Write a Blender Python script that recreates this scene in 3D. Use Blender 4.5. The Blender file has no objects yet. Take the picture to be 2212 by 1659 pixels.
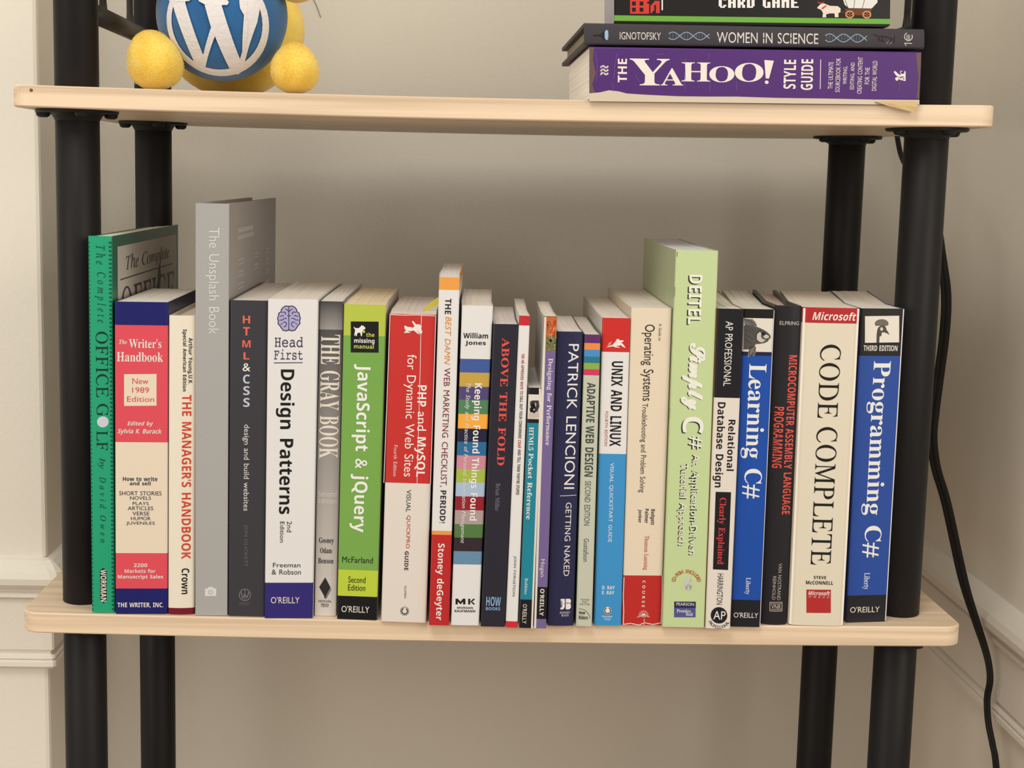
import bpy, bmesh, math, random
from mathutils import Vector, Matrix
random.seed(7)
scene = bpy.context.scene
COL = scene.collection
S = 7/6.0          # model metres per survey unit
# ------------------------------------------------------------------ camera
cam = bpy.data.cameras.new('camera'); camo = bpy.data.objects.new('camera', cam); COL.objects.link(camo)
cam.sensor_fit = 'HORIZONTAL'; cam.sensor_width = 36.0
cam.lens = 50.9533
cam.shift_x = 0.043195; cam.shift_y = -0.014383
cam.clip_start = 0.02
camo.matrix_world = Matrix(((0.999701, -0.018317, -0.016208, 0.309831), (-0.013657, 0.131701, -0.991195, -1.029189), (0.020291, 0.991120, 0.131411, 0.321431), (0.000000, 0.000000, 0.000000, 1.000000)))
scene.camera = camo
# ------------------------------------------------------------------ view, world, lamps
vs = scene.view_settings
vs.view_transform = 'Standard'; vs.look = 'None'; vs.gamma = 1.0; vs.use_curve_mapping = False
vs.exposure = -0.04
world = bpy.data.worlds.new('room_light'); scene.world = world; world.use_nodes = True
bg = world.node_tree.nodes['Background']
bg.inputs[0].default_value = (1.0, 0.92, 0.80, 1); bg.inputs[1].default_value = 0.68
def area(name, loc, target, size, power, col):
    l = bpy.data.lights.new(name, 'AREA'); l.shape = 'DISK'; l.size = size; l.energy = power; l.color = col
    o = bpy.data.objects.new(name, l); COL.objects.link(o); o.location = loc
    o.rotation_euler = (Vector(target) - Vector(loc)).to_track_quat('-Z', 'Y').to_euler()
    return o
area('ceiling_lamp', (0.0, -1.05, 1.6), (0.35, 0, 0.1), 0.8, 14.5, (1.0, 0.94, 0.83))
area('standing_lamp', (1.45, -1.35, 0.62), (0.3, 0.1, 0.2), 0.8, 10, (1.0, 0.94, 0.82))
area('side_lamp', (-1.0, -1.3, 0.42), (0.4, 0.1, 0.2), 0.8, 6.6, (1.0, 0.94, 0.82))
# ------------------------------------------------------------------ helpers
def lin(c):
    c = c/255.0
    return c/12.92 if c <= 0.04045 else ((c+0.055)/1.055)**2.4
ILL = (0.97, 0.92, 0.79)      # tint of the warm lamps the sampled colours were seen under
def alb(rgb): return tuple(min(0.86, lin(v)/i*0.88) for v, i in zip(rgb, ILL))
MATS = {}
def mat(name, rgb=None, rough=0.4, base=None, spec=0.2):
    key = (name, rgb, rough, base)
    if key in MATS: return MATS[key]
    m = bpy.data.materials.new(name); m.use_nodes = True
    b = m.node_tree.nodes['Principled BSDF']
    b.inputs['Base Color'].default_value = (*(base or alb(rgb)), 1)
    b.inputs['Roughness'].default_value = rough
    b.inputs['Specular IOR Level'].default_value = spec
    MATS[key] = m
    return m
def nodes(m): return m.node_tree.nodes, m.node_tree.links, m.node_tree.nodes['Principled BSDF']
def add_bump(m, scale, strength, dist=0.001, stretch=(1,1,1), detail=3):
    n, l, b = nodes(m)
    tc = n.new('ShaderNodeTexCoord'); mp = n.new('ShaderNodeMapping'); mp.inputs['Scale'].default_value = stretch
    nz = n.new('ShaderNodeTexNoise'); nz.inputs['Scale'].default_value = scale; nz.inputs['Detail'].default_value = detail
    bp = n.new('ShaderNodeBump'); bp.inputs['Strength'].default_value = strength; bp.inputs['Distance'].default_value = dist
    l.new(tc.outputs['Object'], mp.inputs['Vector']); l.new(mp.outputs['Vector'], nz.inputs['Vector'])
    l.new(nz.outputs['Fac'], bp.inputs['Height']); l.new(bp.outputs['Normal'], b.inputs['Normal'])
    return nz
def add_mottle(m, scale, c0, c1, stretch=(1,1,1), lo=0.35, hi=0.65, detail=4, coord='Object'):
    n, l, b = nodes(m)
    tc = n.new('ShaderNodeTexCoord'); mp = n.new('ShaderNodeMapping'); mp.inputs['Scale'].default_value = stretch
    nz = n.new('ShaderNodeTexNoise'); nz.inputs['Scale'].default_value = scale; nz.inputs['Detail'].default_value = detail
    cr = n.new('ShaderNodeValToRGB')
    cr.color_ramp.elements[0].position = lo; cr.color_ramp.elements[0].color = (*c0, 1)
    cr.color_ramp.elements[1].position = hi; cr.color_ramp.elements[1].color = (*c1, 1)
    l.new(tc.outputs[coord], mp.inputs['Vector']); l.new(mp.outputs['Vector'], nz.inputs['Vector'])
    l.new(nz.outputs['Fac'], cr.inputs['Fac']); l.new(cr.outputs['Color'], b.inputs['Base Color'])
def mesh(name, verts, faces, mats, parent=None, fm=None, smooth=False, loc=None):
    me = bpy.data.meshes.new(name); me.from_pydata([tuple(v) for v in verts], [], faces)
    for m in (mats if isinstance(mats, (list, tuple)) else [mats]): me.materials.append(m)
    if fm: me.polygons.foreach_set('material_index', fm)
    if smooth: me.polygons.foreach_set('use_smooth', [True]*len(me.polygons))
    me.update()
    o = bpy.data.objects.new(name, me); COL.objects.link(o)
    if parent is not None: o.parent = parent
    if loc is not None: o.location = loc
    return o
def tidy(o):
    bm = bmesh.new(); bm.from_mesh(o.data); bmesh.ops.recalc_face_normals(bm, faces=bm.faces); bm.to_mesh(o.data); bm.free()
    return o
def thing(name, label, cat, loc=(0,0,0), group=None):
    o = bpy.data.objects.new(name, None); COL.objects.link(o); o.location = loc
    o.empty_display_size = 0.02
    o['label'] = label; o['category'] = cat
    if group: o['group'] = group
    return o
def structure(o): o['kind'] = 'structure'; return o
def box_geo(x0,x1,y0,y1,z0,z1):
    v = [(x,y,z) for z in (z0,z1) for y in (y0,y1) for x in (x0,x1)]
    f = [(0,2,3,1),(4,5,7,6),(0,1,5,4),(2,6,7,3),(0,4,6,2),(1,3,7,5)]
    return v, f
def lathe_geo(prof, n=32, c=(0,0,0)):
    v = []; f = []
    for r, z in prof:
        for i in range(n):
            a = 2*math.pi*i/n; v.append((c[0]+r*math.cos(a), c[1]+r*math.sin(a), c[2]+z))
    for j in range(len(prof)-1):
        for i in range(n):
            k = (i+1) % n; f.append((j*n+i, j*n+k, (j+1)*n+k, (j+1)*n+i))
    f.append(tuple(range(n))[::-1]); f.append(tuple((len(prof)-1)*n+i for i in range(n)))
    return v, f
def tube_geo(pts, rad, n=10):
    pts = [Vector(p) for p in pts]; v = []; f = []
    ref = Vector((0,1,0.01)).normalized()
    for i, p in enumerate(pts):
        t = (pts[min(i+1,len(pts)-1)]-pts[max(i-1,0)]).normalized()
        a = t.cross(ref)
        if a.length < 1e-4: a = t.cross(Vector((1,0,0)))
        a.normalize(); b = t.cross(a)
        r = rad[i] if isinstance(rad, (list, tuple)) else rad
        for k in range(n):
            q = 2*math.pi*k/n; v.append(p + a*(r*math.cos(q)) + b*(r*math.sin(q)))
    for i in range(len(pts)-1):
        for k in range(n):
            m = (k+1) % n; f.append((i*n+k, i*n+m, (i+1)*n+m, (i+1)*n+k))
    f.append(tuple(range(n))[::-1]); f.append(tuple((len(pts)-1)*n+k for k in range(n)))
    return v, f
def catmull(pts, per=8):
    P = [Vector(p) for p in pts]; P = [P[0]*2-P[1]] + P + [P[-1]*2-P[-2]]; o = []
    for i in range(1, len(P)-2):
        for k in range(per):
            t = k/per; a,b,c,d = P[i-1:i+3]
            o.append(0.5*((2*b)+(c-a)*t+(2*a-5*b+4*c-d)*t*t+(3*b-a-3*c+d)*t**3))
    o.append(P[-2]); return o
def join_geo(parts):
    v = []; f = []
    for a, b in parts:
        k = len(v); v += list(a); f += [tuple(i+k for i in q) for q in b]
    return v, f
# ------------------------------------------------------------------ room
YW = 0.345*S; XL = -0.0435*S; YC = 0.23*S; XR = 0.684*S; YR = -0.12   # right wall cut short out of view so the right-hand lamp reaches in
ZF = -0.74; ZT = 1.75; YB = -3.2
def paint(name, base, rough=0.62):
    m = mat(name, base=base, rough=rough, spec=0.35)
    add_bump(m, 260, 0.22, 0.0012)
    return m
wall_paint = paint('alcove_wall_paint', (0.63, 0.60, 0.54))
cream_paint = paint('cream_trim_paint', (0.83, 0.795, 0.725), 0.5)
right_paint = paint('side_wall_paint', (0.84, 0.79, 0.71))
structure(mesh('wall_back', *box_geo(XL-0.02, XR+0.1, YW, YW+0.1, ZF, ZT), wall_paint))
def bevelled_column():
    r = 0.004; x1 = XL; v = []; f = []
    prof = [(-1.6, YC), (x1-r, YC), (x1-0.3*r, YC+0.3*r), (x1, YC+r), (x1, YW+0.1), (-1.6, YW+0.1)]
    n = len(prof)
    for z in (ZF, ZT): v += [(x, y, z) for x, y in prof]
    for i in range(n): k = (i+1) % n; f.append((i, k, n+k, n+i))
    f += [tuple(range(n))[::-1], tuple(range(n, 2*n))]
    return v, f, n
cv, cf, cn = bevelled_column()
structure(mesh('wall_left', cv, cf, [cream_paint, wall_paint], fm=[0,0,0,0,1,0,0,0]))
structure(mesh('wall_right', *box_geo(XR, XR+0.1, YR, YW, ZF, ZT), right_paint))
floor_m = mat('oak_floor', base=(0.36, 0.24, 0.14), rough=0.45)
add_mottle(floor_m, 9, (0.27,0.17,0.10), (0.42,0.29,0.18), (0.6,9,1))
structure(mesh('floor', *box_geo(-1.6, 2.2, YB, YW, ZF-0.05, ZF), floor_m))
# chair rail: one moulded profile run along the column, the alcove and the right wall
def zz(y): return y*S
RAIL = [(p*1.1, -0.0241+1.089*z) for p, z in [(0.0,-0.0025),(0.0045,-0.0035),(0.0085,-0.0065),(0.0125,-0.0105),(0.0145,-0.0150),(0.0140,-0.0195),(0.0110,-0.0230),(0.0065,-0.0246),
        (0.0060,-0.0262),(0.0085,-0.0275),(0.0088,-0.0300),(0.0052,-0.0322),(0.0050,-0.0330),(0.0050,-0.0700),(0.0030,-0.0712),(0.0022,-0.0735),(0.0055,-0.0752),(0.0058,-0.0765),
        (0.0040,-0.0772),(0.0062,-0.0790),(0.0064,-0.0822),(0.0045,-0.0840),(0.0012,-0.0850),(0.0,-0.0851)]]
def rail(name, path_fn, m):
    v = []; f = []; n = len(RAIL)
    rows = [path_fn(p*S) for p, z in RAIL]; k = len(rows[0])
    for i, (p, z) in enumerate(RAIL):
        for q in rows[i]: v.append((q[0], q[1], z*S))
    for i in range(n-1):
        for j in range(k-1): f.append((i*k+j, i*k+j+1, (i+1)*k+j+1, (i+1)*k+j))
    o = mesh(name, v, f, m); return structure(o)
rail('trim_1', lambda p: [(-1.6, YC-p), (-0.4, YC-p), (XL-0.01+p, YC-p), (XL+p*0.75, YC-p*0.9), (XL+p, YC-p*0.6), (XL+p, YW-p)], cream_paint)
rail('trim_2', lambda p: [(XL+p, YW-p), (XR-p, YW-p)], wall_paint)
rail('trim_3', lambda p: [(XR-p, YW-p), (XR-p, -0.3), (XR-p, YR)], paint('side_rail_paint', (0.78, 0.74, 0.67), 0.5))
# ------------------------------------------------------------------ shelving rack
rack = thing('shelving_rack', 'black tube shelving rack with pale maple boards standing in the wall alcove', 'shelf', (0.35, 0.14, ZF))
RO = Vector(rack.location)
wood = mat('maple_laminate', base=(0.72, 0.56, 0.41), rough=0.42)
def wood_nodes(m):
    n, l, b = nodes(m)
    tc = n.new('ShaderNodeTexCoord'); mp = n.new('ShaderNodeMapping'); mp.inputs['Scale'].default_value = (2.2, 70, 150)
    nz = n.new('ShaderNodeTexNoise'); nz.inputs['Scale'].default_value = 1.0; nz.inputs['Detail'].default_value = 5; nz.inputs['Distortion'].default_value = 0.6
    cr = n.new('ShaderNodeValToRGB')
    e = cr.color_ramp.elements
    e[0].position = 0.30; e[0].color = (0.58, 0.44, 0.315, 1); e[1].position = 0.62; e[1].color = (0.80, 0.64, 0.475, 1)
    l.new(tc.outputs['Object'], mp.inputs['Vector']); l.new(mp.outputs['Vector'], nz.inputs['Vector'])
    l.new(nz.outputs['Fac'], cr.inputs['Fac']); l.new(cr.outputs['Color'], b.inputs['Base Color'])
wood_nodes(wood)
BW, BD, BT = 0.60*S, 0.29*S, 0.01293*S
def shelf_geo(z0, sag):
    r = 0.0115*S; c = 0.0009
    xs = sorted(set([r*(1-math.cos(math.pi/2*i/8)) for i in range(9)] + [r + (BW-2*r)*i/40 for i in range(41)] + [BW - r*(1-math.cos(math.pi/2*i/8)) for i in range(9)]))
    def edge(x):
        if x < r: return r - math.sqrt(max(0, r*r-(r-x)**2))
        if x > BW-r: return r - math.sqrt(max(0, r*r-(x-(BW-r))**2))
        return 0.0
    lev = [(c, 0), (0, c), (0, BT-c), (c, BT)]
    v = []; f = []; n = len(xs)
    for ins, dz in lev:
        sc = (BW-2*ins)/BW
        for side in (0, 1):
            for x in xs:
                X = ins + x*sc; e = edge(x)*(1-ins/ r if True else 1) + ins
                Y = e if side == 0 else BD - e
                v.append((BW/2+(X-BW/2)*0.9905, Y, z0 + dz - sag*max(0, 1-((X-BW/2)/(BW/2))**2)))
    L = 2*n
    for a in range(3):
        for i in range(n-1):
            f.append((a*L+i, a*L+i+1, (a+1)*L+i+1, (a+1)*L+i)); f.append((a*L+n+i+1, a*L+n+i, (a+1)*L+n+i, (a+1)*L+n+i+1))
        f.append((a*L+n, a*L, (a+1)*L, (a+1)*L+n)); f.append((a*L+n-1, a*L+2*n-1, (a+1)*L+2*n-1, (a+1)*L+n-1))
    for i in range(n-1):
        f.append((i+1, i, n+i, n+i+1)); f.append((3*L+i, 3*L+i+1, 3*L+n+i+1, 3*L+n+i))
    return v, f
def rel(v, o): return [tuple(Vector(q)-o) for q in v]
ZU = 0.31201*S
v, f = shelf_geo(-BT, 0.0018*S); tidy(mesh('shelf_board', rel(v, RO), f, wood, rack))
v, f = shelf_geo(ZU, 0.0022*S); upper_board = tidy(mesh('shelf_board', rel(v, RO), f, wood, rack))
kv, kf = lathe_geo([(0.0, 0), (0.0012, 0), (0.0009, 0.0002), (0.0, 0.0003)], 10)
kn = mesh('knot', kv, kf, mat('knot_brown', base=(0.16,0.08,0.04), rough=0.6), upper_board)
kn.rotation_euler = (math.pi/2, 0, 0); kn.location = Vector((0.0190, -0.0002, ZU+0.0112)) - RO
black = mat('black_tube_plastic', base=(0.0105, 0.0098, 0.0110), rough=0.48, spec=0.2)
add_bump(black, 900, 0.10, 0.0004)
plate_m = mat('black_flange_plastic', base=(0.014, 0.014, 0.014), rough=0.5)
PR = 0.01349*S
posts = {'fl': (0.0355*S, 0.0316*S), 'fr': (BW-0.0355*S, 0.0316*S), 'bl': (0.0457*S, 0.2141*S), 'br': (BW-0.0353*S, 0.2141*S)}
def sagz(x, s): return s*max(0, 1-((x-BW/2)/(BW/2))**2)
for k, (px, py) in posts.items():
    zl = -sagz(px, 0.0018*S); zu = ZU - sagz(px, 0.0022*S)
    for a, b in ((ZF, zl-BT), (zl, zu), (zu+BT, 0.78)):
        tidy(mesh('tube', rel(lathe_geo([(PR-0.0006, a), (PR, a+0.0008), (PR, b-0.0008), (PR-0.0006, b)], 40, (px, py, 0))[0], RO), lathe_geo([(1,0)]*4, 40)[1], black, rack, smooth=False))
    for zz_ in (zl-BT, zu):
        R_ = 0.0252*S
        pl = tidy(mesh('flange', rel(lathe_geo([(PR, -0.0075), (PR+0.002, -0.0040), (PR+0.004, -0.0024), (R_-0.001, -0.0024), (R_, -0.0016), (R_, 0.0)], 40, (px, py, zz_))[0], RO), lathe_geo([(1,0)]*6, 40)[1], plate_m, rack))
        for i in range(4):
            a = math.pi*(0.12+0.5*i)
            sx, sy = px+math.cos(a)*0.0205*S, py+math.sin(a)*0.0205*S
            tidy(mesh('screw', rel(lathe_geo([(0.0030, -0.0056), (0.0046, -0.0046), (0.0052, -0.0024), (0.0052, -0.0016)], 14, (sx, sy, zz_))[0], RO), lathe_geo([(1,0)]*4, 14)[1], plate_m, pl))
for o in list(bpy.data.objects):
    if o.name.startswith('tube'):
        o.data.polygons.foreach_set('use_smooth', [len(p.vertices) == 4 for p in o.data.polygons])
# side rails between the posts above the upper shelf
rail_m = mat('black_rail_metal', base=(0.045, 0.041, 0.039), rough=0.45)
for a, b in (('fl', 'bl'), ('fr', 'br')):
    (x0, y0), (x1, y1) = posts[a], posts[b]
    zb = 0.3712*S; y0 += PR*0.8; y1 -= PR*0.8
    x0 = x1 = 0.0445*S if a == 'fl' else BW-0.0420*S
    at_ = lambda t: (x0+(x1-x0)*t, y0+(y1-y0)*t)
    rb = tidy(mesh('side_rail', *[rel(g, RO) if i == 0 else g for i, g in enumerate(tube_geo([(*at_(0), zb), (*at_(0.5), zb), (*at_(1), zb)], 0.0060*S, 16))], rail_m, rack, smooth=True))
    for t in (0.135, 0.627):
        pts = [(*at_(t-0.035), zb+0.004), (*at_(t-0.015), zb+0.0065), (*at_(t), zb+0.014), (*at_(t), zb+0.03), (*at_(t), zb+0.12)]
        rr = [0.0030, 0.0040, 0.0030, 0.0026, 0.0026]
        pts2 = [(*at_(t+0.035), zb+0.004), (*at_(t+0.015), zb+0.0065), (*at_(t), zb+0.014)]
        g = join_geo([tube_geo(catmull(pts, 5), 0.0027, 10), tube_geo(catmull(pts2, 5), 0.0027, 10)])
        tidy(mesh('guard_rod', rel(g[0], RO), g[1], rail_m, rb, smooth=True))
    tidy(mesh('side_rail', *[rel(g, RO) if i == 0 else g for i, g in enumerate(tube_geo([(*at_(0), zb+0.12), (*at_(0.5), zb+0.12), (*at_(1), zb+0.12)], 0.0048*S, 16))], rail_m, rack, smooth=True))
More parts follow.
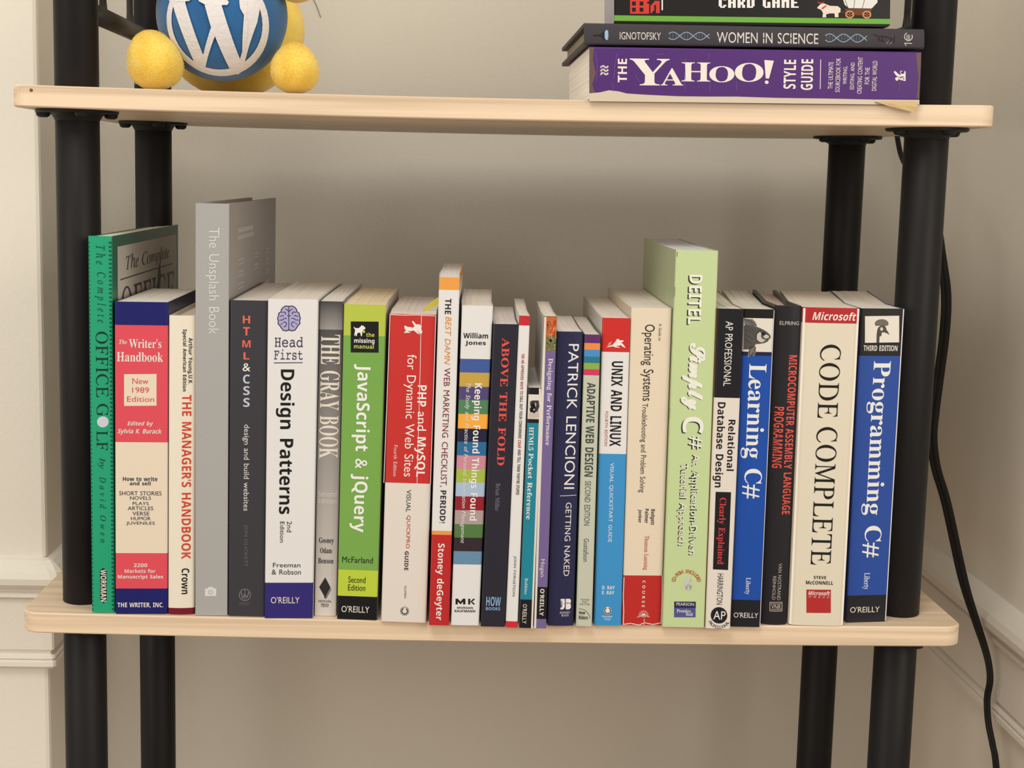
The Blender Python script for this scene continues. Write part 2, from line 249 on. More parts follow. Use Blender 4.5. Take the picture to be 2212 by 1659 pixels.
# ------------------------------------------------------------------ book data
# every book: four spine corners in mm (foot left, foot right, head left, head right) and what is printed on it,
# placed in fractions of the spine's width and height
BOOKS = [
 (dict(key='office_golf', label='thin green paperback with dark comb-like spine edges, leftmost of the row', c=[[55.01, 3.55, -0.32], [71.59, 4.92, -0.32], [55.98, 3.55, 274.78], [72.51, 4.92, 274.78]], depth=254.3, k=0, cover=(38, 160, 112), side=(45, 100, 75), lefts=(45, 100, 75), pages=(226, 214, 190), ct=0.46666666666666673, recess=0.4, bulge=0.5, bands=None, lying=False, rough=0.35, cloth=0, edge=1.2, wrap=0, d0=0.0, squeeze=2.566666666666667, dleft=184.3, kind='paperback'), [
  ['T','title_lettering','T h e','si','D','i',0.34,0.7361,0.92722,0.9761,(20,70,52),3],
  ['T','title_lettering','C o m p l e t e','si','D','c',0.382,0.7397,0.77598,0.90693,(20,70,52),3],
  ['T','title_lettering','OFFICE','su','D','i',0.2846,0.8141,0.58033,0.75302,(18,52,42),3],
  ['T','title_lettering','G','su','D','i',0.2936,0.8051,0.53008,0.56319,(18,52,42),3],
  ['T','title_lettering','LF','su','D','i',0.2904,0.753,0.44015,0.49194,(18,52,42),3],
  ['G','golf_ball_emblem',[[[0.8065,0.5156],[0.7975,0.5118],[0.7723,0.5082],[0.7326,0.5051],[0.6811,0.5027],[0.6212,0.5012],[0.5572,0.5006],[0.4933,0.501],[0.434,0.5024],[0.3832,0.5047],[0.3444,0.5077],[0.3203,0.5113],[0.3125,0.5151],[0.3216,0.5189],[0.3468,0.5225],[0.3865,0.5256],[0.438,0.528],[0.4978,0.5295],[0.5618,0.5301],[0.6256,0.5297],[0.6849,0.5283],[0.7357,0.526],[0.7745,0.523],[0.7986,0.5194]]],(205,205,205),2],
  ['T','author_lettering','by','si','D','c',0.4013,0.6531,0.39066,0.4179,(20,70,52),3],
  ['T','author_lettering','D a v i d','si','D','i',0.399,0.6717,0.28367,0.36958,(20,70,52),3],
  ['T','author_lettering','O w e n','si','D','i',0.4036,0.6569,0.19096,0.26492,(20,70,52),3],
  ['G','publisher_patch',[[[0.3756,0.1152],[0.5191,0.1229],[0.6603,0.1155],[0.6584,0.0344],[0.5143,0.0254],[0.373,0.0341]]],(24,40,36),1],
  ['T','publisher_lettering','WORKMAN','hb','D','i',0.3997,0.644,0.03047,0.11788,(232,222,203),3],
  ['G','comb_pattern',[[[0.008,0.985],[0.0712,0.9851],[0.0704,0.9803],[0.0071,0.9802]],[[0.8719,0.986],[0.9945,0.9862],[0.9937,0.9808],[0.8711,0.9807]],[[0.008,0.9742],[0.0713,0.9742],[0.0704,0.9695],[0.0071,0.9694]],[[0.8718,0.9752],[0.9945,0.9753],[0.9937,0.97],[0.871,0.9698]],[[0.008,0.9633],[0.0713,0.9634],[0.0705,0.9586],[0.0071,0.9586]],[[0.8718,0.9643],[0.9945,0.9645],[0.9937,0.9591],[0.871,0.959]],[[0.008,0.9525],[0.0713,0.9526],[0.0705,0.9478],[0.0071,0.9477]],[[0.8717,0.9535],[0.9945,0.9537],[0.9937,0.9483],[0.8709,0.9481]],[[0.008,0.9416],[0.0713,0.9417],[0.0705,0.9369],[0.0071,0.9369]],[[0.8717,0.9427],[0.9945,0.9428],[0.9937,0.9374],[0.8709,0.9373]],[[0.008,0.9308],[0.0714,0.9309],[0.0705,0.9261],[0.0071,0.926]],[[0.8716,0.9318],[0.9945,0.9319],[0.9937,0.9266],[0.8708,0.9264]],[[0.008,0.9199],[0.0714,0.92],[0.0706,0.9152],[0.0071,0.9151]],[[0.8716,0.9209],[0.9945,0.9211],[0.9937,0.9157],[0.8708,0.9155]],[[0.008,0.909],[0.0714,0.9091],[0.0706,0.9043],[0.0071,0.9043]],[[0.8715,0.91],[0.9945,0.9102],[0.9937,0.9048],[0.8707,0.9047]],[[0.008,0.8982],[0.0714,0.8982],[0.0706,0.8934],[0.0071,0.8934]],[[0.8715,0.8992],[0.9945,0.8993],[0.9937,0.8939],[0.8707,0.8938]],[[0.008,0.8873],[0.0715,0.8873],[0.0706,0.8825],[0.0071,0.8825]],[[0.8714,0.8883],[0.9945,0.8884],[0.9937,0.883],[0.8707,0.8829]],[[0.008,0.8764],[0.0715,0.8764],[0.0707,0.8716],[0.0072,0.8716]],[[0.8714,0.8774],[0.9945,0.8775],[0.9937,0.8721],[0.8706,0.872]],[[0.008,0.8655],[0.0715,0.8655],[0.0707,0.8607],[0.0072,0.8607]],[[0.8714,0.8665],[0.9945,0.8666],[0.9937,0.8612],[0.8706,0.8611]],[[0.008,0.8545],[0.0715,0.8546],[0.0707,0.8498],[0.0072,0.8497]],[[0.8713,0.8555],[0.9945,0.8557],[0.9937,0.8503],[0.8705,0.8501]],[[0.008,0.8436],[0.0716,0.8437],[0.0707,0.8389],[0.0072,0.8388]],[[0.8713,0.8446],[0.9945,0.8448],[0.9937,0.8393],[0.8705,0.8392]],[[0.008,0.8327],[0.0716,0.8328],[0.0708,0.8279],[0.0072,0.8279]],[[0.8712,0.8337],[0.9945,0.8338],[0.9937,0.8284],[0.8704,0.8283]],[[0.008,0.8217],[0.0716,0.8218],[0.0708,0.817],[0.0072,0.8169]],[[0.8712,0.8227],[0.9945,0.8229],[0.9937,0.8175],[0.8704,0.8173]],[[0.008,0.8108],[0.0716,0.8109],[0.0708,0.806],[0.0072,0.806]],[[0.8711,0.8118],[0.9945,0.8119],[0.9937,0.8065],[0.8703,0.8064]],[[0.008,0.7998],[0.0717,0.7999],[0.0708,0.7951],[0.0072,0.795]],[[0.8711,0.8008],[0.9945,0.801],[0.9937,0.7955],[0.8703,0.7954]],[[0.008,0.7889],[0.0717,0.7889],[0.0709,0.7841],[0.0072,0.784]],[[0.871,0.7898],[0.9945,0.79],[0.9937,0.7846],[0.8702,0.7844]],[[0.008,0.7779],[0.0717,0.778],[0.0709,0.7731],[0.0072,0.7731]],[[0.871,0.7789],[0.9945,0.779],[0.9937,0.7736],[0.8702,0.7734]],[[0.008,0.7669],[0.0718,0.767],[0.0709,0.7621],[0.0072,0.7621]],[[0.8709,0.7679],[0.9945,0.768],[0.9937,0.7626],[0.8701,0.7624]],[[0.008,0.7559],[0.0718,0.756],[0.0709,0.7511],[0.0072,0.7511]],[[0.8709,0.7569],[0.9945,0.757],[0.9937,0.7516],[0.8701,0.7514]],[[0.008,0.7449],[0.0718,0.745],[0.071,0.7401],[0.0072,0.7401]],[[0.8708,0.7459],[0.9945,0.746],[0.9937,0.7406],[0.8701,0.7404]],[[0.008,0.7339],[0.0718,0.734],[0.071,0.7291],[0.0072,0.7291]],[[0.8708,0.7349],[0.9945,0.735],[0.9937,0.7296],[0.87,0.7294]],[[0.008,0.7229],[0.0719,0.723],[0.071,0.7181],[0.0072,0.718]],[[0.8708,0.7239],[0.9945,0.724],[0.9937,0.7185],[0.87,0.7184]],[[0.008,0.7119],[0.0719,0.7119],[0.071,0.7071],[0.0072,0.707]],[[0.8707,0.7128],[0.9944,0.713],[0.9937,0.7075],[0.8699,0.7074]],[[0.008,0.7008],[0.0719,0.7009],[0.0711,0.696],[0.0072,0.696]],[[0.8707,0.7018],[0.9944,0.7019],[0.9937,0.6965],[0.8699,0.6963]],[[0.008,0.6898],[0.0719,0.6899],[0.0711,0.685],[0.0072,0.6849]],[[0.8706,0.6907],[0.9944,0.6909],[0.9937,0.6854],[0.8698,0.6853]],[[0.0081,0.6787],[0.072,0.6788],[0.0711,0.6739],[0.0072,0.6739]],[[0.8706,0.6797],[0.9944,0.6798],[0.9937,0.6744],[0.8698,0.6742]],[[0.0081,0.6677],[0.072,0.6677],[0.0712,0.6629],[0.0072,0.6628]],[[0.8705,0.6686],[0.9944,0.6688],[0.9937,0.6633],[0.8697,0.6632]],[[0.0081,0.6566],[0.072,0.6567],[0.0712,0.6518],[0.0072,0.6517]],[[0.8705,0.6576],[0.9944,0.6577],[0.9937,0.6522],[0.8697,0.6521]],[[0.0081,0.6455],[0.072,0.6456],[0.0712,0.6407],[0.0072,0.6407]],[[0.8704,0.6465],[0.9944,0.6466],[0.9937,0.6411],[0.8696,0.641]],[[0.0081,0.6344],[0.0721,0.6345],[0.0712,0.6296],[0.0072,0.6296]],[[0.8704,0.6354],[0.9944,0.6355],[0.9937,0.63],[0.8696,0.6299]],[[0.0081,0.6233],[0.0721,0.6234],[0.0713,0.6185],[0.0072,0.6185]],[[0.8703,0.6243],[0.9944,0.6244],[0.9936,0.6189],[0.8695,0.6188]],[[0.0081,0.6122],[0.0721,0.6123],[0.0713,0.6074],[0.0072,0.6074]],[[0.8703,0.6132],[0.9944,0.6133],[0.9936,0.6078],[0.8695,0.6077]],[[0.0081,0.6011],[0.0721,0.6012],[0.0713,0.5963],[0.0072,0.5962]],[[0.8702,0.6021],[0.9944,0.6022],[0.9936,0.5967],[0.8694,0.5966]],[[0.0081,0.59],[0.0722,0.5901],[0.0713,0.5852],[0.0072,0.5851]],[[0.8702,0.591],[0.9944,0.5911],[0.9936,0.5856],[0.8694,0.5855]],[[0.0081,0.5789],[0.0722,0.579],[0.0714,0.5741],[0.0072,0.574]],[[0.8702,0.5798],[0.9944,0.58],[0.9936,0.5745],[0.8694,0.5743]],[[0.0081,0.5677],[0.0722,0.5678],[0.0714,0.5629],[0.0072,0.5628]],[[0.8701,0.5687],[0.9944,0.5688],[0.9936,0.5633],[0.8693,0.5632]],[[0.0081,0.5566],[0.0722,0.5567],[0.0714,0.5518],[0.0072,0.5517]],[[0.8701,0.5575],[0.9944,0.5577],[0.9936,0.5522],[0.8693,0.552]],[[0.0081,0.5454],[0.0723,0.5455],[0.0714,0.5406],[0.0072,0.5405]],[[0.87,0.5464],[0.9944,0.5465],[0.9936,0.541],[0.8692,0.5409]],[[0.0081,0.5343],[0.0723,0.5344],[0.0715,0.5294],[0.0073,0.5294]],[[0.87,0.5352],[0.9944,0.5354],[0.9936,0.5298],[0.8692,0.5297]],[[0.0081,0.5231],[0.0723,0.5232],[0.0715,0.5183],[0.0073,0.5182]],[[0.8699,0.524],[0.9944,0.5242],[0.9936,0.5186],[0.8691,0.5185]],[[0.0081,0.5119],[0.0724,0.512],[0.0715,0.5071],[0.0073,0.507]],[[0.8699,0.5129],[0.9944,0.513],[0.9936,0.5075],[0.8691,0.5073]],[[0.0081,0.5007],[0.0724,0.5008],[0.0715,0.4959],[0.0073,0.4958]],[[0.8698,0.5017],[0.9944,0.5018],[0.9936,0.4963],[0.869,0.4961]],[[0.0081,0.4895],[0.0724,0.4896],[0.0716,0.4847],[0.0073,0.4846]],[[0.8698,0.4905],[0.9944,0.4906],[0.9936,0.4851],[0.869,0.4849]],[[0.0081,0.4783],[0.0724,0.4784],[0.0716,0.4735],[0.0073,0.4734]],[[0.8697,0.4793],[0.9944,0.4794],[0.9936,0.4738],[0.8689,0.4737]],[[0.0081,0.4671],[0.0725,0.4672],[0.0716,0.4623],[0.0073,0.4622]],[[0.8697,0.468],[0.9944,0.4682],[0.9936,0.4626],[0.8689,0.4625]],[[0.0081,0.4559],[0.0725,0.456],[0.0716,0.451],[0.0073,0.451]],[[0.8696,0.4568],[0.9944,0.457],[0.9936,0.4514],[0.8688,0.4513]],[[0.0081,0.4447],[0.0725,0.4447],[0.0717,0.4398],[0.0073,0.4397]],[[0.8696,0.4456],[0.9944,0.4457],[0.9936,0.4402],[0.8688,0.44]],[[0.0081,0.4334],[0.0725,0.4335],[0.0717,0.4285],[0.0073,0.4285]],[[0.8695,0.4343],[0.9944,0.4345],[0.9936,0.4289],[0.8687,0.4288]],[[0.0081,0.4222],[0.0726,0.4222],[0.0717,0.4173],[0.0073,0.4172]],[[0.8695,0.4231],[0.9944,0.4232],[0.9936,0.4177],[0.8687,0.4175]],[[0.0081,0.4109],[0.0726,0.411],[0.0717,0.406],[0.0073,0.406]],[[0.8695,0.4118],[0.9944,0.412],[0.9936,0.4064],[0.8686,0.4063]],[[0.0081,0.3996],[0.0726,0.3997],[0.0718,0.3948],[0.0073,0.3947]],[[0.8694,0.4006],[0.9944,0.4007],[0.9936,0.3951],[0.8686,0.395]],[[0.0081,0.3884],[0.0726,0.3884],[0.0718,0.3835],[0.0073,0.3834]],[[0.8694,0.3893],[0.9944,0.3894],[0.9936,0.3838],[0.8686,0.3837]],[[0.0081,0.3771],[0.0727,0.3772],[0.0718,0.3722],[0.0073,0.3721]],[[0.8693,0.378],[0.9944,0.3781],[0.9936,0.3725],[0.8685,0.3724]],[[0.0082,0.3658],[0.0727,0.3659],[0.0719,0.3609],[0.0073,0.3608]],[[0.8693,0.3667],[0.9944,0.3668],[0.9936,0.3612],[0.8685,0.3611]],[[0.0082,0.3545],[0.0727,0.3546],[0.0719,0.3496],[0.0073,0.3495]],[[0.8692,0.3554],[0.9944,0.3555],[0.9936,0.3499],[0.8684,0.3498]],[[0.0082,0.3432],[0.0727,0.3432],[0.0719,0.3383],[0.0073,0.3382]],[[0.8692,0.3441],[0.9944,0.3442],[0.9936,0.3386],[0.8684,0.3385]],[[0.0082,0.3319],[0.0728,0.3319],[0.0719,0.3269],[0.0073,0.3269]],[[0.8691,0.3328],[0.9944,0.3329],[0.9936,0.3273],[0.8683,0.3272]],[[0.0082,0.3205],[0.0728,0.3206],[0.072,0.3156],[0.0073,0.3155]],[[0.8691,0.3214],[0.9944,0.3216],[0.9936,0.3159],[0.8683,0.3158]],[[0.0082,0.3092],[0.0728,0.3093],[0.072,0.3043],[0.0073,0.3042]],[[0.869,0.3101],[0.9944,0.3102],[0.9936,0.3046],[0.8682,0.3045]],[[0.0082,0.2978],[0.0729,0.2979],[0.072,0.2929],[0.0073,0.2929]],[[0.869,0.2987],[0.9943,0.2989],[0.9936,0.2933],[0.8682,0.2931]],[[0.0082,0.2865],[0.0729,0.2866],[0.072,0.2816],[0.0073,0.2815]],[[0.8689,0.2874],[0.9943,0.2875],[0.9936,0.2819],[0.8681,0.2818]],[[0.0082,0.2751],[0.0729,0.2752],[0.0721,0.2702],[0.0073,0.2701]],[[0.8689,0.276],[0.9943,0.2761],[0.9936,0.2705],[0.8681,0.2704]],[[0.0082,0.2638],[0.0729,0.2638],[0.0721,0.2588],[0.0073,0.2588]],[[0.8688,0.2646],[0.9943,0.2648],[0.9936,0.2591],[0.868,0.259]],[[0.0082,0.2524],[0.073,0.2524],[0.0721,0.2474],[0.0073,0.2474]],[[0.8688,0.2533],[0.9943,0.2534],[0.9936,0.2477],[0.868,0.2476]],[[0.0082,0.241],[0.073,0.241],[0.0721,0.236],[0.0073,0.236]],[[0.8687,0.2419],[0.9943,0.242],[0.9935,0.2364],[0.8679,0.2362]],[[0.0082,0.2296],[0.073,0.2296],[0.0722,0.2246],[0.0073,0.2246]],[[0.8687,0.2305],[0.9943,0.2306],[0.9935,0.2249],[0.8679,0.2248]],[[0.0082,0.2182],[0.073,0.2182],[0.0722,0.2132],[0.0073,0.2132]],[[0.8686,0.219],[0.9943,0.2192],[0.9935,0.2135],[0.8678,0.2134]],[[0.0082,0.2068],[0.0731,0.2068],[0.0722,0.2018],[0.0073,0.2017]],[[0.8686,0.2076],[0.9943,0.2078],[0.9935,0.2021],[0.8678,0.202]],[[0.0082,0.1953],[0.0731,0.1954],[0.0722,0.1904],[0.0074,0.1903]],[[0.8686,0.1962],[0.9943,0.1963],[0.9935,0.1907],[0.8677,0.1905]],[[0.0082,0.1839],[0.0731,0.184],[0.0723,0.1789],[0.0074,0.1789]],[[0.8685,0.1848],[0.9943,0.1849],[0.9935,0.1792],[0.8677,0.1791]],[[0.0082,0.1724],[0.0731,0.1725],[0.0723,0.1675],[0.0074,0.1674]],[[0.8685,0.1733],[0.9943,0.1734],[0.9935,0.1678],[0.8676,0.1677]],[[0.0082,0.161],[0.0732,0.1611],[0.0723,0.156],[0.0074,0.156]],[[0.8684,0.1619],[0.9943,0.162],[0.9935,0.1563],[0.8676,0.1562]],[[0.0082,0.1495],[0.0732,0.1496],[0.0724,0.1446],[0.0074,0.1445]],[[0.8684,0.1504],[0.9943,0.1505],[0.9935,0.1448],[0.8675,0.1447]],[[0.0082,0.1381],[0.0732,0.1381],[0.0724,0.1331],[0.0074,0.133]],[[0.8683,0.1389],[0.9943,0.139],[0.9935,0.1334],[0.8675,0.1332]],[[0.0082,0.1266],[0.0733,0.1266],[0.0724,0.1216],[0.0074,0.1215]],[[0.8683,0.1274],[0.9943,0.1276],[0.9935,0.1219],[0.8675,0.1218]],[[0.0082,0.1151],[0.0733,0.1152],[0.0724,0.1101],[0.0074,0.11]],[[0.8682,0.1159],[0.9943,0.1161],[0.9935,0.1104],[0.8674,0.1103]],[[0.0082,0.1036],[0.0733,0.1037],[0.0725,0.0986],[0.0074,0.0985]],[[0.8682,0.1044],[0.9943,0.1046],[0.9935,0.0989],[0.8674,0.0988]],[[0.0082,0.0921],[0.0733,0.0922],[0.0725,0.0871],[0.0074,0.087]],[[0.8681,0.0929],[0.9943,0.0931],[0.9935,0.0874],[0.8673,0.0872]],[[0.0082,0.0806],[0.0734,0.0806],[0.0725,0.0756],[0.0074,0.0755]],[[0.8681,0.0814],[0.9943,0.0815],[0.9935,0.0758],[0.8673,0.0757]],[[0.0082,0.069],[0.0734,0.0691],[0.0725,0.064],[0.0074,0.064]],[[0.868,0.0699],[0.9943,0.07],[0.9935,0.0643],[0.8672,0.0642]],[[0.0082,0.0575],[0.0734,0.0576],[0.0726,0.0525],[0.0074,0.0524]],[[0.868,0.0584],[0.9943,0.0585],[0.9935,0.0528],[0.8672,0.0526]],[[0.0083,0.046],[0.0734,0.046],[0.0726,0.041],[0.0074,0.0409]],[[0.8679,0.0468],[0.9943,0.0469],[0.9935,0.0412],[0.8671,0.0411]],[[0.0083,0.0344],[0.0735,0.0345],[0.0726,0.0294],[0.0074,0.0293]],[[0.8679,0.0353],[0.9943,0.0354],[0.9935,0.0297],[0.8671,0.0295]],[[0.0083,0.0229],[0.0735,0.0229],[0.0726,0.0178],[0.0074,0.0178]],[[0.8678,0.0237],[0.9943,0.0238],[0.9935,0.0181],[0.867,0.018]],[[0.0083,0.0113],[0.0735,0.0113],[0.0727,0.0063],[0.0074,0.0062]],[[0.8678,0.0121],[0.9943,0.0122],[0.9935,0.0065],[0.867,0.0064]]],(22,92,66),1],
 ]),
 (dict(key='writers', label='thick pink and cream paperback with navy bands at top and bottom of spine', c=[[72.5, 2.08, -0.49], [110.02, 4.18, -0.49], [74.5, 2.08, 228.66], [112.11, 4.18, 228.66]], depth=130.7, k=0, cover=(233, 215, 184), side=(52, 44, 78), lefts=(52, 44, 78), pages=(226, 214, 194), ct=0.46666666666666673, recess=0.4, bulge=0, bands=[[0.9272, (31, 32, 98)], [0.5569, (224, 80, 88)], [0.1988, (233, 215, 184)], [0.0829, (224, 80, 88)], [0.0, (31, 32, 98)]], lying=False, rough=0.35, cloth=0, edge=1.2, wrap=0, d0=0.0, squeeze=0.0, dleft=0.0, kind='paperback'), [
  ['T','title_lettering','The','sbi','H','i',0.0856,0.2344,0.86735,0.88115,(232,222,203),3],
  ['T','title_lettering',"Writer's",'sb','H','i',0.2694,0.8782,0.85553,0.88461,(232,222,203),3],
  ['T','title_lettering','Handbook','sb','H','i',0.041,0.9091,0.81226,0.84213,(232,222,203),3],
  ['G','edition_panel',[[[0.1761,0.7727],[0.7864,0.7745],[0.7866,0.6739],[0.1748,0.6721]]],(233,215,184),1],
  ['T','edition_lettering','New','n','H','i',0.3322,0.6335,0.74214,0.76044,(214,72,72),3],
  ['T','edition_lettering','1989','n','H','i',0.3293,0.6458,0.71431,0.7319,(214,72,72),3],
  ['T','edition_lettering','Edition','n','H','i',0.2322,0.7425,0.68569,0.70272,(214,72,72),3],
  ['T','author_lettering','Edited by','hbi','H','i',0.2401,0.725,0.60616,0.62386,(232,222,203),3],
  ['T','author_lettering','Sylvia K. Burack','hbi','H','i',0.0546,0.8882,0.58028,0.60022,(232,222,203),3],
  ['T','heading_lettering','How to write','hb','H','i',0.1495,0.8047,0.4326,0.44646,(40,38,66),3],
  ['T','heading_lettering','and sell','hb','H','i',0.2795,0.6763,0.41874,0.43112,(40,38,66),3],
  ['T','list_lettering','SHORT STORIES','n','H','i',0.0806,0.8846,0.38635,0.3998,(40,38,66),3],
  ['T','list_lettering','NOVELS','n','H','i',0.2861,0.6842,0.372,0.38337,(40,38,66),3],
  ['T','list_lettering','PLAYS','n','H','i',0.3347,0.6407,0.35495,0.36543,(40,38,66),3],
  ['T','list_lettering','ARTICLES','n','H','i',0.2422,0.7268,0.33846,0.35075,(40,38,66),3],
  ['T','list_lettering','VERSE','n','H','i',0.3299,0.654,0.32139,0.33399,(40,38,66),3],
  ['T','list_lettering','HUMOR','n','H','i',0.3031,0.6771,0.30592,0.31748,(40,38,66),3],
  ['T','list_lettering','JUVENILES','n','H','i',0.2123,0.7562,0.28848,0.3017,(40,38,66),3],
  ['T','market_lettering','2200','hb','H','i',0.3551,0.6136,0.15344,0.16525,(232,222,203),3],
  ['T','market_lettering','Markets for','hb','H','i',0.181,0.7697,0.13433,0.1466,(232,222,203),3],
  ['T','market_lettering','Manuscript Sales','hb','H','i',0.0514,0.917,0.1122,0.12828,(232,222,203),3],
  ['T','publisher_lettering','THE WRITER, INC.','hb','H','i',0.0418,0.9238,0.01934,0.03688,(232,222,203),3],
 ]),
 (dict(key='manager', label='cream hardcover with red vertical title and dark red strip at spine foot', c=[[110.37, 4.65, -0.82], [129.61, 6.14, -0.82], [112.46, 4.65, 219.31], [131.76, 6.14, 219.31]], depth=116.7, k=0, cover=(118, 26, 40), side=(226, 212, 184), lefts=(226, 212, 184), pages=(214, 196, 170), ct=1.866666666666667, recess=2.5, bulge=1.2, bands=[[0.0217, (236, 224, 196)], [0.0, (118, 26, 40)]], lying=False, rough=0.35, cloth=0, edge=1.2, wrap=0, d0=0.0, squeeze=0.0, dleft=0.0, kind='hard'), [
  ['T','author_lettering','Arthur Young,U.K.','hb','D','c',0.7381,0.8828,0.77556,0.92761,(34,30,28),3],
  ['T','edition_lettering','Special American Edition','hb','D','c',0.5338,0.675,0.75152,0.95543,(34,30,28),3],
  ['T','title_lettering',"THE MANAGER'S HANDBOOK",'hb','D','i',0.5079,0.8515,0.18946,0.74,(208,72,44),3],
  ['T','publisher_lettering','Crown','hb','D','i',0.5172,0.8016,0.06939,0.15736,(30,27,26),3],
 ]),
 (dict(key='unsplash', label='tall light grey cloth hardcover with pale title, tallest book on the left', c=[[130.63, 2.83, -0.98], [153.9, 4.0, -0.98], [132.11, 2.83, 299.34], [155.76, 4.0, 299.34]], depth=280.0, k=0, cover=(172, 168, 158), side=(170, 162, 150), lefts=(170, 162, 150), pages=(225, 215, 200), ct=2.8000000000000003, recess=4, bulge=0, bands=None, lying=False, rough=0.8, cloth=1, edge=0.5, wrap=0, d0=0.0, squeeze=0.0, dleft=0.0, kind='hard'), [
  ['T','title_lettering','The Unsplash Book','n','D','c',0.4086,0.7133,0.69033,0.9431,(214,210,200),3],
  ['G','camera_emblem',[[[0.3001,0.0675],[0.3769,0.0676],[0.4203,0.0717],[0.5362,0.0719],[0.5798,0.0678],[0.6567,0.0679],[0.6574,0.0488],[0.3004,0.0483]]],(216,213,206),2],
  ['G','camera_lens',[[[0.5265,0.0585],[0.5482,0.0585],[0.543,0.0564],[0.5229,0.057]],[[0.5229,0.057],[0.543,0.0564],[0.528,0.0545],[0.5126,0.0558]],[[0.5126,0.0558],[0.528,0.0545],[0.5054,0.0533],[0.497,0.0549]],[[0.497,0.0549],[0.5054,0.0533],[0.4788,0.0528],[0.4787,0.0546]],[[0.4787,0.0546],[0.4788,0.0528],[0.4521,0.0532],[0.4604,0.0549]],[[0.4604,0.0549],[0.4521,0.0532],[0.4295,0.0544],[0.4449,0.0557]],[[0.4449,0.0557],[0.4295,0.0544],[0.4144,0.0562],[0.4344,0.0569]],[[0.4344,0.0569],[0.4144,0.0562],[0.409,0.0583],[0.4308,0.0584]],[[0.4308,0.0584],[0.409,0.0583],[0.4143,0.0605],[0.4344,0.0598]],[[0.4344,0.0598],[0.4143,0.0605],[0.4293,0.0623],[0.4447,0.0611]],[[0.4447,0.0611],[0.4293,0.0623],[0.4518,0.0635],[0.4602,0.0619]],[[0.4602,0.0619],[0.4518,0.0635],[0.4785,0.064],[0.4785,0.0623]],[[0.4785,0.0623],[0.4785,0.064],[0.5051,0.0636],[0.4968,0.062]],[[0.4968,0.062],[0.5051,0.0636],[0.5277,0.0624],[0.5124,0.0612]],[[0.5124,0.0612],[0.5277,0.0624],[0.5429,0.0606],[0.5228,0.0599]],[[0.5228,0.0599],[0.5429,0.0606],[0.5482,0.0585],[0.5265,0.0585]]],(172,168,158),3],
 ]),
 (dict(key='htmlcss', label='dark charcoal paperback with coral stacked letters, right of the tall grey one', c=[[154.62, 3.49, -1.15], [181.13, 3.14, -1.15], [156.34, 3.49, 231.18], [183.01, 3.14, 231.18]], depth=178.5, k=0.008, cover=(62, 60, 62), side=(62, 60, 62), lefts=(62, 60, 62), pages=(214, 203, 186), ct=0.46666666666666673, recess=0.4, bulge=0, bands=None, lying=False, rough=0.35, cloth=0, edge=1.2, wrap=0, d0=39.7, squeeze=0.0, dleft=0.0, kind='paperback'), [
  ['T','title_lettering','H','hb','H','i',0.3433,0.5412,0.9289,0.95263,(226,104,84),3],
  ['T','title_lettering','T','hb','H','i',0.3519,0.5377,0.89154,0.91761,(226,104,84),3],
  ['T','title_lettering','M','hb','H','i',0.3358,0.5591,0.85453,0.87678,(226,104,84),3],
  ['T','title_lettering','L','hb','H','i',0.3693,0.5308,0.81715,0.83945,(226,104,84),3],
  ['T','title_lettering','&','hb','H','i',0.3468,0.5582,0.78041,0.80564,(240,234,222),3],
  ['T','title_lettering','C','hb','H','i',0.3616,0.5484,0.74215,0.77032,(190,196,196),3],
  ['T','title_lettering','S','hb','H','i',0.3703,0.5448,0.70597,0.7342,(190,196,196),3],
  ['T','title_lettering','S','hb','H','i',0.3727,0.5475,0.66899,0.69728,(190,196,196),3],
  ['T','subtitle_lettering','design and build websites','n','D','c',0.4052,0.5498,0.3399,0.61376,(222,216,204),3],
  ['T','author_lettering','JON DUCKETT','n','D','i',0.4029,0.5234,0.16014,0.29467,(108,104,104),3],
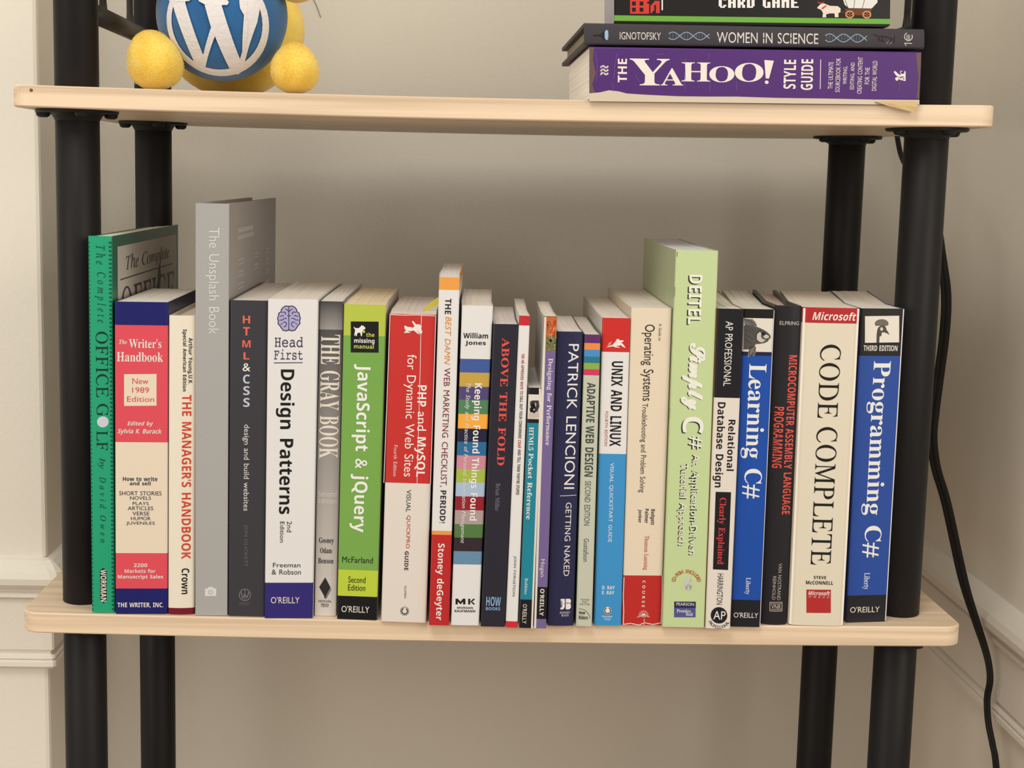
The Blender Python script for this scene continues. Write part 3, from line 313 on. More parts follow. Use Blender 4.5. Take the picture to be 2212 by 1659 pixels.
  ['G','publisher_emblem',[[[0.6022,0.0694],[0.6265,0.0694],[0.6226,0.065],[0.5989,0.0656]],[[0.5989,0.0656],[0.6226,0.065],[0.6104,0.0608],[0.5885,0.062]],[[0.5885,0.062],[0.6104,0.0608],[0.5906,0.057],[0.5715,0.0587]],[[0.5715,0.0587],[0.5906,0.057],[0.5642,0.0538],[0.5489,0.056]],[[0.5489,0.056],[0.5642,0.0538],[0.5324,0.0514],[0.5217,0.0539]],[[0.5217,0.0539],[0.5324,0.0514],[0.4969,0.0498],[0.4913,0.0526]],[[0.4913,0.0526],[0.4969,0.0498],[0.4594,0.0493],[0.4592,0.0521]],[[0.4592,0.0521],[0.4594,0.0493],[0.4219,0.0497],[0.4271,0.0525]],[[0.4271,0.0525],[0.4219,0.0497],[0.3862,0.0511],[0.3966,0.0537]],[[0.3966,0.0537],[0.3862,0.0511],[0.3541,0.0534],[0.3691,0.0557]],[[0.3691,0.0557],[0.3541,0.0534],[0.3273,0.0565],[0.3461,0.0583]],[[0.3461,0.0583],[0.3273,0.0565],[0.307,0.0602],[0.3287,0.0615]],[[0.3287,0.0615],[0.307,0.0602],[0.2942,0.0644],[0.3178,0.0651]],[[0.3178,0.0651],[0.2942,0.0644],[0.2897,0.0688],[0.314,0.0688]],[[0.314,0.0688],[0.2897,0.0688],[0.2937,0.0732],[0.3173,0.0726]],[[0.3173,0.0726],[0.2937,0.0732],[0.3059,0.0774],[0.3278,0.0762]],[[0.3278,0.0762],[0.3059,0.0774],[0.3257,0.0812],[0.3447,0.0795]],[[0.3447,0.0795],[0.3257,0.0812],[0.3521,0.0844],[0.3674,0.0822]],[[0.3674,0.0822],[0.3521,0.0844],[0.3839,0.0868],[0.3945,0.0843]],[[0.3945,0.0843],[0.3839,0.0868],[0.4193,0.0884],[0.4249,0.0856]],[[0.4249,0.0856],[0.4193,0.0884],[0.4567,0.0889],[0.4569,0.0861]],[[0.4569,0.0861],[0.4567,0.0889],[0.4942,0.0885],[0.489,0.0857]],[[0.489,0.0857],[0.4942,0.0885],[0.5299,0.0871],[0.5195,0.0845]],[[0.5195,0.0845],[0.5299,0.0871],[0.5619,0.0848],[0.547,0.0826]],[[0.547,0.0826],[0.5619,0.0848],[0.5888,0.0817],[0.57,0.0799]],[[0.57,0.0799],[0.5888,0.0817],[0.6092,0.078],[0.5874,0.0767]],[[0.5874,0.0767],[0.6092,0.078],[0.6219,0.0738],[0.5983,0.0732]],[[0.5983,0.0732],[0.6219,0.0738],[0.6265,0.0694],[0.6022,0.0694]],[[0.3276,0.0796],[0.3897,0.0558],[0.4166,0.0568],[0.3544,0.0806]],[[0.4127,0.0558],[0.4728,0.0752],[0.4464,0.0763],[0.3864,0.0569]],[[0.4426,0.0751],[0.5052,0.056],[0.5314,0.0572],[0.4688,0.0763]],[[0.5282,0.0561],[0.5872,0.08],[0.5602,0.0809],[0.5013,0.057]],[[0.448,0.086],[0.4503,0.0521],[0.4682,0.0522],[0.4659,0.0861]]],(118,114,112),2],
  ['T','publisher_lettering','WILEY','n','H','i',0.3005,0.6069,0.0363,0.04504,(108,104,102),3],
 ]),
 (dict(key='headfirst', label='wide white paperback with lilac brain emblem and purple band at foot', c=[[181.56, -0.06, -1.32], [216.63, 2.04, -1.32], [183.62, -0.06, 232.82], [219.25, 2.04, 232.82]], depth=180.8, k=0.018, cover=(229, 224, 212), side=(229, 224, 212), lefts=(229, 224, 212), pages=(222, 212, 193), ct=0.46666666666666673, recess=0.4, bulge=0, bands=[[0.1136, (229, 224, 212)], [0.0, (52, 44, 112)]], lying=False, rough=0.35, cloth=0, edge=1.2, wrap=0, d0=39.7, squeeze=0.0, dleft=0.0, kind='paperback'), [
  ['G','brain_emblem',[[[0.4128,0.9783],[0.35,0.9789],[0.3039,0.9744],[0.2696,0.9679],[0.2655,0.9614],[0.2194,0.9563],[0.2131,0.9481],[0.1974,0.9408],[0.2144,0.9327],[0.208,0.9247],[0.2506,0.9177],[0.2791,0.9113],[0.31,0.905],[0.3732,0.903],[0.4196,0.906]]],(176,168,198),1],
  ['G','brain_emblem',[[[0.4268,0.9784],[0.4895,0.9793],[0.5364,0.9751],[0.5719,0.9688],[0.5772,0.9624],[0.6243,0.9575],[0.6321,0.9493],[0.6491,0.9422],[0.6337,0.9339],[0.6415,0.926],[0.6003,0.9187],[0.573,0.9122],[0.5433,0.9056],[0.4805,0.9033],[0.4336,0.906]]],(176,168,198),1],
  ['G','brain_outline',[[[0.3448,0.969],[0.3856,0.9662],[0.392,0.9684],[0.3512,0.9712]],[[0.3779,0.9671],[0.4054,0.9618],[0.4177,0.9633],[0.3901,0.9686]],[[0.4897,0.9716],[0.4495,0.9686],[0.4563,0.9664],[0.4965,0.9695]],[[0.4513,0.9688],[0.4247,0.9633],[0.4373,0.9619],[0.4638,0.9674]],[[0.281,0.9577],[0.3334,0.9599],[0.3294,0.9622],[0.277,0.96]],[[0.3217,0.9601],[0.3575,0.9569],[0.3655,0.9589],[0.3297,0.9622]],[[0.3528,0.959],[0.3369,0.9531],[0.3514,0.9522],[0.3673,0.9581]],[[0.566,0.9609],[0.5132,0.9627],[0.5096,0.9604],[0.5624,0.9585]],[[0.5129,0.9627],[0.4777,0.9593],[0.486,0.9572],[0.5213,0.9607]],[[0.4761,0.9585],[0.4931,0.9526],[0.5073,0.9536],[0.4903,0.9594]],[[0.244,0.9451],[0.3005,0.9492],[0.2939,0.9514],[0.2373,0.9472]],[[0.2871,0.9494],[0.3156,0.946],[0.3252,0.9479],[0.2967,0.9513]],[[0.608,0.9483],[0.5507,0.9521],[0.5444,0.9499],[0.6018,0.9461]],[[0.5479,0.9521],[0.52,0.9485],[0.53,0.9467],[0.5578,0.9502]],[[0.235,0.9343],[0.2994,0.9353],[0.298,0.9377],[0.2336,0.9367]],[[0.2984,0.9353],[0.3376,0.9407],[0.3272,0.9424],[0.288,0.937]],[[0.3271,0.94],[0.3799,0.9402],[0.3797,0.9426],[0.3269,0.9424]],[[0.6137,0.9378],[0.5492,0.9384],[0.5482,0.936],[0.6127,0.9354]],[[0.5592,0.9378],[0.519,0.943],[0.509,0.9412],[0.5492,0.936]],[[0.5194,0.943],[0.4666,0.9428],[0.4668,0.9404],[0.5196,0.9406]],[[0.3069,0.9273],[0.3594,0.9295],[0.3554,0.9318],[0.3029,0.9297]],[[0.3461,0.9303],[0.3735,0.9242],[0.3864,0.9255],[0.359,0.9316]],[[0.3717,0.9261],[0.354,0.9179],[0.3689,0.9172],[0.3865,0.9253]],[[0.3609,0.9193],[0.3186,0.9151],[0.3271,0.9131],[0.3693,0.9173]],[[0.5458,0.9304],[0.4929,0.9322],[0.4893,0.9299],[0.5422,0.928]],[[0.4893,0.932],[0.4631,0.9258],[0.4762,0.9245],[0.5024,0.9307]],[[0.4629,0.9255],[0.4821,0.9175],[0.4968,0.9184],[0.4776,0.9264]],[[0.4816,0.9176],[0.5247,0.9136],[0.5328,0.9157],[0.4897,0.9197]],[[0.3813,0.9495],[0.4103,0.9473],[0.4171,0.9495],[0.3881,0.9516]],[[0.4565,0.9518],[0.4278,0.9495],[0.435,0.9474],[0.4637,0.9497]],[[0.2614,0.9218],[0.3021,0.924],[0.2969,0.9263],[0.2562,0.9241]],[[0.5934,0.9251],[0.5523,0.927],[0.5476,0.9247],[0.5887,0.9228]],[[0.4172,0.9798],[0.3467,0.9804],[0.3456,0.9774],[0.4161,0.9768]],[[0.3482,0.9804],[0.2955,0.9754],[0.3057,0.9729],[0.3584,0.9779]],[[0.2988,0.9758],[0.2597,0.9684],[0.2746,0.9665],[0.3138,0.974]],[[0.2604,0.9686],[0.2555,0.961],[0.2747,0.9607],[0.2796,0.9684]],[[0.263,0.963],[0.2106,0.9572],[0.2219,0.9548],[0.2742,0.9606]],[[0.2102,0.9571],[0.203,0.9476],[0.2222,0.9473],[0.2294,0.9567]],[[0.2052,0.9491],[0.187,0.9407],[0.2053,0.9398],[0.2235,0.9482]],[[0.187,0.941],[0.2063,0.9316],[0.2247,0.9325],[0.2054,0.9419]],[[0.2052,0.9334],[0.1979,0.9243],[0.2171,0.924],[0.2244,0.9331]],[[0.1983,0.9242],[0.2461,0.9162],[0.2603,0.9183],[0.2125,0.9262]],[[0.2404,0.9173],[0.2733,0.91],[0.2893,0.9117],[0.2564,0.919]],[[0.269,0.9109],[0.3045,0.9036],[0.32,0.9054],[0.2846,0.9127]],[[0.3042,0.9036],[0.375,0.9014],[0.3789,0.9043],[0.3082,0.9065]],[[0.3733,0.9014],[0.4268,0.9048],[0.4194,0.9076],[0.3659,0.9041]],[[0.4238,0.9768],[0.4942,0.9778],[0.4924,0.9808],[0.4221,0.9798]],[[0.4813,0.9783],[0.5349,0.9735],[0.5445,0.9761],[0.491,0.9808]],[[0.5265,0.9746],[0.5671,0.9674],[0.5817,0.9693],[0.5412,0.9765]],[[0.5618,0.9692],[0.5681,0.9616],[0.5873,0.962],[0.581,0.9696]],[[0.5686,0.9615],[0.622,0.9559],[0.6329,0.9584],[0.5794,0.9639]],[[0.6141,0.9579],[0.6231,0.9485],[0.6422,0.9489],[0.6332,0.9583]],[[0.6217,0.9493],[0.6414,0.9411],[0.6595,0.9421],[0.6398,0.9503]],[[0.6409,0.9431],[0.6233,0.9337],[0.6419,0.9329],[0.6595,0.9423]],[[0.6236,0.9342],[0.6325,0.9252],[0.6517,0.9256],[0.6427,0.9347]],[[0.6368,0.9274],[0.5905,0.9192],[0.605,0.9173],[0.6513,0.9255]],[[0.5943,0.92],[0.5627,0.9125],[0.579,0.9109],[0.6105,0.9184]],[[0.5672,0.9135],[0.5331,0.906],[0.549,0.9043],[0.5831,0.9118]],[[0.5448,0.9072],[0.4745,0.9046],[0.479,0.9017],[0.5493,0.9043]],[[0.4876,0.9045],[0.4334,0.9076],[0.4265,0.9048],[0.4806,0.9017]],[[0.4096,0.9788],[0.4166,0.9041],[0.4322,0.9041],[0.4252,0.9788]]],(56,38,84),2],
  ['T','title_lettering','Head','mono','H','i',0.1479,0.7111,0.85298,0.88495,(58,52,84),3],
  ['T','title_lettering','First','mono','H','i',0.1371,0.7106,0.81451,0.84656,(58,52,84),3],
  ['G','title_rule',[[[0.1344,0.8057],[0.7086,0.8073],[0.7089,0.8048],[0.1346,0.8031]]],(58,52,84),2],
  ['T','title_lettering','Design Patterns','hb','D','c',0.2769,0.5608,0.33248,0.78452,(28,25,24),3],
  ['T','edition_lettering','2nd','n','D','i',0.4414,0.5412,0.27506,0.30962,(40,36,36),3],
  ['T','edition_lettering','Edition','n','D','i',0.3002,0.3906,0.24228,0.30851,(40,36,36),3],
  ['T','author_lettering','Freeman','n','H','i',0.1659,0.7284,0.16302,0.17754,(44,40,40),3],
  ['T','author_lettering','& Robson','n','H','i',0.1427,0.7423,0.13974,0.15605,(44,40,40),3],
  ['T','publisher_lettering',"O'REILLY",'n','H','i',0.1315,0.7233,0.04748,0.06835,(232,222,203),3],
 ]),
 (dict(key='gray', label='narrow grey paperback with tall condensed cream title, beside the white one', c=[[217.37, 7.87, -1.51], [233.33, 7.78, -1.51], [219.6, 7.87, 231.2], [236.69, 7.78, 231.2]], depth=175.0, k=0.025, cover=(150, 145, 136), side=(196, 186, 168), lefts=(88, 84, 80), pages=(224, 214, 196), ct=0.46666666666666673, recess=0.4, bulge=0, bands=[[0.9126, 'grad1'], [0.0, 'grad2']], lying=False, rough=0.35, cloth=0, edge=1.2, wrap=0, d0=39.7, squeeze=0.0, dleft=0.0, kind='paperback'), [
  ['T','title_lettering','THE GRAY BOOK','sb','D','i',0.0822,0.9229,0.50769,0.8968,(232,220,196),3],
  ['T','edition_lettering','Second','hb','H','i',0.0836,0.9075,0.38588,0.40365,(206,197,182),3],
  ['T','edition_lettering','Edition','hb','H','i',0.105,0.8961,0.36424,0.38055,(206,197,182),3],
  ['T','author_lettering','Gosney','sb','H','i',0.1553,0.8205,0.23259,0.25499,(48,44,40),3],
  ['T','author_lettering','Odam','sb','H','i',0.2167,0.7465,0.20415,0.22211,(48,44,40),3],
  ['T','author_lettering','Benson','sb','H','i',0.1327,0.8257,0.17118,0.18842,(48,44,40),3],
  ['G','diamond_emblem',[[[0.4674,0.1261],[0.7195,0.0933],[0.4857,0.0591],[0.2013,0.0942]]],(46,42,42),2],
  ['G','diamond_emblem',[[[0.73,0.0898],[0.4997,0.0577],[0.53,0.0566],[0.7602,0.0887]],[[0.5325,0.0584],[0.4349,0.0626],[0.4175,0.0605],[0.515,0.0563]]],(60,56,52),2],
  ['T','publisher_lettering','VENTANA','sb','H','i',0.1658,0.7691,0.0441,0.05226,(58,52,48),3],
  ['T','publisher_lettering','PRESS','sb','H','i',0.2981,0.6512,0.03323,0.04094,(58,52,48),3],
  ['G','publisher_rule',[[[0.2997,0.0309],[0.6423,0.0313],[0.6428,0.0298],[0.3,0.0294]]],(58,52,48),1],
 ]),
 (dict(key='javascript', label='bright green paperback with white vertical title and lime bands', c=[[234.46, 1.93, -1.58], [263.77, -0.17, -1.58], [237.52, 1.93, 229.97], [267.8, -0.17, 229.97]], depth=161.0, k=0.03, cover=(122, 168, 76), side=(216, 206, 184), lefts=(216, 206, 184), pages=(228, 204, 164), ct=0.46666666666666673, recess=0.4, bulge=0, bands=[[0.9036, (184, 196, 72)], [0.1603, (122, 168, 76)], [0.0754, (190, 206, 62)], [0.0, (24, 24, 26)]], lying=False, rough=0.35, cloth=0, edge=1.2, wrap=0, d0=39.7, squeeze=0.0, dleft=0.0, kind='paperback'), [
  ['G','logo_panel',[[[0.1695,0.9469],[0.8292,0.9485],[0.8506,0.8523],[0.1869,0.8507]]],(27,26,26),1],
  ['G','dog_emblem',[[[0.2494,0.9309],[0.289,0.9263],[0.3663,0.9272],[0.4149,0.9331],[0.4253,0.9364],[0.4534,0.9339],[0.4808,0.9354],[0.4843,0.9315],[0.5206,0.9297],[0.516,0.925],[0.4669,0.9216],[0.4513,0.9165],[0.4431,0.9023],[0.4209,0.9022],[0.4023,0.9127],[0.3635,0.9126],[0.3306,0.9111],[0.3213,0.902],[0.2991,0.9019],[0.2924,0.9081],[0.2768,0.903],[0.2602,0.9029],[0.272,0.9135],[0.279,0.9208],[0.2444,0.928]]],(238,232,218),3],
  ['G','dog_emblem',[[[0.5157,0.9166],[0.5124,0.9143],[0.5023,0.9126],[0.4882,0.912],[0.4739,0.9126],[0.4631,0.9142],[0.4589,0.9165],[0.4622,0.9188],[0.4723,0.9205],[0.4864,0.9212],[0.5007,0.9206],[0.5114,0.9189]]],(190,200,72),3],
  ['T','series_lettering','the','hb','H','i',0.5431,0.7399,0.90073,0.91365,(194,202,92),3],
  ['T','series_lettering','missing','hb','H','i',0.2627,0.7443,0.87738,0.89536,(240,234,220),3],
  ['T','series_lettering','manual','hb','H','i',0.2613,0.7324,0.86369,0.87694,(194,202,92),3],
  ['T','title_lettering','JavaScript & jQuery','hb','D','c',0.3626,0.6921,0.28238,0.81474,(240,235,222),3],
  ['T','author_lettering','McFarland','n','H','i',0.0976,0.8575,0.18369,0.20315,(38,44,30),3],
  ['T','edition_lettering','Second','n','H','i',0.2638,0.6906,0.11916,0.13945,(40,44,26),3],
  ['T','edition_lettering','Edition','n','H','i',0.2595,0.6904,0.09358,0.11314,(40,44,26),3],
  ['T','publisher_lettering',"O'REILLY",'n','H','i',0.1088,0.807,0.02264,0.04379,(232,222,203),3],
 ]),
 (dict(key='php', label='red over cream paperback with worn spine crease and yellow bookmark', c=[[267.01, -2.48, -1.69], [300.08, -4.44, -1.69], [270.45, -2.48, 224.12], [303.58, -4.44, 224.12]], depth=163.3, k=0.03, cover=(226, 215, 196), side=(226, 215, 196), lefts=(226, 215, 196), pages=(220, 208, 190), ct=0.46666666666666673, recess=0.4, bulge=0, bands=[[0.4583, (200, 52, 46)], [0.0, (226, 215, 196)]], lying=False, rough=0.5, cloth=0, edge=1.2, wrap=0, d0=39.7, squeeze=0.0, dleft=0.0, kind='paperback'), [
  ['G','rabbit_emblem',[[[0.3188,0.9637],[0.3542,0.9627],[0.3952,0.9591],[0.4377,0.96],[0.5061,0.9576],[0.5376,0.9632],[0.4877,0.9735],[0.4815,0.9794],[0.5171,0.9773],[0.5744,0.9678],[0.6293,0.9694],[0.6961,0.9629],[0.6823,0.957],[0.7104,0.9433],[0.6764,0.9376],[0.6088,0.9478],[0.5726,0.9522],[0.6614,0.9368],[0.6107,0.9389],[0.523,0.9491],[0.4531,0.9463],[0.3824,0.948],[0.4592,0.9415],[0.3236,0.9404],[0.3178,0.9441],[0.3627,0.9457],[0.3257,0.9545]]],(240,228,212),2],
  ['T','title_lettering','PHP','hb','D','i',0.6499,0.8398,0.70708,0.77534,(240,230,214),3],
  ['T','title_lettering','and','n','D','i',0.6671,0.8575,0.62964,0.69076,(240,230,214),3],
  ['T','title_lettering','MySQL','hb','D','c',0.6766,0.8626,0.47969,0.60874,(240,230,214),3],
  ['T','title_lettering','for Dynamic Web Sites','n','D','c',0.4081,0.6033,0.47961,0.87215,(240,230,214),3],
  ['T','edition_lettering','Fourth Edition','n','D','i',0.1716,0.252,0.47977,0.58036,(234,208,196),3],
  ['T','series_lettering','VISUAL','n','D','i',0.4748,0.5757,0.36424,0.43684,(52,44,40),3],
  ['T','series_lettering','QUICKPRO','n','D','i',0.4854,0.5816,0.24471,0.35364,(184,56,44),3],
  ['T','series_lettering','GUIDE','hb','D','i',0.4775,0.5638,0.1722,0.23567,(52,44,40),3],
  ['T','author_lettering','ULLMAN','n','D','i',0.4944,0.5382,0.08063,0.12155,(62,54,48),3],
  ['G','publisher_emblem',[[[0.6004,0.037],[0.6096,0.0371],[0.6078,0.0338],[0.5988,0.0341]],[[0.5988,0.0341],[0.6078,0.0338],[0.6014,0.0307],[0.593,0.0313]],[[0.593,0.0313],[0.6014,0.0307],[0.5905,0.028],[0.5832,0.0288]],[[0.5832,0.0288],[0.5905,0.028],[0.5758,0.0256],[0.5698,0.0267]],[[0.5698,0.0267],[0.5758,0.0256],[0.558,0.0238],[0.5537,0.0251]],[[0.5537,0.0251],[0.558,0.0238],[0.5379,0.0227],[0.5356,0.0241]],[[0.5356,0.0241],[0.5379,0.0227],[0.5166,0.0223],[0.5163,0.0237]],[[0.5163,0.0237],[0.5166,0.0223],[0.4952,0.0226],[0.497,0.024]],[[0.497,0.024],[0.4952,0.0226],[0.4747,0.0237],[0.4784,0.0249]],[[0.4784,0.0249],[0.4747,0.0237],[0.4561,0.0253],[0.4616,0.0264]],[[0.4616,0.0264],[0.4561,0.0253],[0.4405,0.0276],[0.4475,0.0285]],[[0.4475,0.0285],[0.4405,0.0276],[0.4285,0.0303],[0.4366,0.0309]],[[0.4366,0.0309],[0.4285,0.0303],[0.4208,0.0334],[0.4297,0.0337]],[[0.4297,0.0337],[0.4208,0.0334],[0.4177,0.0366],[0.4269,0.0366]],[[0.4269,0.0366],[0.4177,0.0366],[0.4195,0.0398],[0.4285,0.0395]],[[0.4285,0.0395],[0.4195,0.0398],[0.426,0.0429],[0.4343,0.0423]],[[0.4343,0.0423],[0.426,0.0429],[0.4368,0.0457],[0.4442,0.0448]],[[0.4442,0.0448],[0.4368,0.0457],[0.4515,0.048],[0.4575,0.047]],[[0.4575,0.047],[0.4515,0.048],[0.4694,0.0498],[0.4736,0.0486]],[[0.4736,0.0486],[0.4694,0.0498],[0.4894,0.0509],[0.4917,0.0496]],[[0.4917,0.0496],[0.4894,0.0509],[0.5107,0.0513],[0.511,0.0499]],[[0.511,0.0499],[0.5107,0.0513],[0.5321,0.051],[0.5303,0.0497]],[[0.5303,0.0497],[0.5321,0.051],[0.5526,0.05],[0.5489,0.0487]],[[0.5489,0.0487],[0.5526,0.05],[0.5711,0.0483],[0.5656,0.0472]],[[0.5656,0.0472],[0.5711,0.0483],[0.5868,0.046],[0.5798,0.0452]],[[0.5798,0.0452],[0.5868,0.046],[0.5988,0.0433],[0.5906,0.0427]],[[0.5906,0.0427],[0.5988,0.0433],[0.6065,0.0403],[0.5976,0.0399]],[[0.5976,0.0399],[0.6065,0.0403],[0.6096,0.0371],[0.6004,0.037]],[[0.5378,0.0436],[0.5484,0.0465],[0.5602,0.0453],[0.546,0.0427]],[[0.546,0.0427],[0.5602,0.0453],[0.5703,0.0438],[0.553,0.0417]],[[0.553,0.0417],[0.5703,0.0438],[0.5782,0.042],[0.5585,0.0404]],[[0.5585,0.0404],[0.5782,0.042],[0.5838,0.04],[0.5623,0.039]],[[0.5623,0.039],[0.5838,0.04],[0.5867,0.0379],[0.5644,0.0376]],[[0.5644,0.0376],[0.5867,0.0379],[0.5869,0.0358],[0.5645,0.0361]],[[0.5645,0.0361],[0.5869,0.0358],[0.5844,0.0337],[0.5628,0.0346]],[[0.5628,0.0346],[0.5844,0.0337],[0.5793,0.0317],[0.5592,0.0332]],[[0.5592,0.0332],[0.5793,0.0317],[0.5717,0.0299],[0.554,0.032]],[[0.554,0.032],[0.5717,0.0299],[0.5619,0.0283],[0.5472,0.0309]],[[0.5472,0.0309],[0.5619,0.0283],[0.5504,0.0271],[0.5392,0.0301]],[[0.5392,0.0301],[0.5504,0.0271],[0.5375,0.0263],[0.5302,0.0295]],[[0.5302,0.0295],[0.5375,0.0263],[0.5237,0.0258],[0.5206,0.0292]],[[0.5206,0.0292],[0.5237,0.0258],[0.5095,0.0257],[0.5108,0.0291]],[[0.5108,0.0291],[0.5095,0.0257],[0.4955,0.0261],[0.501,0.0294]],[[0.501,0.0294],[0.4955,0.0261],[0.4821,0.0269],[0.4918,0.0299]],[[0.4918,0.0299],[0.4821,0.0269],[0.47,0.028],[0.4833,0.0307]],[[0.4833,0.0307],[0.47,0.028],[0.4594,0.0294],[0.476,0.0317]],[[0.476,0.0317],[0.4594,0.0294],[0.4509,0.0312],[0.4701,0.0329]],[[0.4701,0.0329],[0.4509,0.0312],[0.4447,0.0331],[0.4658,0.0343]],[[0.4658,0.0343],[0.4447,0.0331],[0.4411,0.0352],[0.4633,0.0357]],[[0.4633,0.0357],[0.4411,0.0352],[0.4402,0.0373],[0.4626,0.0372]],[[0.4626,0.0372],[0.4402,0.0373],[0.442,0.0395],[0.4639,0.0387]],[[0.4639,0.0387],[0.442,0.0395],[0.4465,0.0415],[0.467,0.0401]],[[0.467,0.0401],[0.4465,0.0415],[0.4535,0.0433],[0.4718,0.0413]],[[0.4718,0.0413],[0.4535,0.0433],[0.4627,0.0449],[0.4782,0.0425]],[[0.4782,0.0425],[0.4627,0.0449],[0.4738,0.0463],[0.486,0.0434]],[[0.486,0.0434],[0.4738,0.0463],[0.4864,0.0472],[0.4947,0.044]]],(48,44,42),2],
  ['G','spine_crease',[[[0.6734,0.9978],[0.6739,0.9252],[0.6868,0.9252],[0.6863,0.9977]],[[0.6739,0.926],[0.681,0.8221],[0.694,0.8221],[0.6868,0.9259]],[[0.681,0.8229],[0.6877,0.6738],[0.7007,0.6738],[0.6939,0.8229]],[[0.6876,0.6746],[0.6861,0.5393],[0.6992,0.5392],[0.7007,0.6746]],[[0.6861,0.54],[0.6933,0.458],[0.7064,0.458],[0.6992,0.54]]],(236,220,206),4],
  ['G','worn_edge',[[[-0.0015,0.9974],[-0.0151,0.7314],[-0.0011,0.7314],[0.0124,0.9973]],[[-0.015,0.7322],[-0.033,0.4577],[-0.0189,0.4576],[-0.001,0.7322]],[[0.9797,0.9972],[0.983,0.5549],[0.9991,0.5549],[0.9956,0.9972]],[[0.983,0.5559],[0.9845,0.4572],[1.0006,0.4571],[0.9991,0.5559]],[[-0.003,0.9965],[0.2813,0.9954],[0.2815,0.9977],[-0.0027,0.9988]],[[0.2755,0.9953],[0.5791,0.9971],[0.5782,0.9994],[0.2747,0.9977]],[[0.5722,0.9971],[0.9957,0.9953],[0.9959,0.9976],[0.5724,0.9994]]],(238,224,210),4],
 ]),
 (dict(key='bestdamn', label='tall white paperback with red spine foot and orange band on top', c=[[302.08, -9.28, -1.77], [316.71, -9.58, -1.77], [305.0, -9.28, 251.24], [319.73, -9.58, 251.24]], depth=175.0, k=0.03, cover=(229, 224, 212), side=(229, 224, 212), lefts=(229, 224, 212), pages=(226, 215, 200), ct=0.46666666666666673, recess=0.4, bulge=0, bands=[[0.9649, (236, 160, 72)], [0.2777, (229, 224, 212)], [0.2662, (232, 156, 74)], [0.0, (190, 44, 42)]], lying=False, rough=0.35, cloth=0, edge=1.2, wrap=1, d0=39.7, squeeze=0.0, dleft=0.0, kind='paperback'), [
  ['T','title_lettering','THE','hb','D','i',0.3245,0.6173,0.89694,0.94073,(38,34,38),3],
  ['T','title_lettering','BEST DAMN','ni','D','i',0.3672,0.6455,0.75518,0.89024,(222,140,52),3],
  ['T','title_lettering','WEB MARKETING CHECKLIST,','n','D','c',0.3727,0.6694,0.40576,0.7455,(120,40,44),3],
  ['T','title_lettering','PERIOD!','hb','D','i',0.3741,0.6575,0.30056,0.39517,(40,34,38),3],
  ['T','author_lettering','Stoney deGeyter','hb','D','c',0.344,0.6801,0.0153,0.24086,(238,226,212),3],
 ]),
 (dict(key='keeping', label='paperback whose spine is stacked with many coloured stripes', c=[[318.06, -8.41, -1.79], [338.62, -8.42, -1.79], [321.54, -8.41, 231.54], [343.55, -8.42, 231.54]], depth=161.0, k=0.03, cover=(229, 224, 212), side=(229, 224, 212), lefts=(229, 224, 212), pages=(216, 206, 188), ct=0.46666666666666673, recess=0.4, bulge=0, bands=[[0.8372, (229, 224, 212)], [0.7953, (66, 92, 150)], [0.7518, (198, 162, 70)], [0.7111, (84, 72, 116)], [0.6674, (84, 130, 88)], [0.6221, (246, 172, 62)], [0.5811, (38, 36, 60)], [0.5382, (48, 106, 146)], [0.4958, (206, 138, 146)], [0.4538, (168, 186, 70)], [0.4101, (172, 190, 206)], [0.3664, (150, 34, 44)], [0.3225, (176, 154, 146)], [0.28, (86, 122, 66)], [0.2367, (54, 42, 46)], [0.1947, (104, 142, 164)], [0.0, (229, 224, 212)]], lying=False, rough=0.35, cloth=0, edge=1.2, wrap=0, d0=39.7, squeeze=0.0, dleft=0.0, kind='paperback'), [
  ['T','author_lettering','William','hb','H','i',0.0777,0.8793,0.90027,0.91724,(28,25,24),3],
  ['T','author_lettering','Jones','hb','H','i',0.1462,0.8159,0.87691,0.89277,(28,25,24),3],
  ['T','title_lettering','Keeping Found Things Found','hb','D','c',0.5162,0.763,0.33433,0.76273,(238,230,216),3],
  ['T','subtitle_lettering','The Study and Practice of Personal Information Management','ni','D','c',0.2369,0.3763,0.26198,0.76358,(228,220,208),3],
  ['G','publisher_emblem',[[[0.1381,0.0666],[0.1308,0.0851],[0.2082,0.0853],[0.307,0.0756],[0.3933,0.0855],[0.475,0.0856],[0.483,0.0671],[0.4011,0.067],[0.3971,0.0765],[0.3106,0.0669],[0.2119,0.0762],[0.2157,0.0668]],[[0.5742,0.0854],[0.6473,0.0855],[0.6555,0.0674],[0.5822,0.0673]],[[0.66,0.0765],[0.7463,0.0856],[0.8066,0.0857],[0.8075,0.0838],[0.7161,0.0765],[0.8144,0.0692],[0.8153,0.0672],[0.7635,0.0672]]],(28,25,24),2],
  ['T','publisher_lettering','MORGAN','hb','H','i',0.1983,0.7502,0.05305,0.0596,(46,42,40),3],
  ['T','publisher_lettering','KAUFMANN','hb','H','i',0.1162,0.8383,0.04175,0.04979,(46,42,40),3],
 ]),
 (dict(key='fold', label='near-black paperback with coral vertical title, right of the striped one', c=[[339.71, -10.56, -1.81], [357.37, -10.75, -1.81], [343.9, -10.56, 219.07], [361.62, -10.75, 219.07]], depth=145.8, k=0.03, cover=(44, 42, 50), side=(44, 42, 50), lefts=(44, 42, 50), pages=(214, 203, 188), ct=0.46666666666666673, recess=0.4, bulge=0, bands=None, lying=False, rough=0.35, cloth=0, edge=1.2, wrap=0, d0=39.7, squeeze=0.0, dleft=0.0, kind='paperback'), [
  ['T','title_lettering','ABOVE THE FOLD','sb','D','i',0.3716,0.6813,0.53954,0.95551,(228,84,72),3],
  ['T','author_lettering','Brian Miller','sb','D','i',0.3732,0.5578,0.38856,0.48072,(106,108,116),3],
  ['T','publisher_lettering','HOW','hb','H','i',0.1832,0.7813,0.07011,0.10143,(134,172,204),3],
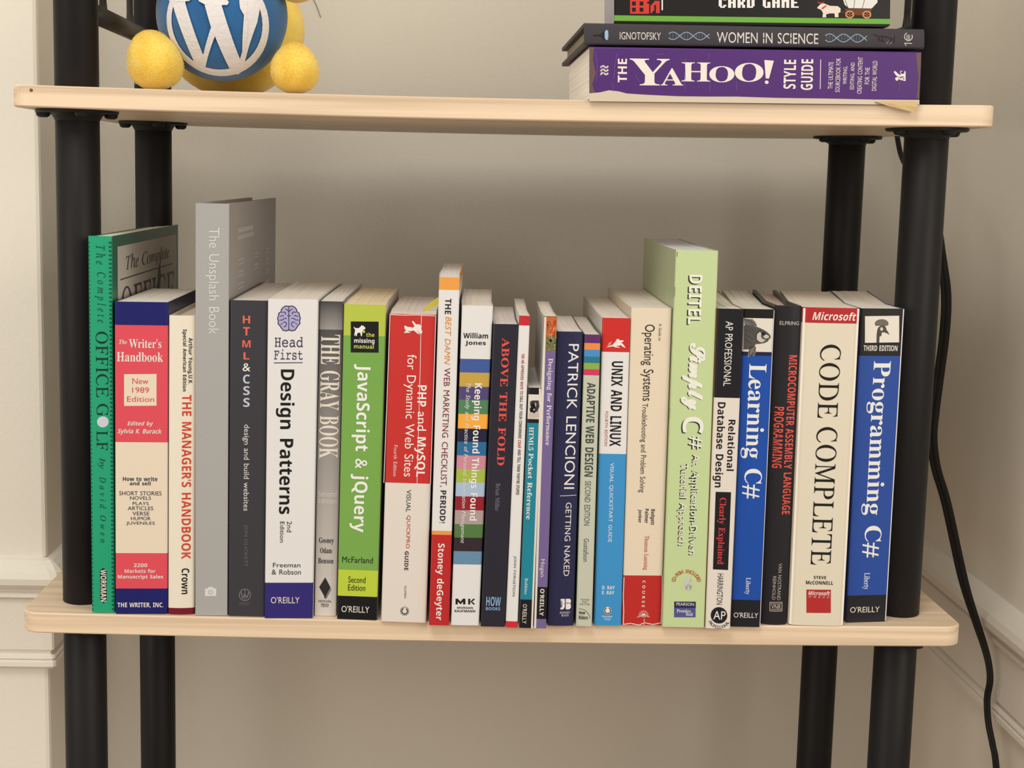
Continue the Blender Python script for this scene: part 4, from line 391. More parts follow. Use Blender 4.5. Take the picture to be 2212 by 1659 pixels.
  ['T','publisher_lettering','BOOKS','hb','H','i',0.1805,0.7698,0.05567,0.06618,(134,172,204),3],
 ]),
 (dict(key='hundred', label='thin white paperback with red caps at both ends of spine', c=[[357.72, -11.84, -1.8], [366.43, -12.5, -1.8], [361.97, -11.84, 225.38], [369.65, -12.5, 225.38]], depth=151.7, k=0.03, cover=(229, 224, 212), side=(229, 224, 212), lefts=(229, 224, 212), pages=(222, 212, 193), ct=0.46666666666666673, recess=0.4, bulge=0, bands=[[0.9696, (198, 44, 52)], [0.0207, (229, 224, 212)], [0.0, (206, 48, 56)]], lying=False, rough=0.35, cloth=0, edge=1.2, wrap=0, d0=39.7, squeeze=0.0, dleft=0.0, kind='paperback'), [
  ['T','title_lettering','100 HR APPROVED WAYS TO','hb','D','i',0.3638,0.6319,0.75314,0.88145,(176,60,56),3],
  ['T','title_lettering',"CALL OUT YOUR COWORKERS'",'hb','D','i',0.3813,0.6487,0.61209,0.74949,(46,42,42),3],
  ['T','title_lettering','CRAP','hb','D','i',0.3746,0.6416,0.58255,0.60839,(176,60,56),3],
  ['T','title_lettering',"AND TELL THEM THEY'RE STUPID",'hb','D','i',0.3947,0.6611,0.43309,0.57887,(46,42,42),3],
  ['T','author_lettering','JOHN FORGETSON','n','D','i',0.4017,0.6664,0.10309,0.23476,(62,58,58),3],
 ]),
 (dict(key='html5', label='shortest book of the row, a slim teal pocket paperback', c=[[367.54, -12.44, -1.8], [377.66, -12.83, -1.8], [370.0, -12.44, 174.32], [379.06, -12.83, 174.32]], depth=116.7, k=0.03, cover=(34, 132, 146), side=(226, 215, 196), lefts=(226, 215, 196), pages=(216, 206, 190), ct=0.46666666666666673, recess=0.4, bulge=0, bands=[[0.9725, (30, 27, 26)], [0.8723, (226, 215, 196)], [0.856, (30, 27, 26)], [0.1207, (34, 132, 146)], [0.0, (30, 28, 28)]], lying=False, rough=0.35, cloth=0, edge=1.2, wrap=0, d0=39.7, squeeze=0.0, dleft=0.0, kind='paperback'), [
  ['G','spine_border',[[[0.7952,0.9977],[0.9692,0.9979],[1.0621,0.8581],[0.8869,0.8579]]],(226,215,196),1],
  ['G','spine_border',[[[0.8773,0.8579],[1.0302,0.858],[0.9828,-0.0004],[0.85,-0.0006]]],(226,215,196),1],
  ['G','animal_picture',[[[0.6415,0.9154],[0.6282,0.906],[0.5782,0.898],[0.4991,0.8925],[0.403,0.8906],[0.3044,0.8923],[0.2185,0.8976],[0.1584,0.9055],[0.1332,0.9149],[0.1467,0.9243],[0.1968,0.9323],[0.2758,0.9377],[0.3718,0.9397],[0.4701,0.9379],[0.5559,0.9327],[0.6161,0.9248]],[[0.1492,0.9437],[0.3225,0.9481],[0.8062,0.9486],[0.8843,0.9235],[0.7042,0.9024],[0.176,0.9008]]],(62,56,54),2],
  ['G','animal_picture',[[[0.2215,0.9218],[0.209,0.9184],[0.1722,0.9163],[0.1251,0.9163],[0.0857,0.9183],[0.0691,0.9216],[0.0815,0.925],[0.1184,0.9271],[0.1655,0.9271],[0.2048,0.9251]],[[0.5353,0.9111],[0.526,0.9086],[0.4983,0.9071],[0.463,0.9071],[0.4334,0.9085],[0.4209,0.911],[0.4303,0.9134],[0.4579,0.915],[0.4933,0.915],[0.5228,0.9135]],[[0.092,0.8938],[0.3082,0.9009],[0.6228,0.8918],[0.8295,0.913],[0.8784,0.8789],[0.1204,0.8765]],[[0.5467,0.9415],[0.6398,0.9338],[0.6042,0.9206],[0.527,0.931]]],(196,184,168),3],
  ['T','title_lettering','HTML5','sb','D','i',0.1635,0.531,0.74321,0.83889,(232,228,214),3],
  ['T','title_lettering','Pocket Reference','sb','D','i',0.1896,0.5606,0.45737,0.73179,(232,228,214),3],
  ['T','author_lettering','Robbins','sb','D','i',0.2729,0.5033,0.14239,0.21082,(196,214,210),3],
  ['T','publisher_lettering',"O'REILLY",'n','D','i',0.2008,0.5118,0.01867,0.1018,(232,222,203),3],
 ]),
 (dict(key='designing', label='slim violet paperback with a feather picture at the spine head', c=[[378.14, -12.81, -1.78], [387.15, -13.26, -1.78], [379.41, -12.81, 225.47], [388.71, -13.26, 225.47]], depth=130.7, k=0.03, cover=(118, 100, 142), side=(226, 215, 196), lefts=(226, 215, 196), pages=(222, 212, 193), ct=0.46666666666666673, recess=0.4, bulge=0, bands=[[0.8915, (120, 112, 70)], [0.1357, (118, 100, 142)], [0.0309, (30, 28, 30)], [0.0, (118, 100, 142)]], lying=False, rough=0.35, cloth=0, edge=1.2, wrap=0, d0=39.7, squeeze=0.0, dleft=0.0, kind='paperback'), [
  ['G','spine_border',[[[0.0201,0.9976],[0.183,0.9977],[0.1838,0.6843],[0.1855,0.0003],[0.0215,0.0002],[-0.0199,0.6842]]],(226,215,196),1],
  ['G','feather_picture',[[[0.19,0.997],[0.9655,0.9976],[0.9557,0.9442],[0.2269,0.9349]]],(206,98,48),2],
  ['G','feather_picture',[[[0.2878,0.9754],[0.3552,0.9725],[0.4085,0.9533],[0.3626,0.9533]],[[0.348,0.9882],[0.4153,0.9854],[0.4876,0.9743],[0.4419,0.9743]],[[0.454,0.9658],[0.5215,0.9629],[0.5844,0.9458],[0.5384,0.9458]],[[0.5677,0.9853],[0.6352,0.9825],[0.5457,0.9683],[0.4999,0.9682]],[[0.8441,0.9684],[0.9117,0.9656],[0.9755,0.9468],[0.9296,0.9468]],[[0.3468,0.9796],[0.4142,0.9768],[0.3179,0.9586],[0.2721,0.9586]],[[0.5504,0.9781],[0.6179,0.9753],[0.5536,0.9551],[0.5078,0.955]],[[0.4879,0.9606],[0.5555,0.9578],[0.5566,0.9454],[0.5107,0.9453]],[[0.7515,0.9665],[0.8192,0.9637],[0.7752,0.9522],[0.7293,0.9522]],[[0.8486,0.9519],[0.9164,0.949],[1.001,0.9319],[0.955,0.9319]],[[0.5299,0.9521],[0.5976,0.9493],[0.6525,0.9335],[0.6065,0.9334]],[[0.5117,0.9513],[0.5794,0.9485],[0.4724,0.9359],[0.4264,0.9358]],[[0.4245,0.9887],[0.4918,0.9858],[0.472,0.9658],[0.4262,0.9658]]],(232,150,96),3],
  ['G','feather_picture',[[[0.3893,0.9884],[0.4566,0.9855],[0.379,0.9723],[0.3333,0.9722]],[[0.7384,0.9835],[0.8059,0.9807],[0.754,0.9658],[0.7082,0.9658]],[[0.7996,0.9583],[0.8674,0.9554],[0.8014,0.9374],[0.7554,0.9374]],[[0.8088,0.9894],[0.8763,0.9866],[0.9027,0.971],[0.8569,0.9709]],[[0.8709,0.9558],[0.9387,0.9529],[0.8916,0.9379],[0.8456,0.9378]],[[0.577,0.9751],[0.6445,0.9723],[0.6231,0.9566],[0.5772,0.9566]],[[0.2815,0.9656],[0.349,0.9628],[0.3447,0.9509],[0.2988,0.9509]],[[0.5077,0.9842],[0.5752,0.9813],[0.5236,0.9653],[0.4778,0.9653]],[[0.8252,0.9888],[0.8927,0.986],[0.8273,0.9766],[0.7816,0.9765]],[[0.3622,0.973],[0.4296,0.9701],[0.4554,0.961],[0.4096,0.9609]],[[0.2528,0.9802],[0.3202,0.9774],[0.3688,0.9576],[0.3229,0.9576]],[[0.4295,0.9846],[0.4969,0.9818],[0.4161,0.9679],[0.3703,0.9679]],[[0.2665,0.9854],[0.3339,0.9826],[0.3,0.9648],[0.2542,0.9648]]],(160,70,40),3],
  ['G','feather_picture',[[[0.278,0.9301],[0.3427,0.9316],[0.3666,0.9258],[0.2953,0.9243]],[[0.2777,0.918],[0.3424,0.9195],[0.3664,0.9137],[0.295,0.9122]],[[0.3296,0.9166],[0.3944,0.9181],[0.4184,0.9123],[0.3469,0.9108]],[[0.8694,0.9189],[0.9341,0.9204],[0.9585,0.9147],[0.8872,0.9132]],[[0.2733,0.9206],[0.3381,0.9221],[0.362,0.9163],[0.2906,0.9148]],[[0.7721,0.9181],[0.8368,0.9196],[0.8611,0.9138],[0.7898,0.9123]],[[0.3959,0.9287],[0.4606,0.9302],[0.4846,0.9244],[0.4133,0.9229]],[[0.3288,0.9345],[0.3935,0.936],[0.4174,0.9303],[0.3461,0.9288]],[[0.869,0.9218],[0.9337,0.9233],[0.9581,0.9175],[0.8868,0.916]],[[0.7541,0.9088],[0.8189,0.9103],[0.8432,0.9045],[0.7718,0.903]],[[0.3945,0.9036],[0.4594,0.9051],[0.4834,0.8994],[0.4119,0.8979]],[[0.4672,0.9119],[0.532,0.9134],[0.5561,0.9076],[0.4847,0.9061]],[[0.7628,0.917],[0.8275,0.9185],[0.8518,0.9127],[0.7805,0.9112]]],(86,100,52),3],
  ['G','feather_picture',[[[0.3704,0.9343],[0.435,0.9358],[0.459,0.93],[0.3877,0.9285]],[[0.6656,0.9311],[0.7302,0.9326],[0.7544,0.9269],[0.6832,0.9253]],[[0.4218,0.899],[0.4867,0.9005],[0.5108,0.8947],[0.4392,0.8932]],[[0.7337,0.9214],[0.7984,0.9229],[0.8226,0.9171],[0.7513,0.9156]],[[0.4012,0.9211],[0.4659,0.9226],[0.4899,0.9168],[0.4185,0.9153]],[[0.4185,0.9031],[0.4834,0.9046],[0.5075,0.8988],[0.4359,0.8973]],[[0.2656,0.9269],[0.3303,0.9284],[0.3542,0.9226],[0.2828,0.9211]],[[0.4072,0.9038],[0.4721,0.9053],[0.4962,0.8995],[0.4247,0.898]],[[0.8347,0.9156],[0.8994,0.9171],[0.9238,0.9113],[0.8525,0.9098]],[[0.8204,0.9123],[0.8851,0.9138],[0.9095,0.908],[0.8381,0.9065]],[[0.55,0.9332],[0.6147,0.9347],[0.6388,0.9289],[0.5675,0.9274]],[[0.8276,0.9021],[0.8925,0.9036],[0.9169,0.8978],[0.8454,0.8963]],[[0.7566,0.9126],[0.8213,0.9141],[0.8456,0.9084],[0.7742,0.9069]]],(164,166,108),3],
  ['G','feather_picture',[[[0.672,0.9245],[0.6589,0.922],[0.6193,0.9202],[0.5639,0.9194],[0.5074,0.9201],[0.4651,0.9218],[0.4484,0.9243],[0.4615,0.9267],[0.5011,0.9286],[0.5565,0.9293],[0.6129,0.9287],[0.6552,0.9269]]],(36,30,26),4],
  ['T','title_lettering','Designing for Performance','sb','D','c',0.4475,0.7916,0.59341,0.8686,(226,218,214),3],
  ['T','author_lettering','Hogan','n','D','c',0.4032,0.7151,0.16919,0.22655,(222,214,212),3],
  ['T','publisher_lettering',"O'REILLY",'hb','D','i',0.4168,0.7483,0.04174,0.12985,(232,222,203),3],
 ]),
 (dict(key='lencioni', label='navy book with large white vertical lettering, left of the pale grey-green one', c=[[388.63, -5.98, -1.75], [407.69, -5.12, -1.75], [389.54, -5.98, 214.09], [408.31, -5.12, 214.09]], depth=126.0, k=0.03, cover=(44, 44, 72), side=(44, 44, 72), lefts=(44, 44, 72), pages=(220, 208, 192), ct=0.46666666666666673, recess=0.4, bulge=1.0, bands=None, lying=False, rough=0.35, cloth=0, edge=1.2, wrap=0, d0=39.7, squeeze=0.0, dleft=0.0, kind='paperback'), [
  ['T','author_lettering','PATRICK LENCIONI','n','D','i',0.4488,0.8449,0.47264,0.95922,(232,226,214),3],
  ['G','divider',[[[0.3102,0.4474],[0.9334,0.45],[0.932,0.452],[0.3088,0.4495]]],(214,208,200),2],
  ['T','title_lettering','GETTING NAKED','n','D','i',0.5388,0.7636,0.17311,0.42651,(226,220,208),3],
  ['G','publisher_emblem',[[[0.4683,0.094],[0.6236,0.0942],[0.6339,0.0664],[0.5896,0.0586],[0.4725,0.0568],[0.4699,0.064],[0.5306,0.0654],[0.5221,0.0885],[0.4704,0.0884]],[[0.6613,0.0942],[0.8024,0.0944],[0.8605,0.0903],[0.8634,0.0826],[0.8182,0.0774],[0.872,0.0719],[0.8705,0.0633],[0.8161,0.0577],[0.6748,0.0575]]],(234,228,216),2],
  ['G','publisher_emblem',[[[0.7225,0.0815],[0.8077,0.0803],[0.8081,0.0791],[0.6674,0.0776]],[[0.5171,0.0765],[0.6671,0.0784],[0.6676,0.0772]]],(44,44,72),3],
  ['T','publisher_lettering','JOSSEY','sb','H','i',0.4427,0.8492,0.04211,0.05051,(200,196,190),3],
  ['T','publisher_lettering','BASS','sb','H','i',0.5153,0.7904,0.03308,0.04115,(200,196,190),3],
 ]),
 (dict(key='adaptive', label='slim pale grey-green paperback with a ladder of coloured stripes at the top', c=[[409.3, -6.15, -1.72], [421.05, -6.75, -1.72], [409.11, -6.15, 212.39], [420.57, -6.75, 212.39]], depth=140.0, k=0.03, cover=(198, 198, 172), side=(112, 140, 84), lefts=(112, 140, 84), pages=(222, 212, 193), ct=0.46666666666666673, recess=0.4, bulge=0, bands=[[0.9712, (98, 48, 98)], [0.9495, (236, 140, 72)], [0.9263, (76, 142, 192)], [0.9045, (44, 120, 134)], [0.8836, (144, 172, 66)], [0.8633, (206, 62, 98)], [0.0, (198, 198, 172)]], lying=False, rough=0.35, cloth=0, edge=1.2, wrap=0, d0=39.7, squeeze=0.0, dleft=0.0, kind='paperback'), [
  ['T','title_lettering','ADAPTIVE WEB DESIGN','hb','D','i',0.2436,0.7669,0.5196,0.83874,(66,74,66),3],
  ['T','edition_lettering','SECOND EDITION','n','D','i',0.3012,0.6608,0.35152,0.50451,(88,94,84),3],
  ['T','author_lettering','Gustafson','n','D','i',0.3257,0.648,0.22629,0.30666,(92,94,84),3],
  ['T','series_lettering','VOICES','n','H','i',0.2376,0.7846,0.09049,0.09617,(100,98,88),3],
  ['T','series_lettering','THAT','n','H','i',0.3283,0.6738,0.08237,0.08805,(100,98,88),3],
  ['T','series_lettering','MATTER','n','H','i',0.2032,0.8221,0.07426,0.07995,(100,98,88),3],
  ['T','publisher_lettering','New','hb','H','i',0.1758,0.5501,0.04162,0.053,(40,40,36),3],
  ['T','publisher_lettering','Riders','hb','H','i',0.1704,0.7174,0.02379,0.03762,(40,40,36),3],
  ['G','publisher_arc',[[[0.1329,0.0602],[0.2941,0.0593],[0.2963,0.061],[0.135,0.0618]],[[0.2808,0.0595],[0.4244,0.0576],[0.4305,0.0592],[0.2869,0.061]],[[0.4111,0.0578],[0.5366,0.0548],[0.5474,0.0563],[0.4219,0.0593]],[[0.5239,0.0552],[0.631,0.0512],[0.6468,0.0525],[0.5398,0.0566]],[[0.6197,0.0517],[0.7077,0.0465],[0.7283,0.0477],[0.6403,0.0528]],[[0.6987,0.0472],[0.7673,0.041],[0.7917,0.0418],[0.7231,0.048]],[[0.7609,0.0417],[0.81,0.0344],[0.8369,0.035],[0.7878,0.0423]],[[0.8061,0.0352],[0.8359,0.0269],[0.8642,0.0272],[0.8344,0.0355]]],(60,60,54),2],
 ]),
 (dict(key='unix', label='red, white and blue banded paperback with heavy black title', c=[[422.93, -3.36, -1.66], [442.77, -3.65, -1.66], [421.76, -3.36, 224.18], [441.75, -3.65, 224.18]], depth=198.3, k=0.03, cover=(229, 224, 212), side=(229, 224, 212), lefts=(220, 212, 196), pages=(222, 212, 193), ct=0.46666666666666673, recess=0.4, bulge=0, bands=[[0.8921, (206, 48, 42)], [0.5648, (229, 224, 212)], [0.0, (64, 146, 196)]], lying=False, rough=0.35, cloth=0, edge=1.2, wrap=0, d0=39.7, squeeze=0.0, dleft=0.0, kind='paperback'), [
  ['G','rabbit_emblem',[[[0.1534,0.9059],[0.2595,0.9112],[0.3755,0.9144],[0.4887,0.9257],[0.5237,0.933],[0.6029,0.9339],[0.6372,0.9293],[0.7584,0.9304],[0.7693,0.9261],[0.6863,0.9226],[0.7629,0.9176],[0.856,0.9058],[0.7518,0.9091],[0.6702,0.9149],[0.6104,0.9118],[0.4934,0.9116],[0.6828,0.9055],[0.495,0.9069],[0.3909,0.9102]],[[0.2436,0.9176],[0.3557,0.9223],[0.3488,0.9237],[0.2368,0.919]],[[0.2136,0.9116],[0.3204,0.9172],[0.3123,0.9185],[0.2054,0.9129]]],(238,228,214),2],
  ['T','title_lettering','UNIX AND LINUX','hb','D','i',0.3735,0.7758,0.5896,0.86267,(28,25,24),3],
  ['T','edition_lettering','FOURTH EDITION','n','D','i',0.1878,0.2946,0.59057,0.70118,(190,66,54),3],
  ['T','series_lettering','VISUAL QUICKSTART GUIDE','n','D','i',0.4005,0.559,0.27625,0.53538,(232,232,222),3],
  ['T','author_lettering','D. RAY','hb','H','i',0.2556,0.7191,0.11956,0.13142,(232,232,222),3],
  ['T','author_lettering','E. RAY','hb','H','i',0.2609,0.7079,0.10292,0.11478,(232,232,222),3],
  ['G','publisher_emblem',[[[0.6366,0.0491],[0.6326,0.0455],[0.6184,0.0421],[0.595,0.0392],[0.5639,0.0369],[0.5273,0.0355],[0.4877,0.035],[0.4478,0.0354],[0.4103,0.0367],[0.3777,0.0389],[0.3524,0.0417],[0.3359,0.0451],[0.3295,0.0487],[0.3336,0.0523],[0.3478,0.0556],[0.3713,0.0586],[0.4023,0.0608],[0.4389,0.0623],[0.4784,0.0628],[0.5183,0.0624],[0.5558,0.061],[0.5883,0.0589],[0.6137,0.056],[0.6302,0.0527]]],(230,226,214),2],
  ['G','publisher_emblem',[[[0.5109,0.0565],[0.5226,0.0597],[0.5456,0.0587],[0.527,0.0558]],[[0.527,0.0558],[0.5456,0.0587],[0.5661,0.0574],[0.5414,0.0549]],[[0.5414,0.0549],[0.5661,0.0574],[0.5833,0.0557],[0.5535,0.0537]],[[0.5535,0.0537],[0.5833,0.0557],[0.5965,0.0537],[0.5628,0.0523]],[[0.5628,0.0523],[0.5965,0.0537],[0.6053,0.0516],[0.569,0.0508]],[[0.569,0.0508],[0.6053,0.0516],[0.6092,0.0493],[0.5717,0.0492]],[[0.5717,0.0492],[0.6092,0.0493],[0.6081,0.0471],[0.5709,0.0476]],[[0.5709,0.0476],[0.6081,0.0471],[0.602,0.0449],[0.5666,0.0461]],[[0.5666,0.0461],[0.602,0.0449],[0.5912,0.0428],[0.5591,0.0446]],[[0.5591,0.0446],[0.5912,0.0428],[0.5762,0.041],[0.5485,0.0434]],[[0.5485,0.0434],[0.5762,0.041],[0.5574,0.0395],[0.5353,0.0423]],[[0.5353,0.0423],[0.5574,0.0395],[0.5357,0.0384],[0.52,0.0415]],[[0.52,0.0415],[0.5357,0.0384],[0.5118,0.0377],[0.5033,0.041]],[[0.5033,0.041],[0.5118,0.0377],[0.4869,0.0374],[0.4857,0.0408]],[[0.4857,0.0408],[0.4869,0.0374],[0.4618,0.0376],[0.4681,0.041]],[[0.4681,0.041],[0.4618,0.0376],[0.4375,0.0383],[0.4511,0.0414]],[[0.4511,0.0414],[0.4375,0.0383],[0.4151,0.0393],[0.4353,0.0422]],[[0.4353,0.0422],[0.4151,0.0393],[0.3953,0.0408],[0.4214,0.0432]],[[0.4214,0.0432],[0.3953,0.0408],[0.379,0.0425],[0.41,0.0444]],[[0.41,0.0444],[0.379,0.0425],[0.3669,0.0445],[0.4014,0.0458]],[[0.4014,0.0458],[0.3669,0.0445],[0.3594,0.0467],[0.3962,0.0474]],[[0.3962,0.0474],[0.3594,0.0467],[0.3568,0.049],[0.3943,0.049]],[[0.3943,0.049],[0.3568,0.049],[0.3592,0.0513],[0.396,0.0505]],[[0.396,0.0505],[0.3592,0.0513],[0.3665,0.0534],[0.4011,0.0521]],[[0.4011,0.0521],[0.3665,0.0534],[0.3784,0.0554],[0.4095,0.0535]],[[0.4095,0.0535],[0.3784,0.0554],[0.3944,0.0571],[0.4208,0.0547]],[[0.4208,0.0547],[0.3944,0.0571],[0.414,0.0585],[0.4345,0.0557]],[[0.4345,0.0557],[0.414,0.0585],[0.4363,0.0596],[0.4502,0.0564]],[[0.6298,0.0491],[0.64,0.0491],[0.6372,0.0459],[0.6271,0.0461]],[[0.6271,0.0461],[0.6372,0.0459],[0.6266,0.0429],[0.6172,0.0433]],[[0.6172,0.0433],[0.6266,0.0429],[0.6088,0.0402],[0.6006,0.0408]],[[0.6006,0.0408],[0.6088,0.0402],[0.5847,0.0379],[0.5781,0.0386]],[[0.5781,0.0386],[0.5847,0.0379],[0.5555,0.0362],[0.5508,0.037]],[[0.5508,0.037],[0.5555,0.0362],[0.5227,0.0351],[0.5201,0.036]],[[0.5201,0.036],[0.5227,0.0351],[0.4878,0.0347],[0.4875,0.0356]],[[0.4875,0.0356],[0.4878,0.0347],[0.4527,0.035],[0.4547,0.0359]],[[0.4547,0.0359],[0.4527,0.035],[0.4192,0.036],[0.4234,0.0368]],[[0.4234,0.0368],[0.4192,0.036],[0.3888,0.0376],[0.395,0.0384]],[[0.395,0.0384],[0.3888,0.0376],[0.3632,0.0398],[0.3711,0.0404]],[[0.3711,0.0404],[0.3632,0.0398],[0.3437,0.0425],[0.3528,0.0429]],[[0.3528,0.0429],[0.3437,0.0425],[0.3311,0.0455],[0.341,0.0457]],[[0.341,0.0457],[0.3311,0.0455],[0.3261,0.0487],[0.3363,0.0487]],[[0.3363,0.0487],[0.3261,0.0487],[0.329,0.0518],[0.3391,0.0516]],[[0.3391,0.0516],[0.329,0.0518],[0.3397,0.0548],[0.349,0.0545]],[[0.349,0.0545],[0.3397,0.0548],[0.3575,0.0576],[0.3657,0.057]],[[0.3657,0.057],[0.3575,0.0576],[0.3816,0.0599],[0.3882,0.0591]],[[0.3882,0.0591],[0.3816,0.0599],[0.4108,0.0616],[0.4155,0.0608]],[[0.4155,0.0608],[0.4108,0.0616],[0.4436,0.0627],[0.4461,0.0618]],[[0.4461,0.0618],[0.4436,0.0627],[0.4783,0.0631],[0.4786,0.0622]],[[0.4786,0.0622],[0.4783,0.0631],[0.5133,0.0628],[0.5114,0.0619]],[[0.5114,0.0619],[0.5133,0.0628],[0.5468,0.0618],[0.5427,0.0609]],[[0.5427,0.0609],[0.5468,0.0618],[0.5772,0.0601],[0.571,0.0594]],[[0.571,0.0594],[0.5772,0.0601],[0.6028,0.0579],[0.595,0.0573]],[[0.595,0.0573],[0.6028,0.0579],[0.6224,0.0553],[0.6133,0.0548]],[[0.6133,0.0548],[0.6224,0.0553],[0.635,0.0523],[0.6251,0.052]],[[0.6251,0.052],[0.635,0.0523],[0.64,0.0491],[0.6298,0.0491]]],(40,60,80),3],
  ['T','publisher_lettering','Peachpit','hb','H','i',0.2917,0.6624,0.02412,0.03263,(214,222,220),3],
  ['T','publisher_lettering','Press','hb','H','i',0.3798,0.5935,0.01716,0.02336,(214,222,220),3],
 ]),
 (dict(key='opsys', label='thick cream paperback with worn red block at the spine foot', c=[[443.36, -2.52, -1.55], [472.26, -1.39, -1.55], [442.1, -2.52, 231.72], [471.46, -1.39, 231.72]], depth=192.5, k=0.03, cover=(230, 212, 180), side=(218, 200, 170), lefts=(218, 200, 170), pages=(222, 212, 193), ct=0.46666666666666673, recess=0.4, bulge=0, bands=[[0.16, (230, 212, 180)], [0.0, (190, 44, 38)]], lying=False, rough=0.5, cloth=0, edge=1.2, wrap=0, d0=39.7, squeeze=0.0, dleft=0.0, kind='paperback'), [
  ['T','spine_lettering','A Guide to','n','D','i',0.6864,0.7576,0.89984,0.95184,(74,62,54),3],
  ['T','title_lettering','Operating Systems','n','D','c',0.3499,0.5921,0.71275,0.94909,(46,38,34),3],
  ['T','subtitle_lettering','Troubleshooting and Problem Solving','n','D','c',0.3462,0.4813,0.42534,0.70439,(54,44,38),3],
  ['T','author_lettering','Badgett','hb','D','c',0.6537,0.7511,0.32223,0.37234,(54,44,38),3],
  ['T','author_lettering','Palmer','hb','D','c',0.4981,0.5955,0.3278,0.37347,(54,44,38),3],
  ['T','author_lettering','Jonker','hb','D','c',0.3379,0.4238,0.32892,0.37091,(54,44,38),3],
  ['T','publisher_lettering','Thomson Learning','sb','D','c',0.5106,0.6204,0.17817,0.28707,(196,110,84),3],
  ['T','publisher_lettering','C O U R S E','hb','D','i',0.4916,0.5675,0.05788,0.14383,(236,216,198),3],
  ['G','sunrise_emblem',[[[0.6126,0.031],[0.676,0.0312],[0.6756,0.0327],[0.6122,0.0325]],[[0.6088,0.0344],[0.6665,0.0376],[0.6616,0.039],[0.6039,0.0358]],[[0.5951,0.0374],[0.6384,0.0432],[0.6298,0.0442],[0.5866,0.0384]],[[0.5738,0.0395],[0.5961,0.047],[0.5851,0.0476],[0.5628,0.04]],[[0.5479,0.0404],[0.5459,0.0485],[0.5341,0.0484],[0.5362,0.0403]],[[0.5216,0.0399],[0.4954,0.0474],[0.4847,0.0468],[0.5109,0.0393]],[[0.4986,0.0383],[0.4524,0.0439],[0.4444,0.0428],[0.4906,0.0372]],[[0.4827,0.0356],[0.4234,0.0385],[0.4192,0.0371],[0.4785,0.0342]],[[0.476,0.0323],[0.4127,0.0321],[0.413,0.0306],[0.4764,0.0308]],[[0.486,0.03],[0.4875,0.032],[0.4929,0.0338],[0.5019,0.0354],[0.5137,0.0366],[0.5277,0.0374],[0.5428,0.0377],[0.558,0.0374],[0.5724,0.0367],[0.5848,0.0355],[0.5945,0.034],[0.6009,0.0322],[0.6034,0.0303]],[[0.3805,0.0244],[0.4909,0.0277],[0.4874,0.0295],[0.377,0.0261]],[[0.4817,0.0278],[0.5583,0.0247],[0.5623,0.0264],[0.4857,0.0295]],[[0.5574,0.0247],[0.6324,0.0281],[0.6274,0.0298],[0.5525,0.0264]],[[0.6226,0.0281],[0.6992,0.025],[0.7032,0.0267],[0.6266,0.0298]]],(236,214,194),2],
  ['G','worn_edge',[[[0.0083,0.1553],[0.0048,0.0885],[0.0258,0.0885],[0.0292,0.1552]],[[0.0046,0.0895],[0.0265,0.0435],[0.0476,0.0437],[0.0256,0.0896]],[[0.0262,0.0447],[0.0239,0.0001],[0.045,0.0],[0.0473,0.0447]],[[0.9799,0.1616],[0.993,0.0756],[1.0094,0.0756],[0.9961,0.1616]],[[0.993,0.0765],[0.99,0.0051],[1.0065,0.0051],[1.0094,0.0764]],[[0.0316,0.0007],[0.2274,0.0042],[0.2242,0.0069],[0.0284,0.0034]],[[0.2155,0.0043],[0.437,-0.0015],[0.4409,0.0011],[0.2194,0.0069]],[[0.4353,-0.0016],[0.5822,0.0067],[0.5735,0.0091],[0.4265,0.0009]],[[0.5679,0.0065],[0.7896,0.0007],[0.7934,0.0033],[0.5718,0.0091]],[[0.7854,0.0007],[0.9924,0.0058],[0.988,0.0084],[0.781,0.0033]],[[0.5712,-0.0002],[0.5721,0.02],[0.558,0.0201],[0.5571,-0.0002]]],(238,220,196),4],
 ]),
 (dict(key='deitel', label='tall thick light green paperback, tallest on the right half', c=[[472.61, -5.8, -1.4], [503.51, -6.36, -1.4], [471.81, -5.8, 273.5], [501.89, -6.36, 273.5]], depth=204.2, k=0.03, cover=(198, 212, 150), side=(96, 150, 72), lefts=(186, 192, 146), pages=(208, 206, 212), ct=0.46666666666666673, recess=0.4, bulge=0, bands=None, lying=False, rough=0.35, cloth=0, edge=1.2, wrap=0, d0=39.7, squeeze=0.0, dleft=0.0, kind='paperback'), [
  ['T','letter_backing','DEITEL','hb','D','i',0.3095,0.6165,0.80721,0.93473,(46,48,40),2],
  ['T','title_lettering','DEITEL','hb','D','i',0.341,0.648,0.80968,0.93718,(238,234,212),3],
  ['T','letter_backing','Simply','script','D','i',0.2175,0.7365,0.5842,0.75663,(46,48,40),2],
  ['T','title_lettering','Simply','script','D','i',0.2535,0.7724,0.58672,0.75912,(238,234,212),3],
  ['T','title_lettering','Simply','script','D','i',0.2637,0.7826,0.58869,0.76107,(238,234,212),3.5],
  ['T','title_lettering','Simply','script','D','i',0.2433,0.7623,0.58474,0.75717,(238,234,212),4.0],
  ['T','title_lettering','Simply','script','D','i',0.2669,0.7859,0.58528,0.7577,(238,234,212),4.5],
  ['T','title_lettering','Simply','script','D','i',0.24,0.759,0.58815,0.76054,(238,234,212),5.0],
  ['T','title_lettering','Simply','script','D','i',0.2544,0.7734,0.58379,0.75623,(238,234,212),5.5],
  ['T','letter_backing','C','hb','D','i',0.2727,0.7713,0.52062,0.56473,(46,48,40),2],
  ['T','title_lettering','C','hb','D','i',0.3045,0.803,0.52314,0.56724,(238,234,212),3],
  ['T','letter_backing','#','hb','D','i',0.4388,0.7534,0.48022,0.51402,(46,48,40),2],
  ['T','title_lettering','#','hb','D','i',0.4706,0.7852,0.48274,0.51654,(238,234,212),3],
  ['T','letter_backing','An Application-Driven','hb','D','c',0.5491,0.7124,0.1967,0.4665,(46,48,40),2],
